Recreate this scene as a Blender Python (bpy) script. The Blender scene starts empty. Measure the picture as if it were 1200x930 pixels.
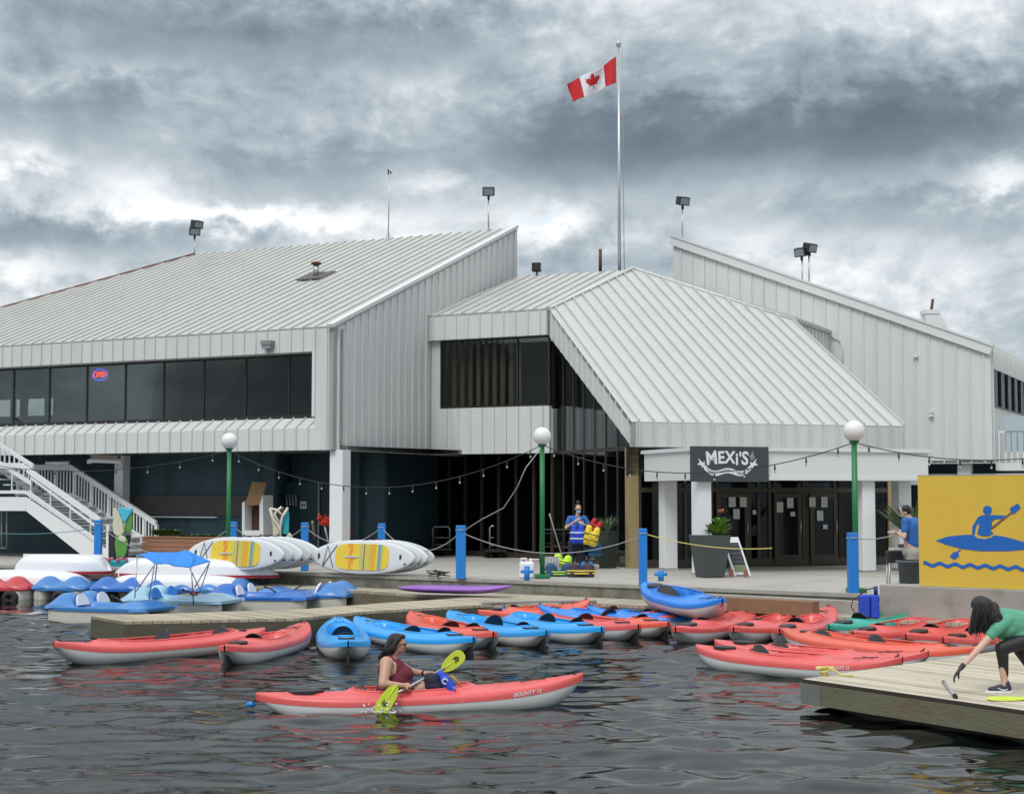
import bpy, math, random
import numpy as np
from mathutils import Vector, Matrix, noise
random.seed(7); rng = np.random.RandomState(5)
R = math.radians
scene = bpy.context.scene
col = scene.collection
# ------------------------------------------------------------ camera
H = 2.5; F = 1800.0; PITCH = math.atan(117/1800.)
cam_d = bpy.data.cameras.new('camera'); cam = bpy.data.objects.new('camera', cam_d); col.objects.link(cam)
cam.location = (0, 0, H); cam.rotation_euler = (math.pi/2+PITCH, 0, 0)
cam_d.sensor_width = 36; cam_d.lens = 36*F/1200.; cam_d.clip_start = .1; cam_d.clip_end = 3000
scene.camera = cam
# ------------------------------------------------------------ colour management
scene.view_settings.view_transform = 'Standard'; scene.view_settings.look = 'None'
scene.view_settings.exposure = 0.62; scene.view_settings.gamma = 1
# ------------------------------------------------------------ node helpers
class NT:
    def __init__(s, nt): s.nt = nt; s.n = nt.nodes; s.l = nt.links
    def new(s, t, **kw):
        n = s.n.new(t)
        for k, v in kw.items(): setattr(n, k, v)
        return n
    def put(s, sock, v):
        if hasattr(v, 'is_output') or hasattr(v, 'links'): s.l.new(v, sock)
        else: sock.default_value = v
    def m(s, op, a, b=None, c=None, clamp=False):
        n = s.new('ShaderNodeMath', operation=op, use_clamp=clamp)
        s.put(n.inputs[0], a)
        if b is not None: s.put(n.inputs[1], b)
        if c is not None: s.put(n.inputs[2], c)
        return n.outputs[0]
    def xyz(s, x, y, z):
        n = s.new('ShaderNodeCombineXYZ')
        for i, v in enumerate((x, y, z)): s.put(n.inputs[i], v)
        return n.outputs[0]
    def noise(s, vec, scale, detail=4, rough=.5, dist=0, dim='3D'):
        n = s.new('ShaderNodeTexNoise'); n.noise_dimensions = dim
        if vec is not None: s.l.new(vec, n.inputs['Vector'])
        n.inputs['Scale'].default_value = scale; n.inputs['Detail'].default_value = detail
        n.inputs['Roughness'].default_value = rough; n.inputs['Distortion'].default_value = dist
        return n.outputs[0]
    def ramp(s, fac, stops, interp='LINEAR'):
        n = s.new('ShaderNodeValToRGB'); r = n.color_ramp; r.interpolation = interp
        while len(r.elements) < len(stops): r.elements.new(.5)
        for e, (p, c) in zip(r.elements, stops): e.position = p; e.color = (*c, 1) if len(c) == 3 else c
        s.l.new(fac, n.inputs[0]); return n.outputs[0]
    def mix(s, fac, a, b, mode='MIX'):
        n = s.new('ShaderNodeMix', data_type='RGBA', blend_type=mode)
        s.put(n.inputs[0], fac); s.put(n.inputs[6], a if not isinstance(a, tuple) else (*a[:3], 1)); s.put(n.inputs[7], b if not isinstance(b, tuple) else (*b[:3], 1))
        return n.outputs[2]
# ------------------------------------------------------------ world
SUN_EL, SUN_AZ = R(52), R(205)      # azimuth clockwise from +Y
world = bpy.data.worlds.new('World'); scene.world = world; world.use_nodes = True
w = NT(world.node_tree); w.n.clear()
tc = w.new('ShaderNodeTexCoord'); sp = w.new('ShaderNodeSeparateXYZ'); w.l.new(tc.outputs['Generated'], sp.inputs[0])
X, Y, Z = sp.outputs
az = w.m('ARCTAN2', X, Y); el = Z
wv = w.noise(w.xyz(az, w.m('MULTIPLY', el, 1.6), 3.1), 7, 3, .5)
v0 = w.xyz(w.m('ADD', az, w.m('MULTIPLY', w.m('SUBTRACT', wv, .5), .06)), w.m('MULTIPLY', w.m('ADD', el, w.m('MULTIPLY', w.m('SUBTRACT', wv, .5), .03)), 1.55), .7)
n1 = w.noise(v0, 4.2, 7, .48); n2 = w.noise(v0, 13, 7, .55); n3 = w.noise(v0, 40, 7, .6)
bil = w.m('SUBTRACT', 1.0, w.m('ABSOLUTE', w.m('SUBTRACT', w.m('MULTIPLY', n2, 4.0), 2.0)))      # billows
def blob(cx, cy, sx, sy, amp):      # cloud masses given by their bearing and elevation
    a = (cx-600)/1800.; e = (582-cy)/1800.
    dx = w.m('DIVIDE', w.m('SUBTRACT', w.m('ADD', az, w.m('MULTIPLY', w.m('SUBTRACT', n2, .5), .10)), a), sx/1800.); dy = w.m('DIVIDE', w.m('SUBTRACT', w.m('ADD', el, w.m('MULTIPLY', w.m('SUBTRACT', n3, .5), .04)), e), sy/1800.)
    q = w.m('ADD', w.m('MULTIPLY', dx, dx), w.m('MULTIPLY', dy, dy))
    return w.m('MULTIPLY', w.m('EXPONENT', w.m('MULTIPLY', q, -1.0)), amp)
BL = [(900,170,300,42,-.34),(1120,150,120,40,-.14),(640,150,170,60,-.20),(250,55,260,45,-.24),(60,150,160,35,-.18),(390,200,150,38,-.20),(60,285,80,22,-.20),(1000,255,120,18,-.10),(520,60,120,40,-.16),(330,130,150,30,-.10),
      (1030,40,190,40,.12),(760,20,110,30,.06),(290,262,170,16,.34),(170,235,60,24,.22),(25,205,60,18,.20),(20,330,70,20,.22),(650,265,70,24,.30),(1160,232,70,22,.30),(1080,330,200,50,.12),(900,290,120,20,.10),(130,105,70,12,.10),(500,215,60,14,.14),(480,290,80,14,.20)]
acc = w.m('ADD', w.m('MULTIPLY', w.m('SUBTRACT', n1, .5), .85), w.m('MULTIPLY', bil, .12))
acc = w.m('ADD', acc, w.m('MULTIPLY', w.m('SUBTRACT', n3, .5), .40))
for b in BL: acc = w.m('ADD', acc, blob(*b))
tone = w.m('ADD', w.m('MULTIPLY', acc, 1.12), .475, clamp=True)
ccol = w.ramp(tone, [(0, (.095,.125,.155)), (.22, (.135,.170,.205)), (.42, (.225,.270,.310)), (.58, (.34,.385,.42)), (.74, (.52,.55,.575)), (.90, (.72,.73,.74))])
zen = w.m('MULTIPLY', w.m('SUBTRACT', el, .345), 3.2, clamp=True)
ccol = w.mix(w.m('MULTIPLY', zen, .8), ccol, (.78,.81,.85))
bg2 = w.new('ShaderNodeBackground'); w.l.new(ccol, bg2.inputs[0]); bg2.inputs[1].default_value = 1.0
sky = w.new('ShaderNodeTexSky', sky_type='NISHITA'); sky.sun_disc = False; sky.sun_elevation = SUN_EL; sky.sun_rotation = SUN_AZ
bg1 = w.new('ShaderNodeBackground'); w.l.new(sky.outputs[0], bg1.inputs[0]); bg1.inputs[1].default_value = .12
gap = blob(628,256,50,15,1.0)
gap = w.m('MULTIPLY', w.m('SUBTRACT', w.m('ADD', gap, w.m('MULTIPLY', w.m('SUBTRACT', n2, .5), 1.2)), .55), 1.6, clamp=True)
ms = w.new('ShaderNodeMixShader'); w.put(ms.inputs[0], w.m('MULTIPLY', gap, .75)); w.l.new(bg2.outputs[0], ms.inputs[1]); w.l.new(bg1.outputs[0], ms.inputs[2])
wo = w.new('ShaderNodeOutputWorld'); w.l.new(ms.outputs[0], wo.inputs[0])
# ------------------------------------------------------------ sun
sd = bpy.data.lights.new('sun', 'SUN'); sd.energy = 1.15; sd.angle = R(25); sd.color = (1, .97, .92)
sun = bpy.data.objects.new('sun', sd); col.objects.link(sun)
sdir = Vector((math.sin(SUN_AZ)*math.cos(SUN_EL), math.cos(SUN_AZ)*math.cos(SUN_EL), math.sin(SUN_EL)))
sun.rotation_euler = sdir.to_track_quat('Z', 'Y').to_euler()
scene.cycles.max_bounces = 6; scene.cycles.transparent_max_bounces = 8

# ------------------------------------------------------------ picture <-> world
cp, sp_ = math.cos(PITCH), math.sin(PITCH)
def ray(px, py): return np.array([px-600., F*cp-(465-py)*sp_, F*sp_+(465-py)*cp])
O = np.array([0, 0, H])
def G(px, py, z=0.): d = ray(px, py); return O+d*(z-H)/d[2]
def D(px, py, y): d = ray(px, py); return O+d*y/d[1]
def PL(px, py, P, n): d = ray(px, py); return O+d*(np.dot(np.array(P)-O, n)/np.dot(d, n))
A3 = lambda *v: np.array(v, float)
def unit(v): v = np.array(v, float); return v/np.linalg.norm(v)

# ------------------------------------------------------------ mesh builder
class MB:
    def __init__(s): s.v = []; s.f = []; s.sm = []
    def add(s, vs, fs, smooth=False):
        o = len(s.v); s.v += [tuple(map(float, x)) for x in vs]; s.f += [tuple(i+o for i in f) for f in fs]; s.sm += [smooth]*len(fs); return s
    def par(s, o, u, v, w):          # parallelepiped: corner + three edges
        o, u, v, w = map(np.array, (o, u, v, w))
        P = [o, o+u, o+u+v, o+v, o+w, o+u+w, o+u+v+w, o+v+w]
        fl = np.dot(np.cross(u, v), w) < 0
        fs = [(0,3,2,1),(4,5,6,7),(0,1,5,4),(1,2,6,5),(2,3,7,6),(3,0,4,7)]
        return s.add(P, [f[::-1] for f in fs] if fl else fs)
    def box(s, c, size, rz=0, M=None):
        c = np.array(c, float); a = A3(math.cos(rz), math.sin(rz), 0)*size[0]; b = A3(-math.sin(rz), math.cos(rz), 0)*size[1]; d = A3(0, 0, size[2])
        return s.par(c-a/2-b/2-d/2, a, b, d)
    def prism(s, pts, t):            # polygon (3D points) extruded by vector t
        n = len(pts); pts = [np.array(p, float) for p in pts]; t = np.array(t, float)
        nn = np.zeros(3)
        for i in range(n): nn += np.cross(pts[i]-pts[0], pts[(i+1) % n]-pts[0])
        if np.dot(nn, t) > 0: pts = pts[::-1]
        fs = [tuple(range(n)), tuple(range(2*n-1, n-1, -1))]
        fs += [((i+1) % n, i, i+n, (i+1) % n+n) for i in range(n)]
        return s.add(pts+[p+t for p in pts], fs)
    def tube(s, pts, r, n=8, cap=True, closed=False):
        pts = [np.array(p, float) for p in pts]; m = len(pts); rs = r if hasattr(r, '__len__') else [r]*m
        vs = []; up = None
        for i, p in enumerate(pts):
            a = pts[(i+1) % m] if (closed or i < m-1) else pts[i]; b = pts[i-1] if (closed or i > 0) else pts[i]
            d = unit(a-b)
            if up is None: up = A3(0, 0, 1) if abs(d[2]) < .9 else A3(1, 0, 0)
            x = unit(np.cross(up, d)); up = unit(np.cross(d, x))
            for k in range(n):
                t = 2*math.pi*k/n; vs.append(p+rs[i]*(x*math.cos(t)+up*math.sin(t)))
        fs = []
        for i in range(m if closed else m-1):
            j = (i+1) % m
            for k in range(n): fs.append((i*n+k, i*n+(k+1) % n, j*n+(k+1) % n, j*n+k))
        s.add(vs, fs, True)
        if cap and not closed:
            o = len(s.v)-len(vs); s.f += [tuple(o+k for k in range(n-1, -1, -1)), tuple(o+(m-1)*n+k for k in range(n))]; s.sm += [False]*2
        return s
    def lathe(s, c, prof, n=20, smooth=True):
        c = np.array(c, float); vs = []
        for (r, z) in prof:
            for k in range(n): t = 2*math.pi*k/n; vs.append(c+A3(r*math.cos(t), r*math.sin(t), z))
        fs = [(i*n+k, i*n+(k+1) % n, (i+1)*n+(k+1) % n, (i+1)*n+k) for i in range(len(prof)-1) for k in range(n)]
        s.add(vs, fs, smooth); o = len(s.v)-len(vs)
        s.f += [tuple(o+k for k in range(n-1, -1, -1)), tuple(o+(len(prof)-1)*n+k for k in range(n))]; s.sm += [False]*2
        return s
    def ball(s, c, r, n=16, m=10, M=None):
        r = np.array(r if hasattr(r, '__len__') else (r, r, r), float); vs = []
        for i in range(m+1):
            ph = math.pi*i/m
            for k in range(n):
                t = 2*math.pi*k/n; q = A3(math.sin(ph)*math.cos(t), math.sin(ph)*math.sin(t), -math.cos(ph))*r
                if M is not None: q = M @ q
                vs.append(np.array(c)+q)
        return s.add(vs, [(i*n+k, i*n+(k+1) % n, (i+1)*n+(k+1) % n, (i+1)*n+k) for i in range(m) for k in range(n)], True)
    def grid(s, P, smooth=True, flip=False):     # P: (n,m,3)
        n, m = P.shape[:2]
        fs = [(i*m+j, (i+1)*m+j, (i+1)*m+j+1, i*m+j+1) for i in range(n-1) for j in range(m-1)]
        if flip: fs = [f[::-1] for f in fs]
        return s.add(P.reshape(-1, 3), fs, smooth)
    def mesh(s, name, off=(0, 0, 0)):
        me = bpy.data.meshes.new(name); o = np.array(off, float)
        me.from_pydata([tuple(np.array(v)-o) for v in s.v], [], s.f); me.polygons.foreach_set('use_smooth', s.sm); me.update(); return me
    def build(s, name, mat, parent=None, label=None, bevel=0, sub=0, auto=False):
        off = wloc(parent) if parent is not None else (0, 0, 0)
        ob = bpy.data.objects.new(name, s.mesh(name, off)); col.objects.link(ob)
        if parent is not None: ob.parent = parent
        if mat: ob.data.materials.append(mat)
        if label: ob['label'] = label
        if bevel:
            b = ob.modifiers.new('b', 'BEVEL'); b.width = bevel; b.segments = 2; b.limit_method = 'ANGLE'
        if sub: q = ob.modifiers.new('s', 'SUBSURF'); q.levels = sub; q.render_levels = sub
        return ob
def wloc(o):
    v = Vector((0, 0, 0))
    while o is not None: v = v+o.location; o = o.parent
    return np.array(v)
def tag(o, label, cat, group=None, kind=None):
    if label: o['label'] = label
    if cat: o['category'] = cat
    if group: o['group'] = group
    if kind: o['kind'] = kind
    return o
def thing(name, label, cat, loc=(0, 0, 0), group=None):
    o = bpy.data.objects.new(name, None); col.objects.link(o); o.location = tuple(map(float, loc)); o.empty_display_size = .1
    return tag(o, label, cat, group)
def struct(name, mb, mat):
    o = mb.build(name, mat); o['kind'] = 'structure'; return o
def dup(root, label=None):
    r = root.copy(); col.objects.link(r)
    if label: r['label'] = label
    def rec(a, b):
        for ch in a.children:
            c = ch.copy(); col.objects.link(c); c.parent = b; rec(ch, c)
    rec(root, r); return r
TX = {}
def text_mesh(s, size, extrude=.003, bold=0, align='CENTER', shear=0):
    cu = bpy.data.curves.new('t', 'FONT'); cu.body = s; cu.size = size; cu.extrude = extrude; cu.offset = bold; cu.align_x = align; cu.align_y = 'CENTER'; cu.shear = shear
    o = bpy.data.objects.new('t', cu); me = bpy.data.meshes.new_from_object(o)
    vs = [tuple(v.co) for v in me.vertices]; fs = [tuple(p.vertices) for p in me.polygons]
    bpy.data.objects.remove(o); bpy.data.meshes.remove(me); return vs, fs

# ------------------------------------------------------------ materials
MAT = {}
def mat(name, base=(.5,.5,.5), rough=.5, metal=0, var=0, vscale=3, dirt=None, dscale=1.5, dthr=.55, bump=0, bscale=40, stretch=None, spec=.5, coat=0, sss=0):
    if name in MAT: return MAT[name]
    m = bpy.data.materials.new(name); m.use_nodes = True; t = NT(m.node_tree); b = t.n['Principled BSDF']
    b.inputs['Roughness'].default_value = rough; b.inputs['Metallic'].default_value = metal; b.inputs['Specular IOR Level'].default_value = spec
    if coat: b.inputs['Coat Weight'].default_value = coat; b.inputs['Coat Roughness'].default_value = .15
    c = (*base, 1); tcn = t.new('ShaderNodeTexCoord'); vec = tcn.outputs['Object']
    if stretch:
        mp = t.new('ShaderNodeMapping'); mp.inputs['Scale'].default_value = stretch; t.l.new(vec, mp.inputs[0]); vec = mp.outputs[0]
    cur = None
    if var:
        nz = t.noise(vec, vscale, 6, .6)
        cur = t.mix(nz, tuple(x*(1-var) for x in base), tuple(min(1, x*(1+var)) for x in base))
    if dirt:
        nz = t.noise(vec, dscale, 8, .65)
        fac = t.m('MULTIPLY', t.m('SUBTRACT', nz, dthr), 5, clamp=True)
        cur = t.mix(t.m('MULTIPLY', fac, .75), cur if cur is not None else c, dirt)
    if cur is not None: t.l.new(cur, b.inputs['Base Color'])
    else: b.inputs['Base Color'].default_value = c
    if bump:
        bn = t.new('ShaderNodeBump'); bn.inputs['Strength'].default_value = bump; bn.inputs['Distance'].default_value = .02
        t.l.new(t.noise(vec, bscale, 5, .6), bn.inputs['Height']); t.l.new(bn.outputs[0], b.inputs['Normal'])
    MAT[name] = m; return m
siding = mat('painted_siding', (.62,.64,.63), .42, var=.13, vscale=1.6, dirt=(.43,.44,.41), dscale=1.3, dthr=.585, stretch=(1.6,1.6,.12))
roofm = mat('painted_roof', (.46,.465,.435), .40, var=.12, vscale=.9, dirt=(.34,.345,.31), dscale=1.0, dthr=.56, bump=.05, bscale=3)
roofw = mat('painted_roof_white', (.50,.51,.495), .40, var=.10, vscale=1.2, dirt=(.38,.385,.35), dscale=1.2, dthr=.585)
trim = mat('trim_paint', (.66,.68,.68), .4, var=.04)
white = mat('white_paint', (.74,.76,.77), .45, var=.05, vscale=2, dirt=(.5,.5,.48), dscale=2, dthr=.66)
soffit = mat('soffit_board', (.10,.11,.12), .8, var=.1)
black = mat('black_plastic', (.018,.018,.022), .45, var=.2)
rubber = mat('black_rubber', (.02,.02,.022), .8)
darkframe = mat('dark_window_frame', (.022,.021,.02), .4)
bronze = mat('bronze_frame', (.060,.050,.036), .45, metal=.3, var=.1)
gold = mat('weathered_gold_column', (.34,.26,.13), .5, var=.15, vscale=4)
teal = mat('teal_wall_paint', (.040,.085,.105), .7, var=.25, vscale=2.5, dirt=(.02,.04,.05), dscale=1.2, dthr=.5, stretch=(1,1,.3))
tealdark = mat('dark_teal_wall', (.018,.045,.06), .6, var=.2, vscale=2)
tealdoor = mat('teal_door', (.022,.055,.075), .5, var=.15)
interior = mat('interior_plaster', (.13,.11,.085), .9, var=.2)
conc = mat('concrete', (.33,.32,.29), .85, var=.18, vscale=2.2, dirt=(.17,.165,.15), dscale=1.6, dthr=.52, bump=.4, bscale=30)
concwall = mat('stained_concrete_wall', (.24,.235,.19), .9, var=.25, vscale=3, dirt=(.085,.085,.055), dscale=1.8, dthr=.44, bump=.5, bscale=18)
deckc = mat('deck_concrete', (.40,.38,.345), .85, var=.14, vscale=1.4, dirt=(.26,.25,.23), dscale=.7, dthr=.52, bump=.3, bscale=25)
_m = deckc; t = NT(_m.node_tree); b = t.n['Principled BSDF']; src = b.inputs['Base Color'].links[0].from_socket
tcn = t.new('ShaderNodeTexCoord'); s_x = t.new('ShaderNodeSeparateXYZ'); t.l.new(tcn.outputs['Object'], s_x.inputs[0])
u_ = t.m('ADD', t.m('MULTIPLY', s_x.outputs[0], .84), t.m('MULTIPLY', s_x.outputs[1], -.54)); v_ = t.m('ADD', t.m('MULTIPLY', s_x.outputs[0], .54), t.m('MULTIPLY', s_x.outputs[1], .84))
jl = t.m('MAXIMUM', t.m('LESS_THAN', t.m('FRACT', t.m('DIVIDE', u_, 1.83)), .012), t.m('LESS_THAN', t.m('FRACT', t.m('DIVIDE', v_, 1.83)), .02))
st = t.m('MULTIPLY', t.m('SUBTRACT', t.noise(tcn.outputs['Object'], 3.2, 7, .7), .58), 5, clamp=True)
cc_ = t.mix(t.m('MULTIPLY', st, .5), src, (.17,.16,.145)); cc_ = t.mix(t.m('MULTIPLY', jl, .8), cc_, (.10,.095,.085)); t.l.new(cc_, b.inputs['Base Color'])
groundm = mat('ground_gravel', (.16,.15,.12), .95, var=.3, vscale=.5)
timber = mat('brown_timber', (.22,.14,.075), .75, var=.3, vscale=5, stretch=(.6,4,4), bump=.3, bscale=20)
ply = mat('plywood', (.30,.18,.08), .7, var=.2, vscale=4)
cedar = mat('cedar_boards', (.30,.15,.085), .7, var=.15, vscale=4)
green = mat('green_pole_paint', (.012,.17,.05), .4, var=.12)
bluep = mat('blue_post_paint', (.012,.20,.62), .5, var=.15, vscale=6, dirt=(.02,.10,.30), dscale=5, dthr=.6)
metal = mat('galvanised_steel', (.5,.51,.52), .4, metal=.7, var=.1)
polem = mat('flagpole_metal', (.52,.54,.56), .35, metal=.5)
rope = mat('grey_rope', (.33,.34,.33), .9)
yrope = mat('yellow_rope', (.62,.55,.16), .9)
globe = mat('opal_globe', (.78,.78,.77), .25, var=.03)
cable = mat('black_cable', (.02,.022,.024), .7)
skin = mat('skin', (.50,.29,.20), .5, var=.08, vscale=14)
skinp = mat('pale_skin', (.62,.40,.31), .5, var=.06, vscale=14)
hair = mat('black_hair', (.012,.010,.010), .45, var=.4, vscale=30, stretch=(6,6,1), bump=.5, bscale=40)
brownhair = mat('brown_hair', (.03,.017,.011), .5, var=.4, vscale=30)
maroon = mat('maroon_tank_top', (.13,.010,.028), .8, var=.15, vscale=12, bump=.25, bscale=9)
tealshirt = mat('sea_green_shirt', (.10,.34,.22), .8, var=.12, vscale=9, bump=.4, bscale=7)
leggings = mat('black_leggings', (.012,.013,.016), .6)
blueshirt = mat('blue_shirt', (.02,.13,.42), .8, var=.2, vscale=14, bump=.4, bscale=10)
navy = mat('navy_trousers', (.012,.018,.045), .8)
greyshorts = mat('grey_shorts', (.33,.31,.29), .85, var=.2, vscale=9)
maskm = mat('face_mask', (.35,.60,.75), .8)
maskw = mat('white_face_mask', (.8,.8,.8), .8)
ygreen = mat('lime_paddle_plastic', (.58,.72,.06), .35, var=.06)
yellowf = mat('yellow_fabric', (.80,.62,.05), .7, var=.15, bump=.4, bscale=12)
limef = mat('lime_fabric', (.50,.80,.04), .7, var=.1, bump=.4, bscale=14)
blueves = mat('royal_blue_fabric', (.02,.07,.55), .65, var=.2, vscale=9, bump=.4, bscale=14)
bluetarp = mat('blue_canopy_fabric', (.008,.22,.72), .6, var=.1, vscale=3)
redf = mat('red_fabric', (.45,.02,.03), .7)
khull = mat('kayak_hull_white', (.68,.69,.68), .35, var=.06, vscale=3, dirt=(.45,.43,.38), dscale=4, dthr=.62, coat=.3)
kred = mat('kayak_red', (.66,.09,.085), .45, var=.22, vscale=2.2, dirt=(.72,.20,.16), dscale=3, dthr=.58, coat=.3)
kredb = mat('kayak_orange_red', (.70,.10,.055), .38, var=.12, vscale=2.2, dirt=(.78,.25,.14), dscale=3, dthr=.6, coat=.3)
kblue = mat('kayak_sky_blue', (.012,.33,.78), .36, var=.12, vscale=2.2, dirt=(.03,.36,.80), dscale=3, dthr=.6, coat=.3)
kroyal = mat('kayak_royal_blue', (.008,.21,.72), .36, var=.15, vscale=2.2, dirt=(.02,.28,.80), dscale=4, dthr=.6, coat=.3)
kteal = mat('kayak_sea_green', (.02,.36,.27), .38, var=.2, vscale=3, dirt=(.15,.55,.42), dscale=4, dthr=.6, coat=.3)
kpurple = mat('kayak_purple', (.26,.10,.44), .4, var=.1, coat=.3)
pblue = mat('pedal_boat_blue', (.035,.19,.50), .4, var=.12, vscale=3, coat=.4)
pdark = mat('pedal_boat_dark_blue', (.005,.12,.47), .35, var=.12, vscale=3, coat=.4)
pred = mat('pedal_boat_red', (.50,.03,.045), .4, var=.12, vscale=3, coat=.4)
ppale = mat('pedal_boat_pale_blue', (.30,.52,.66), .4, var=.1, vscale=3, coat=.4)
phull = mat('pedal_pontoon_cream', (.60,.585,.52), .5, var=.1, vscale=4, dirt=(.36,.34,.25), dscale=3, dthr=.55)
seatw = mat('seat_white', (.75,.77,.80), .4)
boatw = mat('rowboat_white', (.72,.74,.77), .4, var=.06, dirt=(.5,.52,.55), dscale=3, dthr=.62)
boatr = mat('rowboat_red', (.33,.02,.03), .45, var=.15)
boardw = mat('board_white', (.64,.67,.69), .38, var=.04, coat=.2)
boardg = mat('board_grey', (.50,.54,.56), .4, var=.05)
yellow = mat('yellow_sign_paint', (.66,.47,.055), .65, var=.06, vscale=3, dirt=(.56,.42,.10), dscale=5, dthr=.6, bump=.1, bscale=8)
signblue = mat('sign_blue', (.008,.13,.48), .6)
signdark = mat('sign_slate', (.045,.055,.065), .6, var=.08)
signwhite = mat('sign_lettering_white', (.72,.74,.75), .6)
slate = mat('planter_slate', (.055,.065,.068), .6, var=.12)
planterg = mat('planter_green', (.028,.042,.034), .7, var=.2)
leafm = mat('leaf', (.07,.13,.03), .6, var=.4, vscale=8)
leafb = mat('bright_leaf', (.16,.28,.05), .6, var=.4, vscale=8)
flowr = mat('orange_flower', (.55,.16,.10), .6)
binm = mat('bin_grey', (.10,.125,.14), .55, var=.1)
paper = mat('paper', (.62,.63,.60), .8)
rust = mat('rusty_pipe', (.16,.05,.03), .8, var=.3, vscale=12)
tealp = mat('teal_paint', (.02,.35,.42), .5)
pinkp = mat('pink_paint', (.5,.12,.18), .5)
sculg = mat('sculpture_green', (.12,.33,.07), .4, var=.3, vscale=6)
sculc = mat('sculpture_cream', (.62,.60,.46), .4, var=.1, vscale=6)
sculb = mat('sculpture_blue', (.08,.50,.68), .4, var=.2, vscale=8)
flagr = mat('flag_red', (.52,.015,.022), .75)
flagw = mat('flag_white', (.72,.73,.78), .75)
chalk = mat('chalkboard', (.03,.035,.045), .7)
clampw = mat('wet_dark_wood', (.035,.034,.026), .7, var=.3, vscale=6)
def wood_dock(name, base, dirn_, plank=.14, dark=(.06,.05,.035)):
    m = bpy.data.materials.new(name); m.use_nodes = True; t = NT(m.node_tree); b = t.n['Principled BSDF']; b.inputs['Roughness'].default_value = .8
    tcn = t.new('ShaderNodeTexCoord'); s = t.new('ShaderNodeSeparateXYZ'); t.l.new(tcn.outputs['Object'], s.inputs[0])
    ca, sa = dirn_
    u = t.m('ADD', t.m('MULTIPLY', s.outputs[0], float(ca)), t.m('MULTIPLY', s.outputs[1], float(sa)))
    v = t.m('SUBTRACT', t.m('MULTIPLY', s.outputs[1], float(ca)), t.m('MULTIPLY', s.outputs[0], float(sa)))
    q = t.m('DIVIDE', v, plank); idx = t.m('FLOOR', q); fr = t.m('FRACT', q)
    wn = t.new('ShaderNodeTexWhiteNoise', noise_dimensions='1D'); t.l.new(idx, wn.inputs['W'])
    g = t.noise(t.xyz(t.m('MULTIPLY', u, .9), t.m('MULTIPLY', v, 22), idx), 2.2, 6, .7)
    blot = t.noise(t.xyz(u, v, 0), 1.1, 5, .6)
    val = t.m('ADD', t.m('ADD', t.m('MULTIPLY', wn.outputs[0], .28), t.m('MULTIPLY', g, .45)), t.m('MULTIPLY', blot, .35))
    c = t.ramp(val, [(.25, tuple(x*.5 for x in base)), (.55, base), (.85, tuple(min(1, x*1.3) for x in base))])
    c = t.mix(t.m('LESS_THAN', fr, .07), c, dark)
    t.l.new(c, b.inputs['Base Color'])
    bn = t.new('ShaderNodeBump'); bn.inputs['Strength'].default_value = .35; bn.inputs['Distance'].default_value = .01; t.l.new(g, bn.inputs['Height']); t.l.new(bn.outputs[0], b.inputs['Normal'])
    return m
dockside = mat('weathered_side_beam', (.14,.135,.09), .85, var=.3, vscale=2.5, dirt=(.15,.06,.025), dscale=1.6, dthr=.50, stretch=(1,1,2.5), bump=.5, bscale=14)
def glassmat(name, tint, tr, rough=.02, refl=.5):
    m = bpy.data.materials.new(name); m.use_nodes = True; t = NT(m.node_tree); t.n.clear()
    o = t.new('ShaderNodeOutputMaterial'); gl = t.new('ShaderNodeBsdfGlossy'); gl.inputs['Roughness'].default_value = rough; gl.inputs[0].default_value = (.9,.95,1,1)
    tr_ = t.new('ShaderNodeBsdfTransparent'); tr_.inputs[0].default_value = (*[x*tr for x in tint], 1)
    fr = t.new('ShaderNodeFresnel'); fr.inputs[0].default_value = 1.55
    mx = t.new('ShaderNodeMixShader'); t.l.new(t.m('MULTIPLY', fr.outputs[0], refl, clamp=True), mx.inputs[0]); t.l.new(tr_.outputs[0], mx.inputs[1]); t.l.new(gl.outputs[0], mx.inputs[2]); t.l.new(mx.outputs[0], o.inputs[0])
    return m
glass = glassmat('tinted_glass', (.80,.82,.78), .9, .02, .38)
glassdk = glassmat('dark_glass', (.4,.45,.5), .5)
glassrf = glassmat('reflective_glass', (.85,.88,.86), .9, .02, .9)
def emit(name, c, s):
    m = bpy.data.materials.new(name); m.use_nodes = True; b = m.node_tree.nodes['Principled BSDF']; b.inputs['Base Color'].default_value = (*c, 1)
    b.inputs['Emission Color'].default_value = (*c, 1); b.inputs['Emission Strength'].default_value = s; return m
neonr = emit('neon_red', (1, .05, .03), 1.6); neonb = emit('neon_blue', (.05, .08, 1), 1.6)

# ============================================================ SETTING
# water: one displaced sheet reaching far beyond the frame
def axis(lo, a, b, hi, st):
    mid = np.arange(a, b, st); L = [a]; d = st
    while L[-1] > lo: d *= 1.5; L.append(L[-1]-d)
    Rr = [mid[-1]]; d = st
    while Rr[-1] < hi: d *= 1.5; Rr.append(Rr[-1]+d)
    return np.array(L[1:][::-1]+list(mid)+Rr[1:])
def wave_h(XX, YY):
    r = np.random.RandomState(11); h = np.zeros_like(XX)
    gust = .75+.35*np.sin(XX*.35+YY*.23+1)*np.sin(YY*.31-XX*.12+.4)
    for i in range(46):
        lam = .26*(1.042**i)*(1+.1*r.rand()); th = r.normal(math.pi/2, .42); k = 2*math.pi/lam
        a = lam*.0052*(1 if lam < 1.1 else (1.1/lam)**.9)
        ph = r.rand()*6.28
        h += a*np.sin(k*(np.cos(th)*XX+np.sin(th)*YY)+ph+.8*np.sin(.5*XX*r.rand()+.6*YY*r.rand()+r.rand()*6))
    # fade out beyond the fine region
    fx = np.clip((15-np.abs(XX))/2, 0, 1); fy = np.clip((36-YY)/3, 0, 1)*np.clip((YY-8)/2, 0, 1)
    return h*gust*fx*fy
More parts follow.
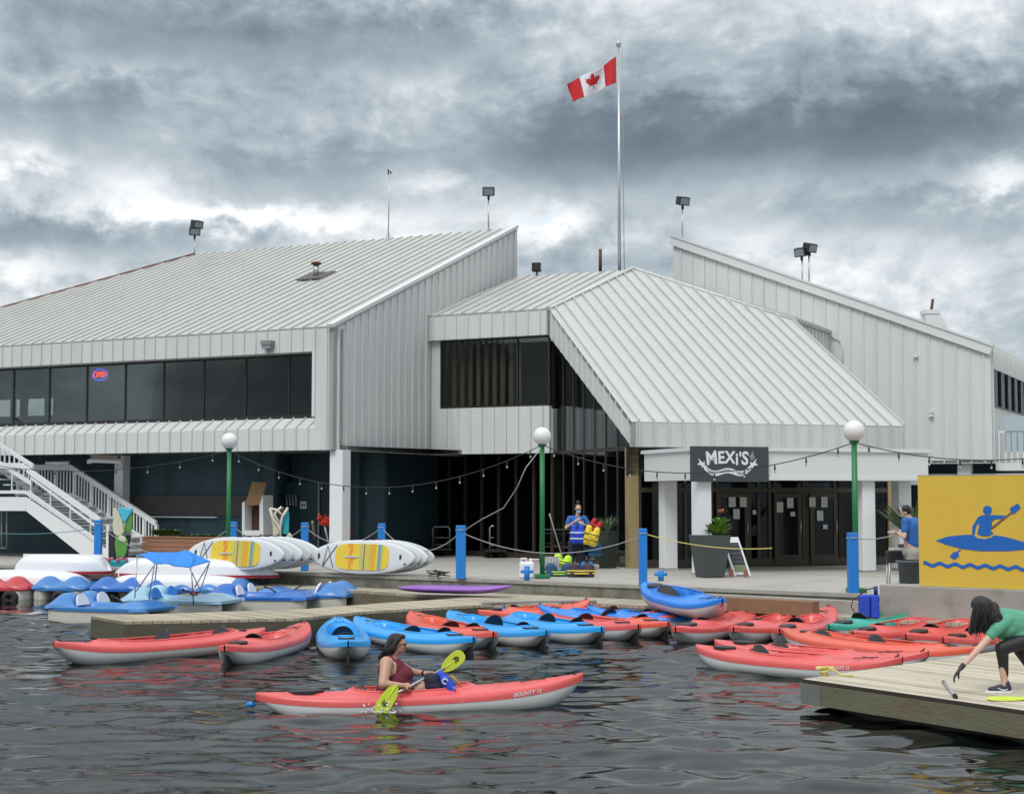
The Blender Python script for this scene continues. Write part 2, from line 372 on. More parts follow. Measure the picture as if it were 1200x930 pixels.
xs = axis(-900, -14, 14, 900, .055); ys = axis(-900, 9, 33, 60, .045)
XX, YY = np.meshgrid(xs, ys, indexing='ij'); ZZ = wave_h(XX, YY)
V = np.stack([XX, YY, ZZ], -1).reshape(-1, 3); n_, m_ = XX.shape
I = np.arange(n_*m_).reshape(n_, m_); Fq = np.stack([I[:-1,:-1], I[1:,:-1], I[1:,1:], I[:-1,1:]], -1).reshape(-1, 4)
wm = bpy.data.meshes.new('water'); wm.vertices.add(len(V)); wm.vertices.foreach_set('co', V.ravel().astype(np.float32))
wm.loops.add(Fq.size); wm.loops.foreach_set('vertex_index', Fq.ravel().astype(np.int32)); wm.polygons.add(len(Fq))
wm.polygons.foreach_set('loop_start', np.arange(0, Fq.size, 4, dtype=np.int32)); wm.polygons.foreach_set('loop_total', np.full(len(Fq), 4, dtype=np.int32))
wm.polygons.foreach_set('use_smooth', np.ones(len(Fq), bool)); wm.update(calc_edges=True); wm.validate()
wob = bpy.data.objects.new('water', wm); col.objects.link(wob); wob['kind'] = 'structure'
m = bpy.data.materials.new('lake_water'); m.use_nodes = True; t = NT(m.node_tree); b = t.n['Principled BSDF']
b.inputs['Base Color'].default_value = (.004,.006,.005,1); b.inputs['Roughness'].default_value = .03; b.inputs['IOR'].default_value = 1.45
tcn = t.new('ShaderNodeTexCoord'); mp = t.new('ShaderNodeMapping'); mp.inputs['Scale'].default_value = (.6,1.5,1); t.l.new(tcn.outputs['Object'], mp.inputs[0])
bn = t.new('ShaderNodeBump'); bn.inputs['Strength'].default_value = .07; bn.inputs['Distance'].default_value = .02
t.l.new(t.noise(mp.outputs[0], 9, 5, .6, .4), bn.inputs['Height']); t.l.new(bn.outputs[0], b.inputs['Normal']); wm.materials.append(m)

EDGE = [(-70,66),(-25,46),(-13.9,41.7),(-5.84,38.12),(0,34.24),(1.82,32.9),(6.5,29.45),(9.8,27.2),(40,10),(60,8)]
mb = MB(); pts = [A3(x, y, .65) for x, y in EDGE]+[A3(70,8,.65), A3(70,85,.65), A3(-70,85,.65)]
mb.prism(pts, A3(0,0,-.2)); struct('quay_deck', mb, deckc)
mb = MB()
for (x0, y0), (x1, y1) in zip(EDGE[:-1], EDGE[1:]):
    d = unit((x1-x0, y1-y0, 0)); n = A3(d[1], -d[0], 0)      # towards the water
    L = math.hypot(x1-x0, y1-y0)
    mb.par(A3(x0, y0, .592)+n*.02, d*L, -n*.25, A3(0,0,-1.4))
tag(mb.build('quay_wall', concwall), 'stained concrete quay wall under the edge of the terrace', 'wall')
mb = MB()
for (x0, y0), (x1, y1) in zip(EDGE[:-1], EDGE[1:]):
    d = unit((x1-x0, y1-y0, 0)); n = A3(d[1], -d[0], 0); L = math.hypot(x1-x0, y1-y0)
    mb.par(A3(x0, y0, .664)+n*.06, d*L, -n*.28, A3(0,0,-.07))
struct('quay_kerb', mb, conc)
mb = MB(); mb.prism([A3(-1500,84,.6),A3(1500,84,.6),A3(1500,1500,.6),A3(-1500,1500,.6)], A3(0,0,-.3)); struct('ground', mb, groundm)

# ============================================================ BUILDING
def dirn(deg): a = R(deg); return A3(math.sin(a), math.cos(a), 0)
bD = dirn(26.8); aD = dirn(26.8-90); eD = dirn(71.8); kD = A3(-eD[1], eD[0], 0); UP = A3(0,0,1)
EL = D(740,495,39.5); Mid = EL+eD*4.05
def mir(P): return P-2*((P-Mid)@eD)*eD
Bc = D(390,527,42.5); Bc[2] = 0
Bt = PL(606,268,Bc,aD)
ZS, ZA, ZR = 3.80, 7.21, Bt[2]
LB = np.linalg.norm((Bt-Bc)[:2])           # depth of left wing slope
building = thing('lakeside_building', 'white metal clad pavilion with steep seamed roofs and dark windows behind the terrace', 'building', (0, 46, .65))
def poly_spans(poly, x):
    ys_ = []
    n = len(poly)
    for i in range(n):
        (x0, y0), (x1, y1) = poly[i], poly[(i+1) % n]
        if (x0 <= x < x1) or (x1 <= x < x0): ys_.append(y0+(y1-y0)*(x-x0)/(x1-x0))
    ys_.sort(); return list(zip(ys_[::2], ys_[1::2]))
def panel(mb, Pts, u, n, th=.06, sp=.406, rw=.03, rh=.045, off=0, ribs=True):
    """flat sheet on polygon Pts with standing seams running perpendicular to u in the plane; n = outward normal"""
    u = unit(u); n = unit(n); v = unit(np.cross(n, u)); P0 = np.array(Pts[0], float)
    if v[2] < 0: v = -v
    p2 = [((np.array(P)-P0)@u, (np.array(P)-P0)@v) for P in Pts]
    P3 = [P0+a*u+b*v for a, b in p2]
    mb.prism(P3, -n*th)
    if not ribs: return
    lo = min(a for a, b in p2); hi = max(a for a, b in p2); x = lo+sp*.5+off
    while x < hi-.02:
        for y0, y1 in poly_spans(p2, x):
            if y1-y0 > .05: mb.par(P0+(x-rw/2)*u+(y0+.004)*v+n*.0, rw*u, (y1-y0-.008)*v, n*rh)
        x += sp
nA = -bD; nB = -aD if (-aD)@A3(0,-1,0) > 0 else aD    # outward normals
# --- left wing roof (plane through eave A and top of B edge)
LA = 26.0
eaveR = Bc+UP*ZA; eaveL = eaveR+aD*LA
slope = unit(Bt-eaveR); nR = unit(np.cross(aD, slope)); nR = nR if nR[2] > 0 else -nR
ridgeR = Bt
R1 = PL(228,299,eaveR,nR); # end of ridge (left)
R2 = PL(-40,373,eaveR,nR); R3 = PL(-40,404,eaveR,nR)
mb = MB(); panel(mb, [eaveR+nR*.03, ridgeR+nR*.03, R1+nR*.03, R2+nR*.03, eaveL+nR*.03], aD, nR, th=.12, rw=.03, rh=.038)
mb.build('roof', roofm, building, 'broad pale seamed roof of the left wing')
mb = MB(); mb.tube([R1+nR*.02+UP*.03, R2+UP*.03], .05, 6); mb.build('roof_edge_trim', rust, building, 'dark trim strip along the left roof hip')
mb = MB(); mb.par(eaveR+A3(0,0,.0)+nB*.06-slope*.1+nR*.02, slope*(LB/abs(slope@bD)+.12), -nB*.2, nR*.10); mb.build('roof_edge_trim', trim, building)
# --- B wall
zB = lambda s: ZA+(ZR-ZA)*s/LB
mb = MB(); panel(mb, [Bc+UP*ZS, Bc+bD*LB+UP*ZS, Bc+bD*LB+UP*(ZR-.05), Bc+UP*(ZA-.05)], bD, nB, th=.15, rw=.05, rh=.07)
mb.build('wall', siding, building, 'tall seamed gable wall of the left wing')
# --- A facade: upper fascia, pilaster, lower canted band
zf = 6.56; zl = 4.42; zw = 4.73; REC = .5; PIL = .62
mb = MB(); panel(mb, [Bc+UP*zf, Bc+UP*(ZA-.02), Bc+aD*LA+UP*(ZA-.02), Bc+aD*LA+UP*zf], aD, nA, th=.5-.01)
panel(mb, [Bc+UP*ZS, Bc+UP*zf, Bc+aD*PIL+UP*zf, Bc+aD*PIL+UP*ZS], aD, nA, th=.5, off=.0)
panel(mb, [Bc+aD*PIL+UP*ZS, Bc+aD*PIL+UP*zl, Bc+aD*LA+UP*zl, Bc+aD*LA+UP*ZS], aD, nA, th=.12)
cant = unit(-nA*REC+UP*(zw-zl)); nc = unit(nA*(zw-zl)+UP*REC)
panel(mb, [Bc+aD*PIL+UP*zl, Bc+aD*PIL+UP*zw-nA*REC, Bc+aD*LA+UP*zw-nA*REC, Bc+aD*LA+UP*zl], aD, nc, th=.05)
mb.build('fascia', siding, building, 'seamed metal bands above and below the long window')
mb = MB(); mb.par(Bc+aD*(PIL-.03)+UP*zw-nA*.0, aD*.09, nA*.05, UP*(zf-zw)); mb.build('corner_trim', trim, building)
# long window bays
wpx = [-32,15,57,101,146,191,238,287,338,368]
wb = [PL(x, 480, Bc-nA*REC, bD) for x in wpx]; wb = [A3(p[0], p[1], 0) for p in wb]
wb[-1] = Bc+aD*PIL-nA*REC; wb[-1][2] = 0; wb = [wb[0]+aD*1.25*k for k in (8,7,6,5,4,3,2,1)]+wb
for q0, q1 in zip(wb[:-1], wb[1:]):
    L = np.linalg.norm(q1-q0); f = MB(); d = -aD
    f.par(q0+UP*zw+nA*.02, d*L, -nA*.08, UP*.09); f.par(q0+UP*(zf-.06)+nA*.02, d*L, -nA*.08, UP*.06)
    f.par(q0+UP*(zw+.09)+nA*.02, d*.045, -nA*.08, UP*(zf-zw-.15))
    fo = f.build('window', darkframe, building); g = MB(); g.par(q0+UP*(zw+.09)+d*.05, d*(L-.05), -nA*.012, UP*(zf-zw-.15)); g.build('pane', glass, fo)
# room behind the long window
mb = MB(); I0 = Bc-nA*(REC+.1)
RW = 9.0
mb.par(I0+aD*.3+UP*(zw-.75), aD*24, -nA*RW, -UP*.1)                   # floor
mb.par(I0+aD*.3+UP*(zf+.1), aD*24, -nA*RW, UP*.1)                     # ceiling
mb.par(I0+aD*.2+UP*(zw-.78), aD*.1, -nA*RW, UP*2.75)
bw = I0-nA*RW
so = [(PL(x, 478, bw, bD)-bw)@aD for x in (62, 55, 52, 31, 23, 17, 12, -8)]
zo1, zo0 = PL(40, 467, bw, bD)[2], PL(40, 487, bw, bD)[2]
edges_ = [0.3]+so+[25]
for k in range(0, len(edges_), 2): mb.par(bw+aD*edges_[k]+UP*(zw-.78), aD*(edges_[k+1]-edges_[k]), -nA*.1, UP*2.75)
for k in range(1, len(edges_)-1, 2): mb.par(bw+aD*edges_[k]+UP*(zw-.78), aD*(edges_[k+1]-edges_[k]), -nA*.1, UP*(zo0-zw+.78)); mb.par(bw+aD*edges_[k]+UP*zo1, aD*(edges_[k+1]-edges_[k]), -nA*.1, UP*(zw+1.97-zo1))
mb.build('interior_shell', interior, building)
# furniture in the room: small things set back from the glass
NTH = ['first','second','third','fourth','fifth']
def room_table(s, dd, k):
    c = I0+aD*s-nA*dd+UP*(zw-.75)
    th_ = thing('dining_table', 'dim table behind the long upper window, %s from its right end' % NTH[k], 'table', c, 'tables behind the long upper window')
    mb = MB(); mb.box(c+UP*.74, (1.0,.7,.04), R(-26)); mb.build('tabletop', mat('table_wood',(.42,.36,.28),.4), th_)
    mb = MB(); mb.tube([c, c+UP*.72], .04, 8); mb.build('pedestal', black, th_)
def room_chair(s, dd, flip, k):
    c = I0+aD*s-nA*dd+UP*(zw-.75)
    th_ = thing('dining_chair', 'dim chair %s of the %s table behind the long upper window' % ('left' if flip > 0 else 'right', NTH[k]), 'chair', c, 'chairs behind the long upper window')
    mb = MB(); mb.box(c+UP*.45, (.42,.42,.04), R(-26)); mb.build('seat', black, th_)
    mb = MB(); mb.par(c+aD*(.2*flip)+UP*.5-nA*.2, aD*.03, nA*.4, UP*.5); mb.build('backrest', black, th_)
    for i in (-.18,.18):
        for j in (-.18,.18):
            mb = MB(); mb.tube([c+aD*i+nA*j, c+aD*i+nA*j+UP*.44], .015, 5); mb.build('leg', black, th_)
for k, s in enumerate((2.2, 5.2, 8.0, 10.2, 12.2)): room_table(s, 1.0, k); room_chair(s+.8, 1.0, 1, k); room_chair(s-.8, 1.0, -1, k)
# OPEN neon
oc = PL(117,439,Bc-nA*(REC+.08),bD)
neon = thing('neon_sign', 'red and blue neon open sign hanging inside the long upper window', 'neon sign', oc)
mb = MB(); ring = [oc+(-aD)*.29*math.cos(q)+UP*.17*math.sin(q) for q in np.linspace(0, 2*math.pi, 29)[:-1]]; mb.tube(ring, .018, 6, closed=True); mb.build('oval_tube', neonb, neon)
vs, fs = text_mesh('OPEN', .26, .010, .002, shear=.15); mb = MB(); mb.add([oc+(-aD)*x*.82+UP*y-nA*z for x, y, z in vs], fs); mb.build('lettering', neonr, neon)
# --- central block C
CL = EL+kD*(7.3*math.cos(R(30))); CL[2] = EL[2]+7.3*.5
Cc = A3(CL[0], CL[1], 0)
tC = 4.12; Cj = Cc+aD*tC
ZCt = CL[2]; ZCf = 7.30; ZCs = 3.80; ZCw0 = 5.20; ZCw1 = 7.28
CW = 3.72
mb = MB(); panel(mb, [Cc+UP*ZCf+nA*.18, Cc+UP*ZCt+nA*.18, Cj+UP*ZCt+nA*.18, Cj+UP*ZCf+nA*.18], aD, nA, th=.4)
panel(mb, [Cc+UP*ZCs, Cc+UP*ZCw0, Cc+aD*(CW+.3)+UP*ZCw0, Cc+aD*(CW+.3)+UP*ZCs], aD, nA, th=.2)
panel(mb, [Cc+aD*CW+UP*ZCw0, Cc+aD*CW+UP*ZCf, Cc+aD*(CW+.3)+UP*ZCf, Cc+aD*(CW+.3)+UP*ZCw0], aD, nA, th=.2, ribs=False)
mb.build('fascia', siding, building, 'seamed metal band round the middle bay')
fr = MB()
for z0, z1 in ((ZCw0, ZCw0+.06), (ZCf-.05, ZCf)): fr.par(Cc+UP*z0-nA*.03, aD*CW, -nA*.08, UP*(z1-z0))
for s in (0.0, 1.05, CW-.05): fr.par(Cc+aD*s+UP*(ZCw0+.06)-nA*.03, aD*.05, -nA*.08, UP*(ZCf-ZCw0-.11))
fo = fr.build('window', darkframe, building, 'large dark window of the middle bay')
g = MB(); g.par(Cc+UP*(ZCw0+.06)-nA*.06, aD*CW, -nA*.012, UP*(ZCf-ZCw0-.1)); g.build('pane', glass, fo)
mb = MB()
for i in range(9): mb.par(Cc+aD*(1.15+i*.28)-nA*.45+UP*(ZCw0-.1), aD*.14, -nA*.03, UP*2.1)
mb.build('blinds', mat('brown_blinds',(.26,.21,.17),.8), building)
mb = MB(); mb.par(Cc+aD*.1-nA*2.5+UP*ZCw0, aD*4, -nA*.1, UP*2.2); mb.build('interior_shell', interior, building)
mb = MB(); dw0 = Cc+bD*.12+aD*.0-aD*.08
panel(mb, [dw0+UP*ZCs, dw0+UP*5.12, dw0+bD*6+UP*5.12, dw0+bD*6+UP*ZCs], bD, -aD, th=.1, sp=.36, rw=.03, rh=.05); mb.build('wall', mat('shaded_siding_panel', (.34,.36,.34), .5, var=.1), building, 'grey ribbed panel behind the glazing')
# C roof: from fascia top back to apex
apex = EL+eD*4.05+kD*(11.0*math.cos(R(30))); apex[2] = EL[2]+11.0*.5
c1 = Cc+UP*(ZCt+.02)+nA*.2; c2 = Cj+UP*(ZCt+.02)+nA*.2+aD*.1
nC = unit(np.cross(aD, apex-c1)); nC = nC if nC[2] > 0 else -nC
back1 = PL(609,324,c1,nC); ap2 = apex+UP*.02
mb = MB(); panel(mb, [c1, c2, back1, ap2], aD, nC, th=.1, rw=.03, rh=.04); mb.build('roof', roofm, building, 'small seamed roof over the middle bay')
# mirrored roof on far side of the apex (seen only from elsewhere)
mD = aD-2*(aD@eD)*eD; mN = nA-2*(nA@eD)*eD
mb = MB(); mc, mj = mir(Cc), mir(Cj); panel(mb, [mc+UP*3.6+mN*.1, mc+UP*ZCt+mN*.1, mj+UP*ZCt+mN*.1, mj+UP*3.6+mN*.1], mD, mN, th=.2); mb.build('wall', siding, building)
mb = MB(); panel(mb, [mir(c1), mir(c2), mir(back1), ap2], (lambda q: q-2*(q@eD)*eD)(aD), (lambda q: q-2*(q@eD)*eD)(nC), th=.1); mb.build('roof', roofm, building)
# --- big entrance roof E
upE = kD*math.cos(R(30))+UP*.5; nE = unit(np.cross(eD, upE)); nE = nE if nE[2] > 0 else -nE
ER = EL+eD*8.1; CR = ER+upE*7.2; CLu = EL+upE*7.3
mb = MB(); panel(mb, [EL+nE*.03, ER+nE*.03, CR+nE*.03, apex+nE*.03, CLu+nE*.03], eD, nE, th=.12, rw=.03, rh=.075, sp=.413)
mb.build('roof', roofw, building, 'steep seamed roof sloping down over the entrance')
mb = MB(); mb.tube([CLu+nE*.05, apex+nE*.06], .06, 6); mb.tube([apex+nE*.06, CR+nE*.05], .045, 6); mb.build('ridge_cap', trim, building)
fh = .62
mb = MB(); panel(mb, [EL-UP*fh, EL+UP*.02, ER+UP*.02, ER-UP*fh], eD, -kD, th=.12, sp=.413, rw=.035, rh=.05); mb.build('fascia', roofw, building, 'seamed eave band over the entrance')
for S, sd_ in ((EL, -eD), (ER, eD)):
    P = [S-UP*fh, S+UP*.03, S+upE*7.25+UP*.03, S+upE*7.25-UP*.78]
    mb = MB(); panel(mb, P, kD, sd_, th=.12, sp=.42, rw=.02, rh=.03)
    mb.build('verge', siding, building, 'sloping side edge of the entrance roof')
mb = MB(); S0 = EL-UP*(fh-.05)+eD*.12+kD*.1
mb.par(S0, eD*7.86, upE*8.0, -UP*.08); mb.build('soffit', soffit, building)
# --- glass side walls of the entrance (left one in view, right one mirrored)
def glass_side(base0, topfun, name_lab):
    # base0: front post position; run back along kD for Lg
    Lg = 5.9; n = 7; step = Lg/n
    f = MB(); x0 = base0
    zt = lambda s: topfun(s)
    for i in range(n+1):
        s = i*step; f.par(x0+kD*s+UP*.65+eD*.035, kD*.07, eD*.05, UP*(zt(s)-.65))
    for z in (.66, 1.0, 3.75):
        f.par(x0+UP*z+eD*.032, kD*Lg, eD*.05, UP*.09)
    o = f.build('window', bronze, building, name_lab)
    for i in range(n):
        s0, s1 = i*step+.07, (i+1)*step
        g = MB(); P = [x0+kD*s0+UP*.75+eD*.05, x0+kD*s1+UP*.75+eD*.05, x0+kD*s1+UP*zt(s1)+eD*.05, x0+kD*s0+UP*zt(s0)+eD*.05]
        g.prism(P, eD*.012); g.build('pane', glassrf, o)
gb = EL+eD*.22+kD*.75; gb[2] = 0
tf = lambda s: EL[2]-fh+(s+.75)*math.tan(R(30))-.02
glass_side(gb, tf, 'tall bronze framed glazing beside the entrance')
gb2 = ER-eD*.32+kD*.75; gb2[2] = 0
glass_side(gb2, tf, 'tall bronze framed glazing on the far side of the entrance')
for P in (gb-eD*.12-kD*.35, gb2+eD*.0-kD*.35):
    mb = MB(); mb.par(P+UP*.65, eD*.26, kD*.3, UP*(EL[2]-fh-.65)); mb.build('entrance_pillar', gold, building, 'weathered golden brown pillar at the end of the glazing')
# --- entrance door wall under the eave
dw = Mid+kD*.45; dw[2] = 0
dwx = lambda px, py: PL(px, py, dw, kD)
f = MB(); s_of = lambda px: (dwx(px, 620)-dw)@eD
ztop = 3.1
frame_px = [742,790,832,838,876,887,900,906,940,944,976,983,1000]
ssx = [s_of(x) for x in frame_px]
for s in [-3.7,-3.0,-2.4]+ssx[1:]+[2.2,2.9,3.7]: f.par(dw+eD*s+UP*.65-kD*.04, eD*.09, kD*.1, UP*(ztop-.65))
f.par(dw+eD*-3.7+UP*2.62-kD*.045, eD*7.4, kD*.09, UP*.12); f.par(dw+eD*-3.7+UP*.655-kD*.045, eD*7.4, kD*.09, UP*.22)
o = f.build('window', bronze, building, 'bronze framed glass wall under the entrance canopy')
g = MB(); g.par(dw+eD*-3.7+UP*.8, eD*7.4, kD*.012, UP*2.3); g.build('pane', glassdk, o)
g = MB(); g.par(dw+eD*-4.0+UP*3.05-kD*.05, eD*8.0, kD*.1, UP*.75); g.build('transom_panel', darkframe, building)
for (a, b_) in ((838,876),(906,938),(948,980)):
    s0, s1 = s_of(a), s_of(b_)
    d_ = MB(); q = dw-kD*.09
    wd = s1-s0
    for (x0, x1, z0, z1) in ((0,.12,.70,2.6),(wd-.12,wd,.70,2.6),(.12,wd-.12,.70,.95),(.12,wd-.12,2.48,2.6)): d_.par(q+eD*(s0+x0)+UP*z0, eD*(x1-x0), kD*.045, UP*(z1-z0))
    do = d_.build('door', bronze, building)
    g = MB(); g.par(q+eD*(s0+.12)+UP*.95+kD*.02, eD*(wd-.24), kD*.01, UP*1.53); g.build('pane', glassdk, do)
    h = MB(); h.tube([q+eD*(s1-.06)-kD*.05+UP*1.5, q+eD*(s1-.06)-kD*.05+UP*1.85], .014, 6); h.build('handle', metal, do)
k = 0
for (x, y, w_, h_) in ((858,588,.20,.26),(871,588,.20,.26),(863,602,.19,.26),(914,594,.19,.27),(926,589,.19,.27),(929,602,.14,.12),(952,588,.19,.26),(966,588,.19,.28),(961,604,.19,.27),(967,617,.14,.12),(884,600,.1,.12)):
    c = PL(x, y, dw-kD*.105, kD); mb = MB(); mb.par(c-eD*w_/2-UP*h_/2, eD*w_, -kD*.004, UP*h_)
    tag(mb.build('paper_notice', paper), 'white paper notice, '+['upper left on the left door','upper right on the left door','lower one on the left door','left one on the middle door','upper right one on the middle door','small one low on the middle door','upper left on the right door','upper right on the right door','middle one on the right door','small lowest one on the right door','small one beside the planter door frame'][k], 'notice', 'paper notices on the entrance doors'); k += 1
# interior dark wall behind doors and side glass
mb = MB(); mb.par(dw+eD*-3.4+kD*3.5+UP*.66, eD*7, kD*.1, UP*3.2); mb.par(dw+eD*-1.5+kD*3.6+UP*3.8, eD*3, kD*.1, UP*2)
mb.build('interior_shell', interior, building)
# --- canopy
def mt(s, t_): P = Mid+eD*s+kD*t_; P[2] = 0; return P
can = MB(); cz0, cz1 = 2.90, 3.60
can.par(mt(-3.72,-3.3)+UP*cz0, eD*6.3, kD*.25, UP*(cz1-cz0)); can.par(mt(-3.72,-3.05)+UP*cz0, eD*.25, kD*3.0, UP*(cz1-cz0)); can.par(mt(2.33,-3.05)+UP*cz0, eD*.25, kD*3.0, UP*(cz1-cz0))
can.build('canopy_beam', trim, building, 'plain pale beam of the entrance canopy')
mb = MB(); mb.par(mt(-3.78,-3.36)+UP*(cz1-.002), eD*6.42, kD*3.4, UP*.09); mb.par(mt(-3.47,-3.04)+UP*(cz0+.3), eD*5.8, kD*3.0, UP*.05); mb.build('canopy_roof', trim, building)
mb = MB(); mb.par(mt(-3.76,-3.34)+UP*(cz0-.0)-kD*.0, eD*6.38, kD*.035, UP*.07); mb.build('canopy_trim', trim, building)
def column(P, w_, z1, z0=.65, lab=None, d1=eD, d2=kD, ww=None):
    mb = MB(); mb.par(P-d1*w_/2-d2*w_/2+UP*z0, d1*w_, d2*(ww or w_), UP*(z1-z0)); o = mb.build('column', white, building, lab, bevel=.01)
    m2 = MB(); m2.par(P-d1*(w_/2+.015)-d2*(w_/2+.015)+UP*(z0), d1*(w_+.03), d2*((ww or w_)+.03), UP*.05); m2.build('base_plate', metal, o)
column(mt(-3.53,-3.05), .36, cz0, .65); column(mt(-3.2,-.35), .36, cz0, .65); column(mt(.95,-3.0), .36, cz0, .65); column(mt(2.30,-2.5), .36, cz0)
# --- columns under wings
Pc = G(395,650,.65); cpt = PL(395,527,Bc,aD)
column(Bc+aD*-.02+bD*.35+UP*0, .42, ZS, .65, d1=aD, d2=bD)
pc = PL(112,560,Bc-nA*.6,bD); pc[2] = 0; column(pc+bD*1.2, .34, ZS, .65, d1=aD, d2=bD)
cq = PL(1131,550,Fc+bD*.4,bD) if False else None
# --- soffit slab of left wing + C
mb = MB()
P = [Bc+aD*LA+nA*-.02, Bc-nB*.02+nA*-.02, Bc+bD*6.2-nB*.02, Cj+bD*.1, Cc+bD*.1, Cc+bD*14, Bc+aD*LA+bD*14]
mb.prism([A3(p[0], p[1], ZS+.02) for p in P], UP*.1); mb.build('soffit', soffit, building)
# --- under-wing walls
W0 = Bc+bD*2.4
def wall_strip(s0, s1, dd, z0, z1, m_, lab=None, name='wall', th=.15):
    mb = MB(); mb.par(Bc+aD*s0+bD*dd+UP*z0, aD*(s1-s0), bD*th, UP*(z1-z0)); return mb.build(name, m_, building, lab)
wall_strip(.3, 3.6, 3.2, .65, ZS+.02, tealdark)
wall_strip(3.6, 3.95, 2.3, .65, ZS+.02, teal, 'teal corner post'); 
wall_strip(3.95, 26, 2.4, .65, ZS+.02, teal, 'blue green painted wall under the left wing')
mb = MB(); mb.par(Bc+aD*4.6+bD*2.395+UP*1.92, aD*6.9, -bD*.06, UP*.62); mb.build('shutter_opening', mat('grey_brown_shutter',(.085,.08,.075),.8,var=.2,vscale=3), building, 'dull brown serving hatch panel')
mb = MB(); mb.par(Bc+aD*5.7+bD*2.33+UP*1.86, aD*4.1, -bD*.12, UP*.04); mb.par(Bc+aD*11+bD*2.33+UP*1.86, aD*.9, -bD*.1, UP*.03); mb.build('ledge', white, building)
def door_flat(px0, px1, py0, plane_d, lab, double=False):
    n = bD; P0 = PL(px0, 600, Bc+bD*(plane_d), n); P1 = PL(px1, 600, Bc+bD*plane_d, n); z1 = PL(px0, py0, Bc+bD*plane_d, n)[2]
    P0[2] = P1[2] = 0; L = np.linalg.norm(P1-P0); d = -aD
    mb = MB(); mb.par(P0+UP*.66-bD*.02, d*L, -bD*.05, UP*(z1-.66)); o = mb.build('door', tealdoor, building, lab)
    mb = MB(); mb.par(P0+UP*.66+d*(L-.05)-bD*.07, d*.04, -bD*.02, UP*(z1-.66))
    if double: mb.par(P0+UP*.66+d*(L/2)-bD*.07, d*.02, -bD*.01, UP*(z1-.66))
    mb.build('door_edge', mat('pale_edge',(.30,.36,.38),.5), o)
    c = P0+d*L*(.62 if double else .45)+UP*(z1-.66-.15 if not double else z1-.85)-bD*.075
    if not double: c = PL(355.5, 591.5, P0-bD*.075, n)
    else: c = PL(450.5, 591, P0-bD*.075, n)
    mb = MB(); mb.par(c-d*.11-UP*.11, d*.22, -bD*.01, UP*.22); o2 = mb.build('door_sign', white, o)
    mb = MB(); mb.par(c-d*.06-UP*.05-bD*.012, d*.05, -bD*.003, UP*.09); mb.par(c+d*.015-UP*.05-bD*.012, d*.05, -bD*.003, UP*.09); mb.build('sign_marks', black, o2)
door_flat(335,376,565,3.2,'dark teal door left of the white column')
# hanging hooks on the door
# recess back wall with double doors (right of column)
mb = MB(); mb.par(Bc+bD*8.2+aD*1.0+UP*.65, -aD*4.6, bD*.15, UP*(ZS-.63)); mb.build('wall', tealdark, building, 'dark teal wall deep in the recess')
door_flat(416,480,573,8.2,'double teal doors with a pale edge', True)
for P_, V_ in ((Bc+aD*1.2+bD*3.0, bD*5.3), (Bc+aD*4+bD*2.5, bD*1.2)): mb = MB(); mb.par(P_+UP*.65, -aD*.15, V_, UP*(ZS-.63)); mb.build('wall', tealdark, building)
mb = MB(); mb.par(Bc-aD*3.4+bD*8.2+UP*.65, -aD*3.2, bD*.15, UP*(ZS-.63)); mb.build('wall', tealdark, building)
# deep dark glazing behind the lamp (px 487..640)
Q0 = PL(490,600,Bc+bD*8.2,bD); Q0[2] = 0; Q1 = gb+kD*5.9; Q1[2] = 0
Qm = Q0+bD*3.2
mb = MB(); f = MB(); Qa = A3(*G(640,656,.65)[:2], 0)+kD*1.2
Lq = np.linalg.norm(Q1-Q0); dq = unit(Q1-Q0); nq = A3(dq[1], -dq[0], 0)
for i in range(9): f.par(Q0+dq*(Lq*i/8)+UP*.65, dq*.08, nq*.08, UP*(ZS-.63))
f.par(Q0+UP*.66, dq*Lq, nq*.085, UP*.15)
o = f.build('window', bronze, building, 'dark full height glazing deep under the middle bay'); g = MB(); g.par(Q0+UP*.75, dq*Lq, nq*.02, UP*(ZS-.8)); g.build('pane', glassdk, o)
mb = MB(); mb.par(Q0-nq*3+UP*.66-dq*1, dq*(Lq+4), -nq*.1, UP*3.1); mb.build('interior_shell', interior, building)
# --- right wing: wall F and side wall
Fc = mir(Bc); Ft = mir(Bt); fD = unit((Ft-Fc)*A3(1,1,0)); nF = -bD
Fc = PL(1163,540,Fc,bD); Fc[2] = 0
LF = LB+.6
Ft = PL(789,278,Fc,bD); LF = np.linalg.norm((Ft-Fc)[:2])
zF0 = PL(1160,405,Fc,bD)[2]
mb = MB(); panel(mb, [Fc+UP*3.58, Fc+fD*LF+UP*3.58, Fc+fD*LF+UP*(Ft[2]), Fc+UP*zF0], fD, nF, th=.15, rw=.035, rh=.05, sp=.43); mb.build('wall', siding, building, 'tall seamed gable wall of the right wing')
sl = unit(Ft-(Fc+UP*zF0)); nr = unit(np.cross(bD, sl)); nr = nr if nr[2] > 0 else -nr
mb = MB(); mb.par(Fc+UP*zF0+nF*.12-sl*.1, sl*(np.linalg.norm(Ft-Fc-UP*zF0)+.15), -nF*.3, -nr*.28+nr*.5*0)
mb.par(Fc+UP*zF0+nF*.16+nr*.0-sl*.1, sl*(np.linalg.norm(Ft-Fc-UP*zF0)+.15), -nF*.4, nr*.07); mb.build('roof_edge_trim', trim, building)
mb = MB(); P0 = Fc+UP*zF0
panel(mb, [P0-nF*.1+nr*.0, Ft-nF*.1, Ft+bD*20, P0+bD*20], bD, nr, th=.12); mb.build('roof', roofm, building, 'roof of the right wing')
mb = MB(); s0 = Fc-fD*.0
panel(mb, [s0+bD*.1+UP*3.58, s0+bD*.1+UP*zF0, s0+bD*.5+UP*zF0, s0+bD*.5+UP*3.58], bD, -fD, th=.15)
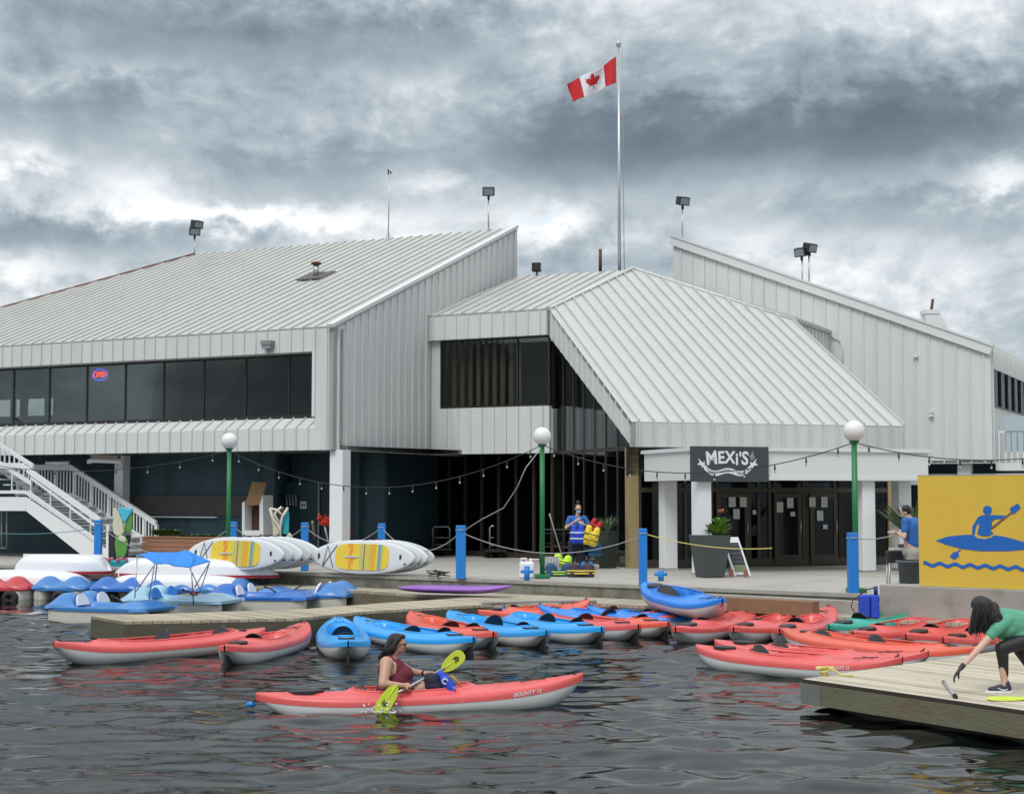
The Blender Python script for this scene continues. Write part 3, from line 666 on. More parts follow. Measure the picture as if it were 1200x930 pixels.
panel(mb, [s0+bD*.5+UP*6.65, s0+bD*.5+UP*zF0, s0+bD*14+UP*zF0, s0+bD*14+UP*6.65], bD, -fD, th=.15)
panel(mb, [s0+bD*.5+UP*3.58, s0+bD*.5+UP*5.4, s0+bD*14+UP*5.4, s0+bD*14+UP*3.58], bD, -fD, th=.15)
mb.build('wall', siding, building, 'side wall of the right wing')
f = MB()
for i in range(8): f.par(s0+bD*(.5+i*1.4)+UP*5.4-fD*.02, bD*.07, fD*.1, UP*1.25)
f.par(s0+bD*.5+UP*5.4-fD*.025, bD*13.4, fD*.11, UP*.06)
o = f.build('window', darkframe, building, 'upper window on the side of the right wing'); g = MB(); g.par(s0+bD*.5+UP*5.4+fD*.04, bD*13.4, fD*.012, UP*1.25); g.build('pane', glassdk, o)
# balcony at far right
mb = MB(); Bq = s0+bD*.6-fD*0
mb.par(Bq+UP*3.60, bD*12, -fD*1.9, -UP*.25); mb.build('balcony_floor', trim, building)
mb = MB(); 
for i in range(10): mb.par(Bq-fD*.1-bD*0+UP*3.62-fD*(i*.19), bD*.04, -fD*.04, UP*.95)
mb.par(Bq-fD*.1+UP*4.57, bD*.05, -fD*1.85, UP*.06); mb.build('railing', white, building)
mb = MB(); q = PL(1177,489,Bq,bD); mb.par(A3(q[0], q[1], 3.95)-bD*.0, -fD*3, bD*.03, UP*1.15); o = mb.build('balcony_screen', mat('pale_blue_screen',(.42,.50,.55),.3), building, 'pale glazed balcony screen')
# ground floor under right wing
mb = MB(); mb.par(Fc+fD*-4+bD*3+UP*.65, fD*16, bD*.15, UP*3.0); mb.build('wall', tealdark, building)
mb = MB(); mb.par(Fc+fD*-14+bD*.5+UP*2.9, fD*17.5, bD*.2, UP*.35); mb.build('beam', trim, building)
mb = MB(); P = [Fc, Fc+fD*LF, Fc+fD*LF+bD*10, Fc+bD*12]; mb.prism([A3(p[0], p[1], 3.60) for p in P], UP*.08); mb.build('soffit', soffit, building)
cq = PL(1131,550,Fc+bD*.5,bD); cq[2] = 0; column(cq, .42, 3.58, .65, d1=fD, d2=bD)
mb = MB(); mb.par(s0+bD*.3+UP*5.2+fD*2.5, bD*14, fD*.1, UP*1.7); mb.par(s0+bD*.3+UP*5.25+fD*.2, bD*14, fD*2.3, UP*.05); mb.build('interior_shell', interior, building)
# small wall boxes on F
for x, y in ((1091,482.5),(1091,486.5),(1073,417)):
    c = PL(x, y, Fc+nF*.08, bD); mb = MB(); mb.box(c, (.14,.12,.09), R(-26)); mb.build('vent_hood', trim, building)
# back row wall hiding the void between the wings
mb = MB(); mb.par(Bc+bD*LB+UP*3.6, fD*-0+eD*7.0, kD*.1, UP*5.9); mb.build('wall', siding, building)

# ---- roof equipment
def floodlight(px, py0, py1, depth, lab, heads=1, yaw=0, tilt=.3, hw=.42):
    b0 = D(px, py1, depth); t0 = D(px, py0, depth)
    r = thing('floodlight', lab, 'floodlight', b0, 'floodlights standing on the roof edges')
    mb = MB(); mb.tube([b0-UP*.25, t0], .028, 8); mb.build('pole', metal, r)
    for i in range(heads):
        c = t0+UP*(.10+.28*i)+A3(.06*i, 0, 0)
        mb = MB(); cs, sn = math.cos(yaw+i*.4), math.sin(yaw+i*.4); u = A3(cs, sn, 0); fw = unit(A3(sn, -cs, -tilt)); vv = np.cross(u, fw)
        vv = vv if vv[2] > 0 else -vv
        mb.par(c-u*hw/2-fw*.14-vv*.02, u*hw, fw*.30, vv*.30); hd = mb.build('lamp_head', black, r, bevel=.02)
        g = MB(); g.par(c-u*(hw/2-.04)+fw*.163+vv*.02, u*(hw-.08), fw*.006, vv*.22); g.build('lens', mat('lens_grey',(.22,.26,.27),.15), hd)
        g = MB(); g.par(c-u*.04-UP*.16, u*.08, fw*.05, UP*.16); g.build('bracket', black, hd)
def ydepth(px, py, P, n): return PL(px, py, P, n)[1]
floodlight(228, 278, 299, ydepth(228,299,eaveR,nR), 'double floodlight at the left end of the left roof ridge', 2, .3)
floodlight(572.5, 232, 270, ydepth(572,272,eaveR,nR), 'floodlight on a pole near the high end of the left roof', 1, 0)
floodlight(799.5, 243, 279, Ft[1], 'floodlight on a pole at the high corner of the right wing', 1, .4)
floodlight(940, 303, 333, ydepth(940,333,Fc,bD), 'left one of the two floodlights side by side on the right roof', 1, -.7)
floodlight(948, 298, 335, ydepth(948,335,Fc,bD), 'right one of the two floodlights side by side on the right roof', 1, .6)
floodlight(628.5, 321, 326, ydepth(628,323,c1,nC)+.6, 'short floodlight peeping over the middle roof ridge', 1, 1.4, 0, .3)
# antenna
yb = ydepth(455,281,eaveR,nR); a0 = D(455,281,yb); a1 = D(456.5,201,yb)
r = thing('antenna_mast', 'thin weather mast on a tripod on the left roof ridge', 'antenna', a0)
mb = MB(); mb.tube([a0-UP*.1, a1], .022, 6); mb.build('pole', metal, r)
mb = MB()
for dx in (-.13,.13): mb.tube([a0+A3(dx,-.05,-.15), a0+A3(0,0,.42)], .015, 5)
mb.tube([a0+A3(0,.2,-.1), a0+A3(0,0,.42)], .015, 5); mb.build('tripod', metal, r)
mb = MB(); mb.prism([a1+A3(-.08,0,.1), a1+A3(.1,0,-.05), a1+A3(.02,0,-.08), a1+A3(-.06,0,-.12)], A3(0,.02,0)); mb.build('wind_vane', black, r)
# vent with dark flashing on the left roof
v0_ = PL(371,326,eaveR,nR)+nR*.08
r = thing('roof_vent', 'short flue with a cap on dark flashing on the left roof', 'vent', v0_)
mb = MB(); mb.par(v0_-aD*-.5-slope*.45-nR*.02, aD*-1.0*-1*-1, slope*.9, nR*.045); mb.build('flashing', mat('lead_flashing',(.10,.10,.09),.7), r)
mb = MB(); mb.tube([v0_, v0_+UP*.36], .1, 12); mb.build('pipe', metal, r); mb = MB(); mb.lathe(v0_+UP*.38, [(.17,0),(.17,.06),(.04,.1)], 14); mb.build('cap', rust, r)
yb = ydepth(703,312,c1,nC); p0 = D(703.5,318,yb); mb = MB(); mb.tube([p0, D(703.5,292,yb)], .055, 8); tag(mb.build('roof_pipe', rust), 'rusty red pipe rising behind the middle roof', 'pipe')
# flue on the right roof
yb = ydepth(1110,390,Fc,bD)+1.4
r = thing('roof_flue', 'tapered white metal flue with a rusty stub pipe on the right roof', 'flue', D(1098,392,yb))
P = [D(1086,384,yb), D(1085,366,yb), D(1100,364,yb), D(1116,393,yb), D(1086,396,yb)]
mb = MB(); mb.prism([P[0], P[1], P[2], P[3], P[4]], A3(0,.6,0)); mb.build('flue_body', trim, r); mb = MB(); mb.box((D(1092.5,365,yb)+A3(0,.3,0)), (.5,.66,.14)); mb.build('cap', trim, r)
mb = MB(); mb.tube([D(1094,365,yb)+A3(0,.3,0), D(1096,349,yb)+A3(0,.3,0)], .05, 8); mb.build('stub_pipe', rust, r)
# wall light on A fascia & small floodlight on F
c = PL(313.5,404,Bc+nA*.12,bD); r = thing('wall_lamp', 'weathered bulkhead lamp on the band above the long window', 'lamp', c)
mb = MB(); mb.box(c+UP*.06, (.34,.22,.12), R(-26)); mb.build('housing', mat('lamp_housing',(.25,.25,.22),.6), r); mb = MB(); mb.box(c-UP*.05, (.28,.18,.12), R(-26)); mb.build('lens', mat('lens_grey',(.22,.26,.27),.15), r)
c = PL(950,395,Fc+nF*.3,bD); r = thing('wall_floodlight', 'black floodlight bracketed to the right gable wall', 'floodlight', c)
mb = MB(); mb.box(c, (.28,.22,.24), .5); mb.build('lamp_head', black, r); mb = MB(); mb.tube([c, c-nF*.35], .03, 6); mb.build('bracket', black, r)
mb = MB(); cc = [PL(x, y, Fc+nF*.07, bD) for x, y in ((924,377),(940,382),(972,392),(985,399),(987,410),(987,440))]
mb.tube(cc, .025, 6); tag(mb.build('conduit', siding), 'pale conduit running over the right gable wall', 'conduit')
# chandelier in C window
# ---- flagpole
fy = apex[1]+.5; f0 = D(726,330,fy); f1 = D(725,54,fy)
r = thing('flagpole', 'tall grey flagpole rising behind the entrance roof', 'flagpole', f0)
mb = MB(); mb.tube([f0-UP*1, f1], [.06,.04], 12); mb.build('pole', polem, r); mb = MB(); mb.lathe(f1, [(.04,-.03),(.09,0),(.095,.12),(.07,.15)], 16); mb.build('finial', polem, r)
mb = MB(); mb.tube([f1+A3(.12,0,0), f0+A3(.16,0,0)], .012, 5); mb.build('halyard', rope, r)
# flag: ripple cloth; u along the fly (0 at the pole), v down
s0x, s0y = D(722,66,fy), D(722,97,fy)
Hst = np.linalg.norm(s0x-s0y); flyv = D(664.5,97,fy)-D(722,66,fy); Lf = 2.05
fly = unit(flyv); nrm = A3(0,1,0)
def flagP(u, v):
    hx = np.linalg.norm(flyv); p = s0x+flyv*u
    top = A3(0,0,-1)*Hst*v*(1-.25*u)+A3(.35*u,0,0)*v*.6
    sag = A3(0,0,-1)*.10*math.sin(u*math.pi)*(1-v)
    rp = .16*math.sin(u*9-v*2.0)*min(1, u*3)
    return p+top+sag+nrm*rp+A3(0,0,.05*math.sin(u*9-v*2.0+1)*min(1,u*3))
flag = thing('flag', 'red and white maple leaf flag flying to the left of its pole', 'flag', s0x)
def leafpoly():
    h = [(0,1),(.1,.78),(.2,.84),(.16,.42),(.36,.62),(.42,.5),(.66,.56),(.58,.32),(.70,.24),(.36,-.08),(.42,-.22),(.04,-.16),(.06,-.55)]
    return h+[(-x, y) for x, y in h[::-1] if x > 0]
def inside(x, y, P):
    c = False; j = len(P)-1
    for i in range(len(P)):
        if (P[i][1] > y) != (P[j][1] > y) and x < (P[j][0]-P[i][0])*(y-P[i][1])/(P[j][1]-P[i][1])+P[i][0]: c = not c
        j = i
    return c
NU, NV = 96, 60; leafP = leafpoly()
gr = [[flagP(i/NU, j/NV) for j in range(NV+1)] for i in range(NU+1)]
red_, wht = MB(), MB(); fr_, fw_ = [], []
for i in range(NU):
    for j in range(NV):
        u, v = (i+.5)/NU, (j+.5)/NV
        isr = u < .25 or u > .75 or inside((u-.5)*4*.62/.5*.85, (.5-v)*2.1, leafP)
        (fr_ if isr else fw_).append((i*(NV+1)+j, (i+1)*(NV+1)+j, (i+1)*(NV+1)+j+1, i*(NV+1)+j+1))
allv = [p for rw in gr for p in rw]
red_.add(allv, fr_, True); wht.add(allv, fw_, True)
for mbx, mm, nm in ((red_, flagr, 'red_cloth'), (wht, flagw, 'white_cloth')):
    o = mbx.build(nm, mm, flag); sm = o.modifiers.new('t', 'SOLIDIFY'); sm.thickness = .01

# ---- Mexi's sign
sg = mt(-3.74,-3.34)+UP*0; W_ = 0
sp0 = PL(809,524,sg-kD*.03,kD); sp1 = PL(901,561,sg-kD*.03,kD)
sw = (sp1-sp0)@eD; z1s, z0s = 3.70, 2.86
r = thing('restaurant_sign', "dark slate sign with white lettering and ribbon on the entrance canopy", 'sign', (sp0[0], sp0[1], z0s))
b0 = A3(sp0[0], sp0[1], 0)
mb = MB(); mb.par(b0+UP*z0s, eD*sw, kD*.03, UP*(z1s-z0s)); mb.build('board', signdark, r)
cx0 = sw*.47; zc = (z0s+z1s)/2
def sgP(x, y, d=.006): return b0+eD*x+UP*(zc+y)-kD*d
word = [('M',.235,-.45,-8),('E',.225,-.22,-2),('X',.235,-.02,0),('i',.22,.145,0),("'",.22,.225,0),('S',.235,.34,8)]
word = [('M',.36,-.42,-6),('E',.33,-.17,-2),('X',.33,.06,2),('i',.32,.245,0),("'",.30,.335,0),('S',.36,.46,6)]
mb = MB()
for ch, sz, x, rot in word:
    vs, fs = text_mesh(ch, sz*1.22, .003, .012); a = R(-rot)
    yy = .10+.05*(1-abs(x)*1.0)
    if ch == 'i': yy -= .03
    mb.add([sgP(cx0+.0+(x+(px*math.cos(a)-py*math.sin(a))*.9), yy+px*math.sin(a)+py*math.cos(a), .006+pz) for px, py, pz in vs], fs)
mb.build('lettering', signwhite, r)
mb = MB(); n = 40; top = []; bot = []
def rib(x): return -.15-.09*math.cos((x+.05)*5.0)*-1*.5-.05*math.cos(x*9.5)
ribc = lambda x: -.20+.045*math.cos(x*8.2)+.22*(abs(x)/.62)**3*.55
xs_ = np.linspace(-.62,.62,n)
for i in range(n-1):
    a, b_ = xs_[i], xs_[i+1]; th_ = .062
    mb.add([sgP(cx0+a,ribc(a)-th_), sgP(cx0+b_,ribc(b_)-th_), sgP(cx0+b_,ribc(b_)+th_), sgP(cx0+a,ribc(a)+th_)], [(0,1,2,3)])
for sgn in (-1, 1):
    e0 = .60*sgn; y0 = ribc(.62)
    pts_ = [(e0,y0+.02),(e0,y0+.13),(e0+.05*sgn,y0+.09),(e0+.17*sgn,y0+.20),(e0+.13*sgn,y0+.10),(e0+.2*sgn,y0+.05),(e0+.08*sgn,y0+.02),(e0+.07*sgn,y0-.04)]
    P = [sgP(cx0+x, y, .005) for x, y in pts_]; mb.prism(P, -kD*.003)
P = [sgP(cx0+.60+.07*math.cos(q)*(1 if q < 3.2 else .8), .17+.11*math.sin(q)+.02, .004) for q in np.linspace(0,6.28,10)[:-1]]
mb.build('ribbon', signwhite, r)
mb = MB(); mb.prism([sgP(cx0+.61,.10),sgP(cx0+.68,.10),sgP(cx0+.72,.17),sgP(cx0+.68,.26),sgP(cx0+.66,.33),sgP(cx0+.62,.24),sgP(cx0+.57,.20)], -kD*.003); mb.build('flame_emblem', mat('grey_emblem',(.22,.25,.25),.6), r)
mb = MB(); txt = 'TACO o NACHOS o TEQUILA'; x = -.53
for ch in txt:
    if ch != ' ':
        vs, fs = text_mesh(ch, .085 if ch != 'o' else .06, .001, .001)
        mb.add([sgP(cx0+x+px, ribc(x)+py, .010) for px, py, pz in vs], fs)
    x += .0485
mb.build('ribbon_lettering', signdark, r)

# ============================================================ DOCKS
Rr_ = R
def G2(px, py, z): p = G(px, py, z); return A3(p[0], p[1], 0)
# finger dock (low, in front of the pedal boats) and walkway under the quay wall
fd0 = A3(-6.62,26.4,0); fd1 = A3(-.3,31.1,0); fdd = unit(fd1-fd0); fdn = A3(-fdd[1], fdd[0], 0)
deckwood = wood_dock('weathered_dock_boards', (.42,.37,.27), (-fdd[1], fdd[0]), .15)
fing = thing('finger_dock', 'low grey plank dock reaching out between the pedal boats and the kayaks', 'dock', fd0+UP*.38)
FDP = [fd0, A3(-3.74,27.15,0), A3(-2.72,28.75,0), A3(-.4,30.6,0), A3(1.2,31.6,0), A3(.2,33.3,0), G2(545,700,.38), G2(450,706,.38), G2(360,713,.38), fd0+fdn*1.5]
mb = MB(); mb.prism([p+UP*.38 for p in FDP], -UP*.05); mb.build('deck_boards', deckwood, fing)
mb = MB(); mb.prism([p+UP*.325-UP*0 for p in FDP], -UP*.32); mb.build('side_beam', mat('shade_darkened_beam',(.085,.08,.055),.8,var=.4,vscale=2.5,dirt=(.16,.14,.09),dscale=2,dthr=.6,stretch=(1,1,2.5),bump=.5,bscale=14), fing)  # beam colour darkened, shadow under the finger dock put into the base tone
mb = MB(); mb.par(fd0+fdd*.05-fdn*.02+UP*.06, fdd*.04, -fdn*.02, UP*.25)
for q in (.12,.26):
    mb.box(fd0+fdd*.25-fdn*.02+UP*q, (.09,.05,.09), math.atan2(fdd[1], fdd[0]))
mb.build('bolt_plate', mat('rusty_iron',(.13,.09,.06),.7), fing)
walkwood = wood_dock('walkway_boards', (.40,.36,.28), (.6,.8), .15)
WK = [A3(-.4,30.6,0), A3(1.7,31.0,0), A3(4.24,29.2,0), A3(6.4,27.0,0), A3(9.4,24.9,0), A3(9.9,27.1,0), A3(6.55,29.35,0), A3(1.85,32.75,0), A3(.0,34.1,0), A3(-5.9,37.95,0), A3(-6.7,36.9,0), A3(-3.4,35.2,0), A3(-1.2,33.0,0), A3(-.2,31.9,0)]
walk = thing('low_walkway', 'low grey walkway running along the foot of the quay wall', 'walkway', A3(2,31,.38))
mb = MB(); mb.prism([p+UP*.372 for p in WK], -UP*.06); mb.build('deck_boards', walkwood, walk)
mb = MB(); mb.prism([p+UP*.31 for p in WK], -UP*.35); mb.build('side_beam', dockside, walk)
mb = MB()
for i in range(14):
    p = A3(-.1,30.8,0)+(A3(1.7,31.0,0)-A3(-.1,30.8,0))*(i/13); 
mb.tube([A3(-.6,30.55,.41), A3(.6,30.95,.42), A3(1.7,31.05,.41)], .035, 6); tag(mb.build('mooring_line', rope), 'frayed grey mooring line lying along the edge of the finger dock', 'rope')
# float under the upturned boats on the left
mb = MB(); P = [A3(-15.5,39.6,0), A3(-7.6,36.8,0), A3(-6.6,37.6,0), A3(-7.4,38.9,0), A3(-14,41.6,0), A3(-17,42.4,0)]
mb.prism([p+UP*.2 for p in P], -UP*.3); tag(mb.build('low_float', conc), 'low concrete float carrying the upturned white boats', 'float')
# right dock
rd0 = A3(3.39,18.13,0); rd1 = A3(5.25,15.25,0); rdd = unit(rd1-rd0); rdb = unit(G2(1130,750,.36)-G2(940,795,.36)); 
rwood = wood_dock('pale_dock_planks', (.47,.43,.34), (rdd[0]*1.0, rdd[1]), .14)
rdock = thing('swim_dock', 'weathered plank dock in the right foreground', 'dock', rd0+UP*.38)
# picture: long front edge (940,795)->(1200,832)
c0 = G2(940,795,.38); c1_ = G2(1200,832,.38); c2_ = G2(1136,767,.38); LB_ = float(np.linalg.norm(G2(1163,759,.38)-c0)); fdir = unit(c1_-c0); bdir = unit(c2_-c0)
R0, R1_, R2_, R3_ = c0, c0+fdir*5.2, c0+fdir*5.2+bdir*LB_, c0+bdir*LB_
rwood = wood_dock('pale_dock_planks', (.52,.465,.36), (fdir[0], fdir[1]), .14, (.035,.03,.02))
mb = MB(); mb.prism([p+UP*.38 for p in (R0,R1_,R2_,R3_)], -UP*.045); mb.build('deck_boards', rwood, rdock, bevel=.006)
mb = MB(); mb.par(R0-fdir*.02+UP*.335+A3(0,-.02,0), fdir*5.2, bdir*.05, -UP*.235); mb.par(R0+UP*.335-fdir*.03, bdir*LB_, fdir*.05, -UP*.235); mb.build('side_beam', dockside, rdock)
mb = MB(); mb.par(R0-fdir*.035+UP*.33+A3(0,-.035,0), fdir*.32, bdir*.012, -UP*.225); mb.build('corner_plate', mat('corner_iron',(.16,.17,.15),.6,var=.3,vscale=6), rdock)
mb = MB(); mb.par(R0+fdir*.35+bdir*.35+UP*.1, fdir*4.6, bdir*(LB_-.8), -UP*.5); mb.build('float', black, rdock)
pz = D(966,790,18.4); pz[2] = .38; r = thing('mooring_cleat', 'pale yellow mooring cleat with rope near the corner of the right dock', 'cleat', pz)
mb = MB(); mb.tube([pz+A3(-.10,0,.09), pz+A3(.12,0,.09)], .025, 8); mb.tube([pz, pz+UP*.09], .03, 8); mb.build('cleat_body', mat('pale_yellow',(.72,.62,.25),.6), r)
mb = MB(); mb.tube([pz+A3(.02,0,.08), pz+A3(.12,-.02,.07), pz+A3(.2,-.05,.02), pz+A3(.32,-.1,.015)], .012, 6); mb.tube([pz+A3(.05*math.cos(q),.05*math.sin(q),.02+.008*q) for q in np.linspace(0,12,30)], .012, 5); mb.build('rope', yrope, r)
pz = R3_-bdir*.25+fdir*.08+UP*.38; r = thing('mooring_cleat', 'yellow mooring cleat behind the crouching woman at the far edge of the dock', 'cleat', pz)
mb = MB(); mb.tube([pz+A3(-.10,0,.09), pz+A3(.12,0,.09)], .035, 8); mb.tube([pz, pz+UP*.09], .04, 8); mb.build('cleat_body', mat('pale_yellow',(.72,.62,.25),.6), r)

# ============================================================ KAYAKS
kc = {}
def kayak_meshes(kind):
    if kind in kc: return kc[kind]
    L, B, cks = {'tandem': (4.2,.84,[(-.05,1.25,.27)]), 'single': (3.7,.76,[(-.12,.62,.255)]), 'short': (3.0,.78,[(-.08,.62,.265)])}[kind]
    seats = {'tandem': [-.95,.22], 'single': [-.42], 'short': [-.38]}[kind]
    NU, NV = 90, 26
    hw = lambda u: .5*B*max(0, 1-abs(u)**2.8)**.68+.012
    sheer = lambda u: .195+.10*abs(u)**3+(.05*max(0, u)**4)
    keel = lambda u: -.085+.27*max(0, (abs(u)-.55)/.45)**2.6
    m = {}
    us = np.sin(np.linspace(-math.pi/2, math.pi/2, NU))
    P = np.zeros((NU, 21, 3))
    for i, u in enumerate(us):
        w_, k, s_ = hw(u), keel(u), sheer(u)-.070
        rake = .10*(abs(u) > .8)*((abs(u)-.8)/.2)**2*0
        for j in range(21):
            a = (j/20*2-1)*math.pi/2
            y = w_*math.copysign(abs(math.sin(a))**.62, a); z = s_-(s_-k)*abs(math.cos(a))**.85
            P[i, j] = (u*L/2*(1-.05*(1-(z-k)/(s_-k+1e-6))*abs(u)**6), y*(.90+.10*abs(math.sin(a))), z)
    mb = MB(); mb.grid(P, True, True); m['hull'] = mb.mesh('hull')
    def cf(x, y): return min(((abs(x-cx)/a)**2.6+(abs(y)/b)**2.6) for cx, a, b in cks)
    NU2, NV2 = 150, 41; us = np.sin(np.linspace(-math.pi/2, math.pi/2, NU2)); P = np.zeros((NU2, NV2, 3))
    for i, u in enumerate(us):
        w_, s_ = hw(u), sheer(u)
        for j in range(NV2):
            v = (j/(NV2-1)*2-1); x = u*L/2
            if abs(v) > .88:
                q = (abs(v)-.88)/.12; y = math.copysign(w_*(1.0+.012-.035*(1-q)**2), v); z = s_-.075*q
            else:
                y = v/.88*w_*.965; t_ = abs(v)/.88
                z = s_+.055*(1-t_**2)*(1-abs(u)**4)+.012
                c = cf(x, y)
                if c < 1.9:
                    rim_ = .035*math.exp(-((c-1.25)/.32)**2); z += rim_
                q = min(1, max(0, (1.05-c)/.22)); q = q*q*(3-2*q)
                z = z*(1-q)+(.02+.01*abs(x))*q
                # moulded grooves
                if c > 1.9 and .35 < t_ < .6 and .45 < abs(u) < .85: z -= .012
            P[i, j] = (x, y, z)
    mb = MB(); mb.grid(P, True, False); m['deck'] = mb.mesh('deck')
    mb = MB()
    for cx, a, b_ in cks:
        pts_ = []
        for q in np.linspace(0, 2*math.pi, 61)[:-1]:
            cx_, sx_ = math.cos(q), math.sin(q)
            x = cx+a*1.06*math.copysign(abs(cx_)**(2/2.6), cx_); y = b_*1.06*math.copysign(abs(sx_)**(2/2.6), sx_)
            pts_.append(A3(x, y, sheer(x/(L/2))+.055*(1-(y/hw(x*2/L))**2)+.045))
        mb.tube(pts_, .014, 6, closed=True)
    m['rim'] = mb.mesh('rim')
    mb = MB(); mb.par(A3(0,-.18,.03), A3(.38,0,.02), A3(0,.36,0), UP*.07); m['seat'] = mb.mesh('seat')
    mb = MB(); n = 10; f = [A3(-.02-.10*0, -.19, .08)]
    pts_ = [A3(0,-.20,.06)]+[A3(-.09*math.sin(q), -.20*math.cos(q), .12+.28*math.sin(q)) for q in np.linspace(0, math.pi, 11)]+[A3(0,.20,.06)]
    mb.prism(pts_, A3(-.045,0,.01)); m['backrest'] = mb.mesh('backrest')
    mb = MB(); xh = -L/2*.70
    hp = [A3(xh+.20*math.cos(q), .135*math.sin(q), 0) for q in np.linspace(0, 2*math.pi, 19)[:-1]]
    mb.prism([p+UP*(sheer(.7)+.065) for p in hp], -UP*.05); m['hatch'] = mb.mesh('hatch')
    mb = MB()
    for s_ in (1, -1):
        x = L/2*.80*1; mb.tube([A3(L/2*.60, s_*.13, sheer(.6)+.075), A3(L/2*.76, -s_*.08, sheer(.76)+.06)], .006, 4)
    m['bungee'] = mb.mesh('bungee')
    mb = MB(); x0 = -L/2; mb.prism([A3(x0+.04,-.02,.17), A3(x0+.02,-.02,-.16), A3(x0+.40,-.02,-.16), A3(x0+.50,-.02,-.03), A3(x0+.22,-.02,.09)], A3(0,.04,0)); m['skeg'] = mb.mesh('skeg')
    mb = MB()
    mb.tube([A3(L/2*.94,-.04,sheer(.94)+.02), A3(L/2*.97,0,sheer(1)+.04), A3(L/2*.94,.04,sheer(.94)+.02)], .009, 5)
    m['grab_loop'] = mb.mesh('grab_loop')
    kc[kind] = (m, L, B, seats, hw, sheer); return kc[kind]
def kayak(kind, p_stern, p_bow, deckmat, label, zs=.29, zb=.29, roll=0, backs=True, world=None, fitlen=True, skeg=True, group='kayaks moored below the terrace'):
    m, L, B, seats, hw, sheer = kayak_meshes(kind)
    a = G(*p_stern, zs) if world is None else world[0]; b_ = G(*p_bow, zb) if world is None else world[1]
    d = b_-a; dist = np.linalg.norm(d[:2]); yaw = math.atan2(d[1], d[0]); pit = math.atan2(d[2], dist)
    c = (a+b_)/2 if fitlen is True else a+d/np.linalg.norm(d)*L/2*(fitlen or 1)
    if fitlen == 'bow': c = b_-d/np.linalg.norm(d)*L/2
    sc = dist/L if fitlen is True else 1.0
    r = thing('kayak', label, 'kayak', (0, 0, 0), group)
    off = .27
    off = .245
    r.location = (c[0], c[1], c[2]-off-.03); r.rotation_euler = (roll, -pit, yaw); r.scale = (max(.75, min(1.15, sc)),1,1)
    def ch(nm, mm, parent=None, loc=(0,0,0), rot=(0,0,0)):
        o = bpy.data.objects.new(nm, m[nm]); col.objects.link(o); o.parent = parent or r; o.location = loc; o.rotation_euler = rot
        if not o.data.materials: o.data.materials.append(mm)
        o.material_slots[0].link = 'OBJECT'; o.material_slots[0].material = mm
        return o
    ch('hull', khull); dk = ch('deck', deckmat); ch('rim', deckmat, dk); ch('hatch', black, dk); ch('bungee', black, dk); ch('grab_loop', black, dk)
    for s_ in seats:
        st = ch('seat', black, None, (s_-.05,0,0)); 
        if backs: ch('backrest', black, st, (0,0,.02*random.random()), (0,-.10-.35*random.random(),0))
    if skeg: ch('skeg', black)
    return r
K = kayak
K('tandem', (310,737), (63,757), kred, 'long red kayak at far left lying along the front of the finger dock', skeg=False)
K('single', (263,758), (368,731), kred, 'red kayak with its blunt stern towards us beside the left blue kayak', fitlen=1)
K('tandem', (408,753), (396,726), kblue, 'leftmost sky blue kayak pointing straight at us with its black skeg down', fitlen=1)
K('tandem', (555,748), (415,726), kblue, 'sky blue kayak passing right behind the paddling woman', fitlen=1)
K('tandem', (578,742), (455,714), kredb, 'red kayak squeezed between two sky blue kayaks', fitlen=1)
K('tandem', (640,740), (500,714), kblue, 'third sky blue kayak from the left, just right of the red one', fitlen=1)
K('tandem', (705,736), (545,709), kblue, 'rightmost sky blue kayak floating in the row, next to the red pair', fitlen=1)
K('tandem', (748,733), (590,707), kred, 'red kayak directly right of the sky blue kayaks', fitlen=1)
K('tandem', (783,730), (610,705), kredb, 'second red kayak right of the sky blue kayaks, its black skeg showing', fitlen=1)
K('tandem', (792,722), (650,709), kred, 'red kayak half hidden in the middle of the cluster behind the red pair', skeg=False)
K('single', (560,716), (690,706), kredb, 'red kayak furthest back against the finger dock', skeg=False, zs=.36, zb=.40)
K('short', (812,719), (700,714), kroyal, 'royal blue kayak nestled among the red ones in the back row', skeg=False, zs=.32, zb=.36)
K('short', (745,717), (650,713), kroyal, 'royal blue kayak at the back just left of its twin', skeg=False, zs=.32, zb=.36)
K('single', (792,736), (885,712), kred, 'red kayak turned right under the tilted blue kayak with a blue clip on its tip', zb=.40, skeg=False, fitlen=1)
K('single', (860,736), (945,712), kred, 'red kayak with open cockpit in the middle of the three angled ones', zb=.40, skeg=False, fitlen=1)
K('short', (914,738), (968,716), kred, 'red kayak right end of the three angled ones, left of the green kayak', zb=.42, skeg=False, fitlen=1)
K('short', (972,733), (1025,722), kteal, 'sea green kayak, the only green one', zs=.34, zb=.42, skeg=False, fitlen=1)
K('tandem', (919,738), (1150,763), kredb, 'long orange red kayak with two black backrests behind the right dock', skeg=False)
K('short', (1000,741), (1078,724), kred, 'red kayak right of the green one with its cockpit open towards the wall', skeg=False, zb=.40, fitlen=1)
K('short', (1062,744), (1128,727), kred, 'red kayak beside the bending woman\'s hair', skeg=False, zb=.40, fitlen=1)
K('single', (1105,748), (1190,733), kred, 'red kayak mostly hidden behind the bending woman', skeg=False, fitlen=1)
kn1 = K('single', (838,751), (1088,769), kred, 'red kayak rafted behind the nearest right one, a little further from us', skeg=False)
kn2 = K('single', (816,757), (1058,776), kred, 'nearest red kayak on the right with white lettering, left of the plank dock', skeg=False)
K('short', (0,0), (0,0), kroyal, 'royal blue kayak dragged nose down off the terrace edge', world=(D(752,682,30.6), D(856,707,26.9)), roll=.16, skeg=False)
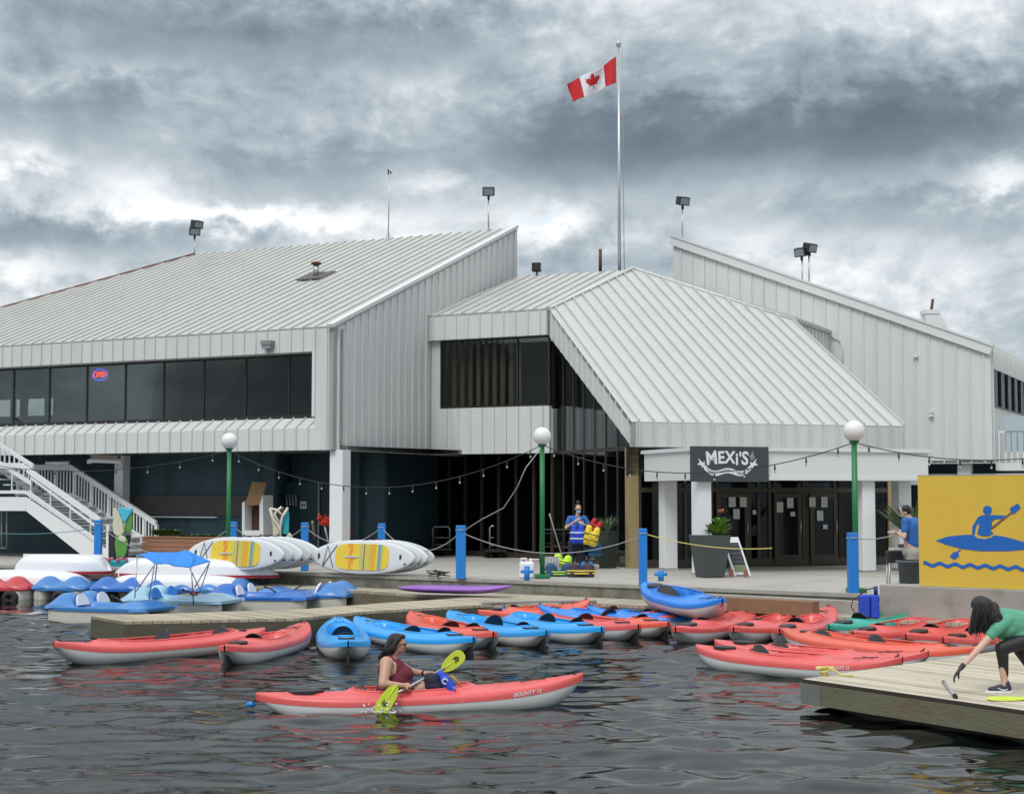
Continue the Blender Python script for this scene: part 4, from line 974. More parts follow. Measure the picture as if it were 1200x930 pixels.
# near kayak with the paddling woman
kA = D(301,817,17.15); kA[2] = .25; kB = D(684,794,17.9); kB[2] = .40
near = K('single', (0,0), (0,0), kred, 'red kayak carrying the paddling woman in the foreground', world=(D(301,816,18.3)*A3(1,1,0)+A3(0,0,.17), D(684,798,18.75)*A3(1,1,0)+A3(0,0,.30)), skeg=False, group='kayaks moored below the terrace')
del near['group']; near['group'] = 'kayaks moored below the terrace'
def kayak_text(root, kind, x0, size, txt='BOUNTY 12', side=-1, flip=False):
    m, L, B, seats, hw, sheer = kayak_meshes(kind); vs, fs = text_mesh(txt, size, 0, .0015, shear=.2)
    P = []
    for x, y, z in vs:
        X_ = x0+(x if not flip else -x); u = X_*2/L; P.append(A3(X_, side*(hw(u)*1.012+.004), sheer(u)-.042+y))
    me = MB(); me.add(P, fs); mesh = me.mesh('lettering'); o = bpy.data.objects.new('lettering', mesh); col.objects.link(o); o.parent = root; mesh.materials.append(signwhite)
kayak_text(near, 'single', 1.17, .06); kayak_text(kn2, 'single', 1.0, .06)
# blue rope toggle at the stern of the near kayak
pz = G(294,828,.02); r = thing('rope_toggle', 'small blue toggle trailing from the stern of the paddled kayak', 'toggle', pz)
mb = MB(); mb.ball(pz+UP*.03, (.06,.035,.035)); mb.build('float', bluep, r); sp3 = D(301,817,18.3); mb = MB(); mb.tube([pz+UP*.04, sp3+A3(.02,0,-.02)], .008, 5); mb.build('line', black, r)
# purple paddle board on the walkway
def board_outline(L, Wd, n=40, pw=2.3):
    return [(L/2*math.copysign(abs(math.cos(q))**.9, math.cos(q)), Wd/2*math.copysign(abs(math.sin(q))**.85, math.sin(q))) for q in np.linspace(0, 2*math.pi, n+1)[:-1]]
mb = MB(); a_, b_ = D(466,690,33.7), D(600,687,32.7); a_[2] = b_[2] = .46
cc = (a_+b_)/2; d = unit(b_-a_); nL = np.linalg.norm(b_-a_); n2_ = A3(-d[1], d[0], 0)
P = np.zeros((40, 17, 3))
for i, u in enumerate(np.sin(np.linspace(-math.pi/2, math.pi/2, 40))):
    w_ = .34*max(0, 1-abs(u)**2.4)**.7+.004
    for j in range(17):
        q = 2*math.pi*j/16; P[i, j] = cc+d*u*nL/2+n2_*w_*math.cos(q)+UP*(.09*math.sin(q)*(1-abs(u)**4*.8)+.06+.10*max(0, u)**3)
mb.grid(P, True, True); tag(mb.build('purple_kayak', kpurple), 'slim purple sit-on-top hull lying on the low walkway under the terrace edge', 'kayak', 'kayaks moored below the terrace')

# ============================================================ PEDAL BOATS
pbc = {}
def pedal_mesh():
    if pbc: return pbc
    L, B = 2.35, 1.46
    mb = MB(); P = np.zeros((30, 13, 3))
    for sgn in (-1, 1):
        for i, u in enumerate(np.sin(np.linspace(-math.pi/2, math.pi/2, 30))):
            w_ = .235*max(0, 1-abs(u)**7)**.5+.004
            for j in range(13):
                a = (j/12*2-1)*math.pi/2; s_ = math.sin(a); c_ = abs(math.cos(a))
                P[i, j] = (u*L/2*.98, sgn*.47+w_*math.copysign(abs(s_)**.35, s_), .28-.42*c_**.35*(1-.25*abs(u)**5))
        mm = MB(); mm.grid(P.copy(), True, True); pbc['pontoon%d' % sgn] = mm.mesh('pontoon')
    N, M_ = 90, 60; P = np.zeros((N, M_, 3))
    sm_ = lambda x: x*x*(3-2*x) if 0 < x < 1 else (0 if x <= 0 else 1)
    for i in range(N):
        u = math.sin((i/(N-1)-.5)*math.pi)
        for j in range(M_):
            v = math.sin((j/(M_-1)-.5)*math.pi); wid = (1-abs(u)**8)**.5 if abs(u) < 1 else 0
            x = u*L/2; y = v*(B/2)*(.82+.18*wid)
            z = .335
            if max(abs(u), abs(v)) > .985: z = .27
            for yy in (-.35,.35):     # seat humps at the back
                r2 = ((x+.78)/.34)**2+((y-yy)/.31)**2; z += .32*math.exp(-r2**1.3)
                q = sm_(1.3-(((x+.18)/.42)**4+((y-yy)/.27)**4)); z -= .22*q*(1 if x > -.45 else .4)
            r2 = ((x-.72)/.36)**2+(y/.52)**4; z += .15*math.exp(-r2**1.6)
            z += .09*math.exp(-((y/.07)**2+((x+.1)/.5)**4))
            P[i, j] = (x, y, z)
    mm = MB(); mm.grid(P, True, False); pbc['deck'] = mm.mesh('deck')
    mm = MB(); mm.prism([A3(x, y, .33) for x, y in [(L/2*math.copysign(abs(math.cos(q))**.35, math.cos(q))*1.01, B/2*1.01*math.copysign(abs(math.sin(q))**.35, math.sin(q))) for q in np.linspace(0, 2*math.pi, 41)[:-1]]], -UP*.07); pbc['rub_rail'] = mm.mesh('rub_rail')
    for k, yy in enumerate((-.35,.35)):
        mm = MB(); o_ = [A3(-.50+.16*(1-t_)*0, yy+.17*math.cos(q), .45+.28*math.sin(q)) for q, t_ in [(q, 0) for q in np.linspace(.0, math.pi, 10)]]
        pts_ = [A3(-.46-.42*(p[2]-.4)*.7, p[1], p[2]) for p in [A3(0,yy-.2,.36)]+[A3(0, yy-.19*math.cos(q), .42+.20*math.sin(q)) for q in np.linspace(0, math.pi, 11)]+[A3(0,yy+.2,.36)]]
        mm.prism(pts_, A3(.035,0,.02)); pbc['seat_back%d' % k] = mm.mesh('seat_back')
        mm = MB(); mm.prism([A3(-.60+.0*q+.05,yy+-.0+.05*math.cos(q),.545+.016*math.sin(q)) for q in np.linspace(0,6.28,12)[:-1]], A3(.012,0,.01)); pbc['slot%d' % k] = mm.mesh('hand_slot')
    mm = MB(); mm.tube([A3(.28,0,.4), A3(.12,0,.52), A3(.0,0,.55)], .02, 6); mm.ball(A3(0,0,.56), .035, 8, 6); pbc['tiller'] = mm.mesh('tiller')
    return pbc
def pedal(c, yaw, dm, sm_, label, z=0):
    m = pedal_mesh(); r = thing('pedal_boat', label, 'pedal boat', (c[0], c[1], z), 'pedal boats moored by the finger dock'); r.rotation_euler = (0,0,yaw); r.scale = (1,1,.86)
    def ch(nm, key, mm, par=None):
        o = bpy.data.objects.new(nm, m[key]); col.objects.link(o); o.parent = par or r
        if not o.data.materials: o.data.materials.append(mm)
        o.material_slots[0].link = 'OBJECT'; o.material_slots[0].material = mm; return o
    ch('pontoon', 'pontoon-1', phull); ch('pontoon', 'pontoon1', phull); dk = ch('deck', 'deck', dm); ch('rub_rail', 'rub_rail', dm, dk); ch('tiller', 'tiller', black, dk)
    if sm_:
        for k in (0, 1): s_ = ch('seat_back', 'seat_back%d' % k, sm_); ch('hand_slot', 'slot%d' % k, pdark, s_)
    return r
E90 = math.pi/2
PW = lambda px, py: G(px, py, 0)
def pb(px, py, yaw, *a):   # waterline point nearest to us, boat centre lies 1.15 m behind
    p = PW(px, py); return pedal((p[0]+math.cos(yaw)*0, p[1]+1.2, 0), yaw, *a)
pb(112,732,R(-20),pblue,seatw,'mid blue pedal boat with white seat panels at the end of the finger dock')
pb(200,722,R(-16),ppale,mat('seat_blue',(.01,.20,.62),.4),'pale blue pedal boat under the blue canopy')
pb(300,717,R(-12),pdark,seatw,'dark blue pedal boat with white seat panels right of the canopied one')
pb(5,703,R(80) ,pred,None,'red pedal boat at the far left end of the back row')
pb(74,703,R(80) ,pblue,None,'mid blue pedal boat next to the red one in the back row')
pb(143,704,R(80) ,pdark,None,'dark blue pedal boat third from the left in the back row')
pb(206,705,R(80) ,pdark,None,'dark blue pedal boat seen through the canopy poles')
pb(268,706,R(80) ,pblue,None,'mid blue pedal boat right of the canopy in the back row')
p = PW(352,712); pedal((p[0], p[1]+.75, 0), R(168), pblue, seatw, 'mid blue pedal boat lying broadside below the striped paddle boards')
# black tyre fenders between the pontoons
for i, px in enumerate((12,70,131)):
    p = PW(px,703); mb = MB(); ring = [A3(p[0]+.13*math.cos(q), p[1]-.02, .06+.11*math.sin(q)) for q in np.linspace(0,2*math.pi,17)[:-1]]; mb.tube(ring, .075, 8, closed=True)
    tag(mb.build('tyre_fender', rubber), ['black tyre fender under the red pedal boat','black tyre fender under the mid blue boat of the back row','black tyre fender under the third boat of the back row'][i], 'fender', 'tyre fenders of the back row')
# canopy over the pale boat
yc = PW(196,727)[1]+1.0
cp0 = thing('boat_canopy', 'bright blue fabric canopy on thin poles over the pale blue pedal boat', 'canopy', D(200,700,yc))
A_, B_, C_, D_ = D(161,650,yc-.3), D(220,646,yc+1.1), D(247,660,yc+.8), D(223,665,yc-.7); A2 = D(183,661,yc-.9)
mb = MB(); gx, gy = 20, 14; P = np.zeros((gx, gy, 3)); T0, T1 = D(161,650,yc+.6), D(218,645,yc+1.2); S0_, S1_ = D(181,661,yc-.8), D(224,664,yc-.6)
T1 = D(218,645,yc+.9); Bx = D(246,658,yc+.2)
for i in range(gx):
    u = i/(gx-1)
    for j in range(gy):
        v = j/(gy-1); top = T0*(1-u)+T1*u; bot = S0_*(1-u)+S1_*u
        if u > .5: bot = bot; top = top*(1-(u-.5)*.0)
        p = top*(1-v)+bot*v+A3(.38*max(0,u-.7)*v*(1-v)*4*1.0,0,0)
        P[i, j] = p+UP*(.05*math.sin(u*math.pi*2)*.4+.035*math.sin(v*math.pi)-.02*math.sin(u*17+v*5)*.4)
P2 = P.copy()
mb.grid(P, True, False); ob = mb.build('fabric', bluetarp, cp0); sm2 = ob.modifiers.new('s', 'SOLIDIFY'); sm2.thickness = .015
mb = MB(); mb.prism([T1, Bx, S1_], UP*.02); mb.build('end_flap', bluetarp, cp0)
for a_, b_ in ((S0_, D(174,706,yc-.3)), (T0, D(158,700,yc+.3)), (D(182,660,yc-.7), D(160,692,yc+.3)), (D(184,660,yc-.5), D(181,685,yc+.7)), (S1_, D(227,708,yc-.3)), (D(222,664,yc-.6), D(234,690,yc+.3)), (Bx, D(228,688,yc+.2)), (Bx, D(235,691,yc+.6))):
    mb = MB(); mb.tube([a_, b_], .013, 6); mb.build('pole', metal, cp0)

# ============================================================ UPTURNED BOATS
def upturned(p0, p1, zb, hgt, Wd, label):
    a, b_ = np.array(p0), np.array(p1); c = (a+b_)/2; d = unit((b_-a)*A3(1,1,0)); L = np.linalg.norm((b_-a)[:2]); n_ = A3(-d[1], d[0], 0)
    r = thing('upturned_rowboat', label, 'rowboat', A3(c[0], c[1], zb), 'upturned boats stacked at the foot of the quay')
    def surf(zlo, zhi, k=13):
        P = np.zeros((44, k, 3))
        for i, u in enumerate(np.sin(np.linspace(-math.pi/2, math.pi/2, 44))):
            w_ = Wd/2*max(0, 1-abs(u)**3)**.6+.01; hh = hgt*(1-.35*abs(u)**4)*(max(0, 1-abs(u)**9)**.5*.9+.1)
            for j in range(k):
                q = (j/(k-1)*2-1)*math.pi/2
                P[i, j] = c*A3(1,1,0)+d*(u*L/2*(1-.10*math.cos(q)*abs(u)**4))+n_*(w_*math.copysign(abs(math.sin(q))**.7, q))+UP*(zb+zlo+(hh*(zhi))*abs(math.cos(q))**.55)
        return P
    mb = MB(); mb.grid(surf(.07, 1.0), True, False); mb.build('hull', boatw, r)
    mb = MB(); P = []
    for s_ in (1, -1):
        rng_ = np.sin(np.linspace(-math.pi/2, math.pi/2, 34)); rng_ = rng_ if s_ > 0 else rng_[::-1]
        for u in rng_: w_ = Wd/2*max(0, 1-abs(u)**3)**.6+.015; P.append(c*A3(1,1,0)+d*u*L/2*1.005-n_*s_*w_+UP*(zb))
    mb.prism([p for p in P[1:-1]], UP*.075); mb.build('gunwale', boatr, r)
    mb = MB(); mb.par(c*A3(1,1,0)-d*L*.42-n_*.015+UP*(zb+hgt*.95), d*L*.84, n_*.03, UP*.085); mb.build('keel', boatw, r)
upturned(D(18,680,39.9), D(130,680,39.3), .55, .42, 1.1, 'white boat upside down at upper left, its red rim over the lower one')
upturned(D(-40,690,39.8), D(112,690,39.0), .18, .40, 1.2, 'white boat upside down at far left, partly cut by the picture edge')
upturned(D(135,680,38.4), D(327,680,37.3), .55, .38, 1.0, 'long white boat upside down, on top of the pair behind the canopy')
upturned(D(125,690,38.2), D(298,690,37.0), .20, .36, 1.1, 'white boat upside down, underneath the long one behind the canopy')

# ============================================================ PADDLE BOARDS
m = bpy.data.materials.new('deck_pad_pattern'); m.use_nodes = True; t = NT(m.node_tree); b = t.n['Principled BSDF']; b.inputs['Roughness'].default_value = .7
tcn = t.new('ShaderNodeTexCoord'); s = t.new('ShaderNodeSeparateXYZ'); t.l.new(tcn.outputs['Object'], s.inputs[0]); x_, y_ = s.outputs[0], s.outputs[1]
band = lambda a, b2: t.m('MULTIPLY', t.m('GREATER_THAN', x_, a), t.m('LESS_THAN', x_, b2))
c = (.75,.55,.045,1)
plant = t.m('GREATER_THAN', t.m('SUBTRACT', t.noise(t.xyz(t.m('MULTIPLY', t.m('ADD', x_, .25), 9), t.m('MULTIPLY', y_, 2.2), 0), 3, 2, .5), t.m('MULTIPLY', t.m('ABSOLUTE', t.m('ADD', x_, .28)), 2.2)), .38)
c = t.mix(plant, c, (.72,.27,.03)); c = t.mix(t.m('MULTIPLY', band(-.02,.10), t.m('LESS_THAN', y_, 0.34)), c, (.45,.50,.16)); c = t.mix(band(.10,.135), c, (.42,.08,.03))
c = t.mix(band(.135,.27), c, (.55,.52,.12))
dg = t.m('LESS_THAN', t.m('FRACT', t.m('MULTIPLY', t.m('ADD', x_, y_), 22)), .45)
c = t.mix(t.m('MULTIPLY', band(.27,.46), dg), c, (.60,.20,.02)); c = t.mix(band(.52,.60), c, (.16,.32,.38)); c = t.mix(band(.60,.66), c, (.40,.45,.15))
t.l.new(c, b.inputs['Base Color']); padm = m
sup = {}
def sup_meshes():
    if sup: return sup
    L, Wd = 3.1, .80; P = np.zeros((50, 25, 3))
    for i, u in enumerate(np.sin(np.linspace(-math.pi/2, math.pi/2, 50))):
        w_ = Wd/2*max(0, 1-abs(u)**2.3)**.62+.004
        for j in range(25):
            q = 2*math.pi*j/24; P[i, j] = (u*L/2, w_*math.copysign(abs(math.cos(q))**.8, math.cos(q)), .06*math.copysign(abs(math.sin(q))**.5, math.sin(q))*(1-abs(u)**8*.7))
    mb = MB(); mb.grid(P, True, True); sup['body'] = mb.mesh('board_body')
    mb = MB(); mb.prism([A3(.05+.80*math.copysign(abs(math.cos(q))**.45, math.cos(q)), .31*math.copysign(abs(math.sin(q))**.5, math.sin(q)), .068) for q in np.linspace(0,2*math.pi,41)[:-1]], -UP*.02); sup['pad'] = mb.mesh('deck_pad')
    mb = MB(); k_ = [(-1.12,-.24),(-1.0,.25),(-.80,-.26)]; k2 = [(-1.12,-.24),(-.72,.27)]
    for kk in (k_, k2): mb.tube([A3(x, y, .072) for x, y in kk], .009, 5)
    sup['cord'] = mb.mesh('cargo_cord')
    mb = MB(); mb.par(A3(-.45,-.02,.07), A3(.4,0,0), A3(0,.035,0), UP*.02); sup['handle'] = mb.mesh('handle')
    mb = MB()
    for x, y, l_ in ((-1.28,.0,.14),(1.16,.02,.12),(1.30,-.14,.04)): mb.prism([A3(x, y-l_/2, .071), A3(x+.05, y-l_/4, .071), A3(x+.04, y+l_/2, .071), A3(x-.01, y+l_/3, .071)], -UP*.012)
    mb.par(A3(0,.39,-.02), A3(.16,0,0), A3(0,.03,0), UP*.04); sup['mark'] = mb.mesh('logo_mark')
    return sup
def supboard(c, d, lab, tilt=.12, up=1.0, pad=True, bm=boardw):
    mm = sup_meshes(); d = unit(d); nrm_ = A3(d[1], -d[0], 0); nrm_ = nrm_ if nrm_[1] < 0 else -nrm_
    nrm_ = unit(nrm_*math.cos(tilt)+UP*math.sin(tilt)); yv = np.cross(nrm_, d); 
    r = thing('paddle_board', lab, 'paddle board', c, 'paddle boards racked on the terrace edge')
    M_ = Matrix((d, yv, nrm_)).transposed(); r.rotation_euler = M_.to_euler()
    def ch(nm, key, mt_):
        o = bpy.data.objects.new(nm, mm[key]); col.objects.link(o); o.parent = r
        if not o.data.materials: o.data.materials.append(mt_)
        o.material_slots[0].link = 'OBJECT'; o.material_slots[0].material = mt_
    ch('board_body', 'body', bm)
    if pad: ch('deck_pad', 'pad', padm); ch('handle', 'handle', boardg)
    ch('cargo_cord', 'cord', black); ch('logo_mark', 'mark', black)
ds = unit(A3(.84,-.54,0)); dn = A3(.54,.84,0)
cA = G2(276,672,.65)+UP*(1.06); cA = D(276,648.5,cA[1]); cB = G2(424,674,.65); cB = D(424,652.5,cB[1])
nth = ['front','second','third','fourth','rearmost']
for i in range(5): supboard(cA+dn*.26*i+ds*(.06*i), ds, 'white paddle board %s in left rack, %s' % (['at the front','second','third','fourth','rearmost'][i], 'yellow patterned pad showing' if i == 0 else 'only its end showing'), bm=boardw if i % 2 == 0 else boardg, pad=(i == 0))
for i in range(4): supboard(cB+dn*.22*i+ds*(.03*i), ds, 'white paddle board %s in right rack, %s' % (['at the front','second','third','rearmost'][i], 'yellow patterned pad showing' if i == 0 else 'only its end showing'), bm=boardw if i % 2 == 0 else boardg, pad=(i == 0))

# ============================================================ POSTS, LAMPS, ROPES
def post(px, pyt, pyb, Y, lab, w_=.17, rx=0):
    b0 = D(px, pyb, Y); b0[2] = .66; t0 = D(px, pyt, Y)
    r = thing('blue_post', lab, 'post', b0, 'blue posts along the terrace edge')
    mb = MB(); mb.par(b0-A3(w_/2,w_/2,0), A3(w_,0,0), A3(0,w_,0), UP*(t0[2]-.66)); mb.build('shaft', bluep, r, bevel=.012)
    mb = MB(); mb.tube([b0+A3((w_/2+.012)*math.cos(q), (w_/2+.012)*math.sin(q), t0[2]-.76) for q in np.linspace(.3,6.58,13)[:-1]], .014, 5, closed=True); mb.build('rope_turn', rope, r)
    return t0
zt = {}
for nm, px, pyt, Yd, lab, w_ in (('a',114.5,609,40.4,'blue post in front of the white stairs',.18),('b',273,611,39.7,'blue post behind the left stack of paddle boards, by the green lamp',.18),('c',357,612,38.7,'blue post between the two stacks of paddle boards',.18),('d',447,613,37.9,'blue post behind the right stack of paddle boards',.18),
    ('e',540,615.5,34.9,'thick blue post standing free left of the middle lamp',.22),('f',753.5,619,32.2,'tall blue post behind the raised end of the royal blue kayak',.17),('g',999.5,624,29.7,'blue post standing against the right lamp pole',.19)):
    zt[nm] = post(px, pyt, 670, Yd, lab, w_)
def peg(px, y0, y1, lab, mm=bluep):
    Yd = G(px, y1, .66)[1]; b0 = G(px, y1, .66); t0 = D(px, y0, Yd)
    r = thing('mooring_bollard', lab, 'bollard', b0, 'small blue mooring bollards'); hh = t0[2]-.66
    mb = MB(); mb.tube([b0, b0+UP*hh], .065, 10); mb.build('shaft', mm, r); mb = MB(); mb.tube([b0+A3(-.14,0,hh*.62), b0+A3(.14,0,hh*.62)], .035, 8); mb.build('cross_bar', mm, r)
peg(420,659,673,'small blue bollard in front of the yellow pad of the right paddle board'); peg(617.5,663,680,'small blue bollard in front of the white jug'); peg(774.5,668,680,'small blue bollard beside the raised kayak tip'); peg(82,651,661,'small blue bollard at far left behind the upturned boat')
def lamp(pxt, pyg, pxb, pyb, lab):
    b0 = G(pxb, pyb, .66); Yd = b0[1]; g0 = D(pxt, pyg, Yd)
    g0[0] = b0[0]
    r = thing('globe_lamp', lab, 'lamp post', b0, 'globe lamps along the terrace edge')
    mb = MB(); mb.par(b0-A3(.17,.17,0), A3(.34,0,0), A3(0,.34,0), UP*.09); mb.build('base', green, r, bevel=.01)
    mb = MB(); mb.tube([b0+UP*.05, g0-UP*.18], .056, 12); mb.build('pole', green, r)
    mb = MB(); mb.lathe(g0-UP*.24, [(.06,0),(.10,.03),(.10,.07),(.07,.08)], 14); mb.build('collar', green, r)
    mb = MB(); mb.ball(g0, .207, 24, 16); mb.build('globe', globe, r); return g0
g1 = lamp(266.5,516.5,267,668,'left globe lamp on a green pole behind the paddle boards'); g2 = lamp(634.5,511,635.5,677,'middle globe lamp on a green pole near the woman in blue'); g3 = lamp(1000,505,1003.5,694,'right globe lamp on a green pole beside the blue post')
def sag(a, b_, s_, n=18): return [a*(1-t_)+b_*t_-UP*s_*4*t_*(1-t_) for t_ in np.linspace(0,1,n)]
def ropeobj(a, b_, s_, lab, mm=rope, r_=.011): mb = MB(); mb.tube(sag(np.array(a), np.array(b_), s_), r_, 6); tag(mb.build('barrier_rope', mm), lab, 'rope', 'ropes slung between the blue posts')
dz = A3(0,0,-.1)
ropeobj(D(-30,622,41.5), zt['a']+dz*2, .12, 'rope running from the left edge of view to the post by the stairs', mat('teal_rope',(.10,.25,.28),.8)); ropeobj(zt['a']+dz, zt['b']+dz, .75, 'rope sagging behind the sculpture and the wooden planter')
ropeobj(zt['b']+dz, zt['c']+dz, .42, 'rope between the posts behind the left boards'); ropeobj(zt['c']+dz, zt['d']+dz, .42, 'rope crossing in front of the white column'); ropeobj(zt['d']+dz, zt['e']+dz*1.5, .50, 'rope between the right boards and the thick post')
ropeobj(zt['e']+dz*1.5, zt['f']+dz*1.5, .42, 'long rope passing in front of the woman in blue'); ropeobj(zt['f']+dz, D(905,642,31.6), .12, 'yellow rope running from the tall post past the planter', yrope); ropeobj(zt['g']+dz, D(1075,614,30.4), .12, 'rope from the right blue post to the yellow billboard')
mb = MB(); mb.tube([zt['e']+dz*1.6, D(565,608,34.2), D(590,595,33.6), D(606,571,33.2), D(616,548,33), g2-UP*.24], .011, 6); tag(mb.build('hanging_rope', rope), 'grey rope looping from the thick post up to the middle lamp', 'rope')
# string lights
def strings(pts_, lab, n, bulb0=True):
    mb = MB(); r = thing('string_lights', lab, 'string lights', pts_[0], 'light strings hung between the lamp posts'); mb.tube(pts_, .010, 5); mb.build('wire', cable, r)
    P = np.array(pts_); seg = np.r_[0, np.cumsum(np.linalg.norm(np.diff(P, axis=0), axis=1))]
    for k in range(n):
        s_ = seg[-1]*(k+.5)/n; p = A3(*[np.interp(s_, seg, P[:, j]) for j in range(3)])
        m1 = MB(); m1.lathe(p-UP*.12, [(.014,0),(.019,.03),(.016,.09),(.008,.12)], 8); o = m1.build('socket', black, r)
        m2 = MB(); m2.lathe(p-UP*.175, [(.006,0),(.020,.016),(.020,.035),(.011,.055)], 8); m2.build('bulb', mat('bulb_glass',(.42,.44,.42),.15), o)
strings(sag(D(-20,543,42.5), g1-UP*.25, .35), 'string of bulbs from the left edge to the left lamp', 8)
strings(sag(g1-UP*.25, g2-UP*.2, .95), 'string of bulbs sagging between the left and middle lamps', 14)
strings(sag(g2-UP*.2, g3-UP*.22, .62), 'string of bulbs crossing the dark sign between the middle and right lamps', 11)
strings(sag(g3-UP*.22, D(1290,523,29), .30), 'string of bulbs leaving the right lamp to the right', 8)

# ============================================================ BLOB BODIES
def body(name, prims, mt_, parent, vox=.008, smooth=4, label=None):
    mb = MB()
    for p in prims:
        if p[0] == 'c':
            _, a, b_, r0, r1 = p[:5]; a = np.array(a, float); b_ = np.array(b_, float); d = b_-a; L = np.linalg.norm(d)+1e-6; d = d/L
            x = unit(np.cross(d, A3(0,0,1) if abs(d[2]) < .9 else A3(1,0,0))); y = np.cross(d, x); n, vs = 14, []
            fl = p[5] if len(p) > 5 else None
            rings = [(-math.cos(q)*r0, math.sin(q)*r0) for q in np.linspace(.12, math.pi/2, 5)]+[(L+math.sin(q)*r1, math.cos(q)*r1) for q in np.linspace(0, math.pi/2-.12, 5)]
            for h_, rr in rings:
                for k in range(n):
                    t_ = 2*math.pi*k/n; off = rr*(x*math.cos(t_)+y*math.sin(t_))
                    if fl is not None: off = off-np.dot(off, fl[0])*fl[0]*(1-fl[1])
                    vs.append(a+d*h_+off)
            m = len(rings); fs = [(i*n+k, i*n+(k+1) % n, (i+1)*n+(k+1) % n, (i+1)*n+k) for i in range(m-1) for k in range(n)]
            fs += [tuple(range(n-1,-1,-1)), tuple((m-1)*n+k for k in range(n))]; mb.add(vs, fs)
        else:
            _, c, rr = p[:3]; M_ = p[3] if len(p) > 3 else None; mb.ball(c, rr, 16, 12, M_)
    off = wloc(parent); me = mb.mesh(name, off); o = bpy.data.objects.new(name, me); col.objects.link(o); o.parent = parent
    rm = o.modifiers.new('r', 'REMESH'); rm.mode = 'VOXEL'; rm.voxel_size = vox; rm.use_smooth_shade = True
    if smooth: sm3 = o.modifiers.new('s', 'SMOOTH'); sm3.factor = .5; sm3.iterations = smooth
    dg = bpy.context.evaluated_depsgraph_get(); me2 = bpy.data.meshes.new_from_object(o.evaluated_get(dg)); o.modifiers.clear(); o.data = me2; bpy.data.meshes.remove(me)
    me2.materials.clear(); me2.materials.append(mt_); me2.polygons.foreach_set('use_smooth', [True]*len(me2.polygons))
    if label: o['label'] = label
    return o
def hand(wr, fd, pn, curl=.6, sc=1.0, side=1):
    """wrist point, finger direction, palm normal (towards the palm side); returns capsules of palm, four fingers and thumb"""
    fd = unit(fd); pn = unit(pn-np.dot(pn, fd)*fd); ac = np.cross(pn, fd)*side; out = []
    pc_ = wr+fd*.045*sc
    for q in (-.026,-.009,.009,.026): out.append(('c', wr+ac*q*.6*sc, wr+fd*.082*sc+ac*q*sc, .015*sc, .012*sc))
    for q, l_ in ((-.029,.058),(-.010,.072),(.010,.078),(.029,.070)):
        p = wr+fd*.085*sc+ac*q*sc; d = fd
        for kk in range(3):
            ang = curl*(kk+.6)*.75; dd = fd*math.cos(ang)+pn*math.sin(ang); q2 = p+dd*l_*sc*(.42,.33,.25)[kk]; out.append(('c', p, q2, (.0095,.0085,.0075)[kk]*sc, (.0088,.0078,.0068)[kk]*sc)); p = q2
    p = wr+fd*.02*sc+ac*.02*sc; d1 = unit(ac*.8+fd*.6+pn*.25); q1 = p+d1*.04*sc; q2 = q1+unit(fd*.8+ac*.25+pn*.5)*.032*sc; q3 = q2+unit(fd*.7+pn*.8)*.024*sc
    out += [('c', p, q1, .013*sc, .011*sc), ('c', q1, q2, .011*sc, .0095*sc), ('c', q2, q3, .0095*sc, .008*sc)]
    return out
def basis(fwd, up):
    f_ = unit(fwd); s_ = unit(np.cross(up, f_)); u_ = np.cross(f_, s_); return np.array([f_, s_, u_]).T      # columns: forward, left, up
def head(c, fwd, up, sc=1.0):
    B = basis(fwd, up); P = lambda x, y, z: np.array(c)+B @ (A3(x, y, z)*sc)
    pr = [('e', P(-.005,0,.035), A3(.098,.077,.092)*sc, B), ('e', P(.03,0,-.03), A3(.062,.058,.078)*sc, B), ('e', P(.055,0,-.085), A3(.028,.030,.022)*sc, B),
          ('c', P(.088,0,.012), P(.108,0,-.022), .010*sc, .015*sc), ('e', P(.084,0,-.052), A3(.014,.026,.007)*sc, B), ('e', P(.082,0,-.064), A3(.013,.022,.007)*sc, B),
          ('e', P(.080,0,.030), A3(.014,.060,.011)*sc, B)]
    for s_ in (1,-1): pr += [('e', P(-.005,s_*.078,-.005), A3(.018,.010,.031)*sc, B), ('e', P(.07,s_*.034,-.018), A3(.02,.022,.02)*sc, B)]
    return pr, P, B
def rod(mb, a, b_, r_, n=10): return mb.tube([a, b_], r_, n)

# ------------------------------------------------------------ woman in the kayak
Yk = 18.45
q = lambda x, y, dy=0: D(x, y, Yk+dy)
pelv = q(457,811); chest = q(459,785); neck = q(459,771); hc = q(466.5,755)
r = thing('person', 'woman with sunglasses and a maroon tank top paddling the near red kayak', 'person', pelv)
hp_, HP, HB = head(hc, A3(.97,-.1,-.06), UP, .98)
shN, shF = q(453,777,-.19), q(463,776,.19); elN = q(449,801,-.34); wrN = q(472,803,-.30); elF = q(482,787,.26); wrF = q(499,788.5,.14)
padA, padB = q(468,807,-.33), q(521,783,.24)
pdir = unit(padB-padA)
pr = hp_+[('c', neck-UP*.02, hc-UP*.05+A3(-.02,0,0), .056,.052), ('e', chest, A3(.15,.20,.16)), ('e', q(462,797), A3(.18,.21,.17)), ('e', pelv, A3(.17,.21,.14)),
  ('c', shN, elN, .076,.056), ('c', elN, wrN, .052,.031), ('c', shF, elF, .066,.05), ('c', elF, wrF, .048,.030), ('e', shN, A3(.085,.075,.085)), ('e', shF, A3(.07,.07,.07)), ('c', shN, neck, .05,.05), ('c', shF, neck, .05,.05)]
kn = [A3(q(494,806)[0], Yk+.05+s_, .24) for s_ in (-.10,.12)]
for k_, s_ in zip(kn, (-.11,.11)): pr += [('c', pelv+A3(.05,s_,0), k_, .10,.065), ('c', k_, k_+A3(.36,.02,-.20), .055,.04)]
gN = wrN+A3(.045,.0,.005); gF = wrF+A3(.045,0,.0)
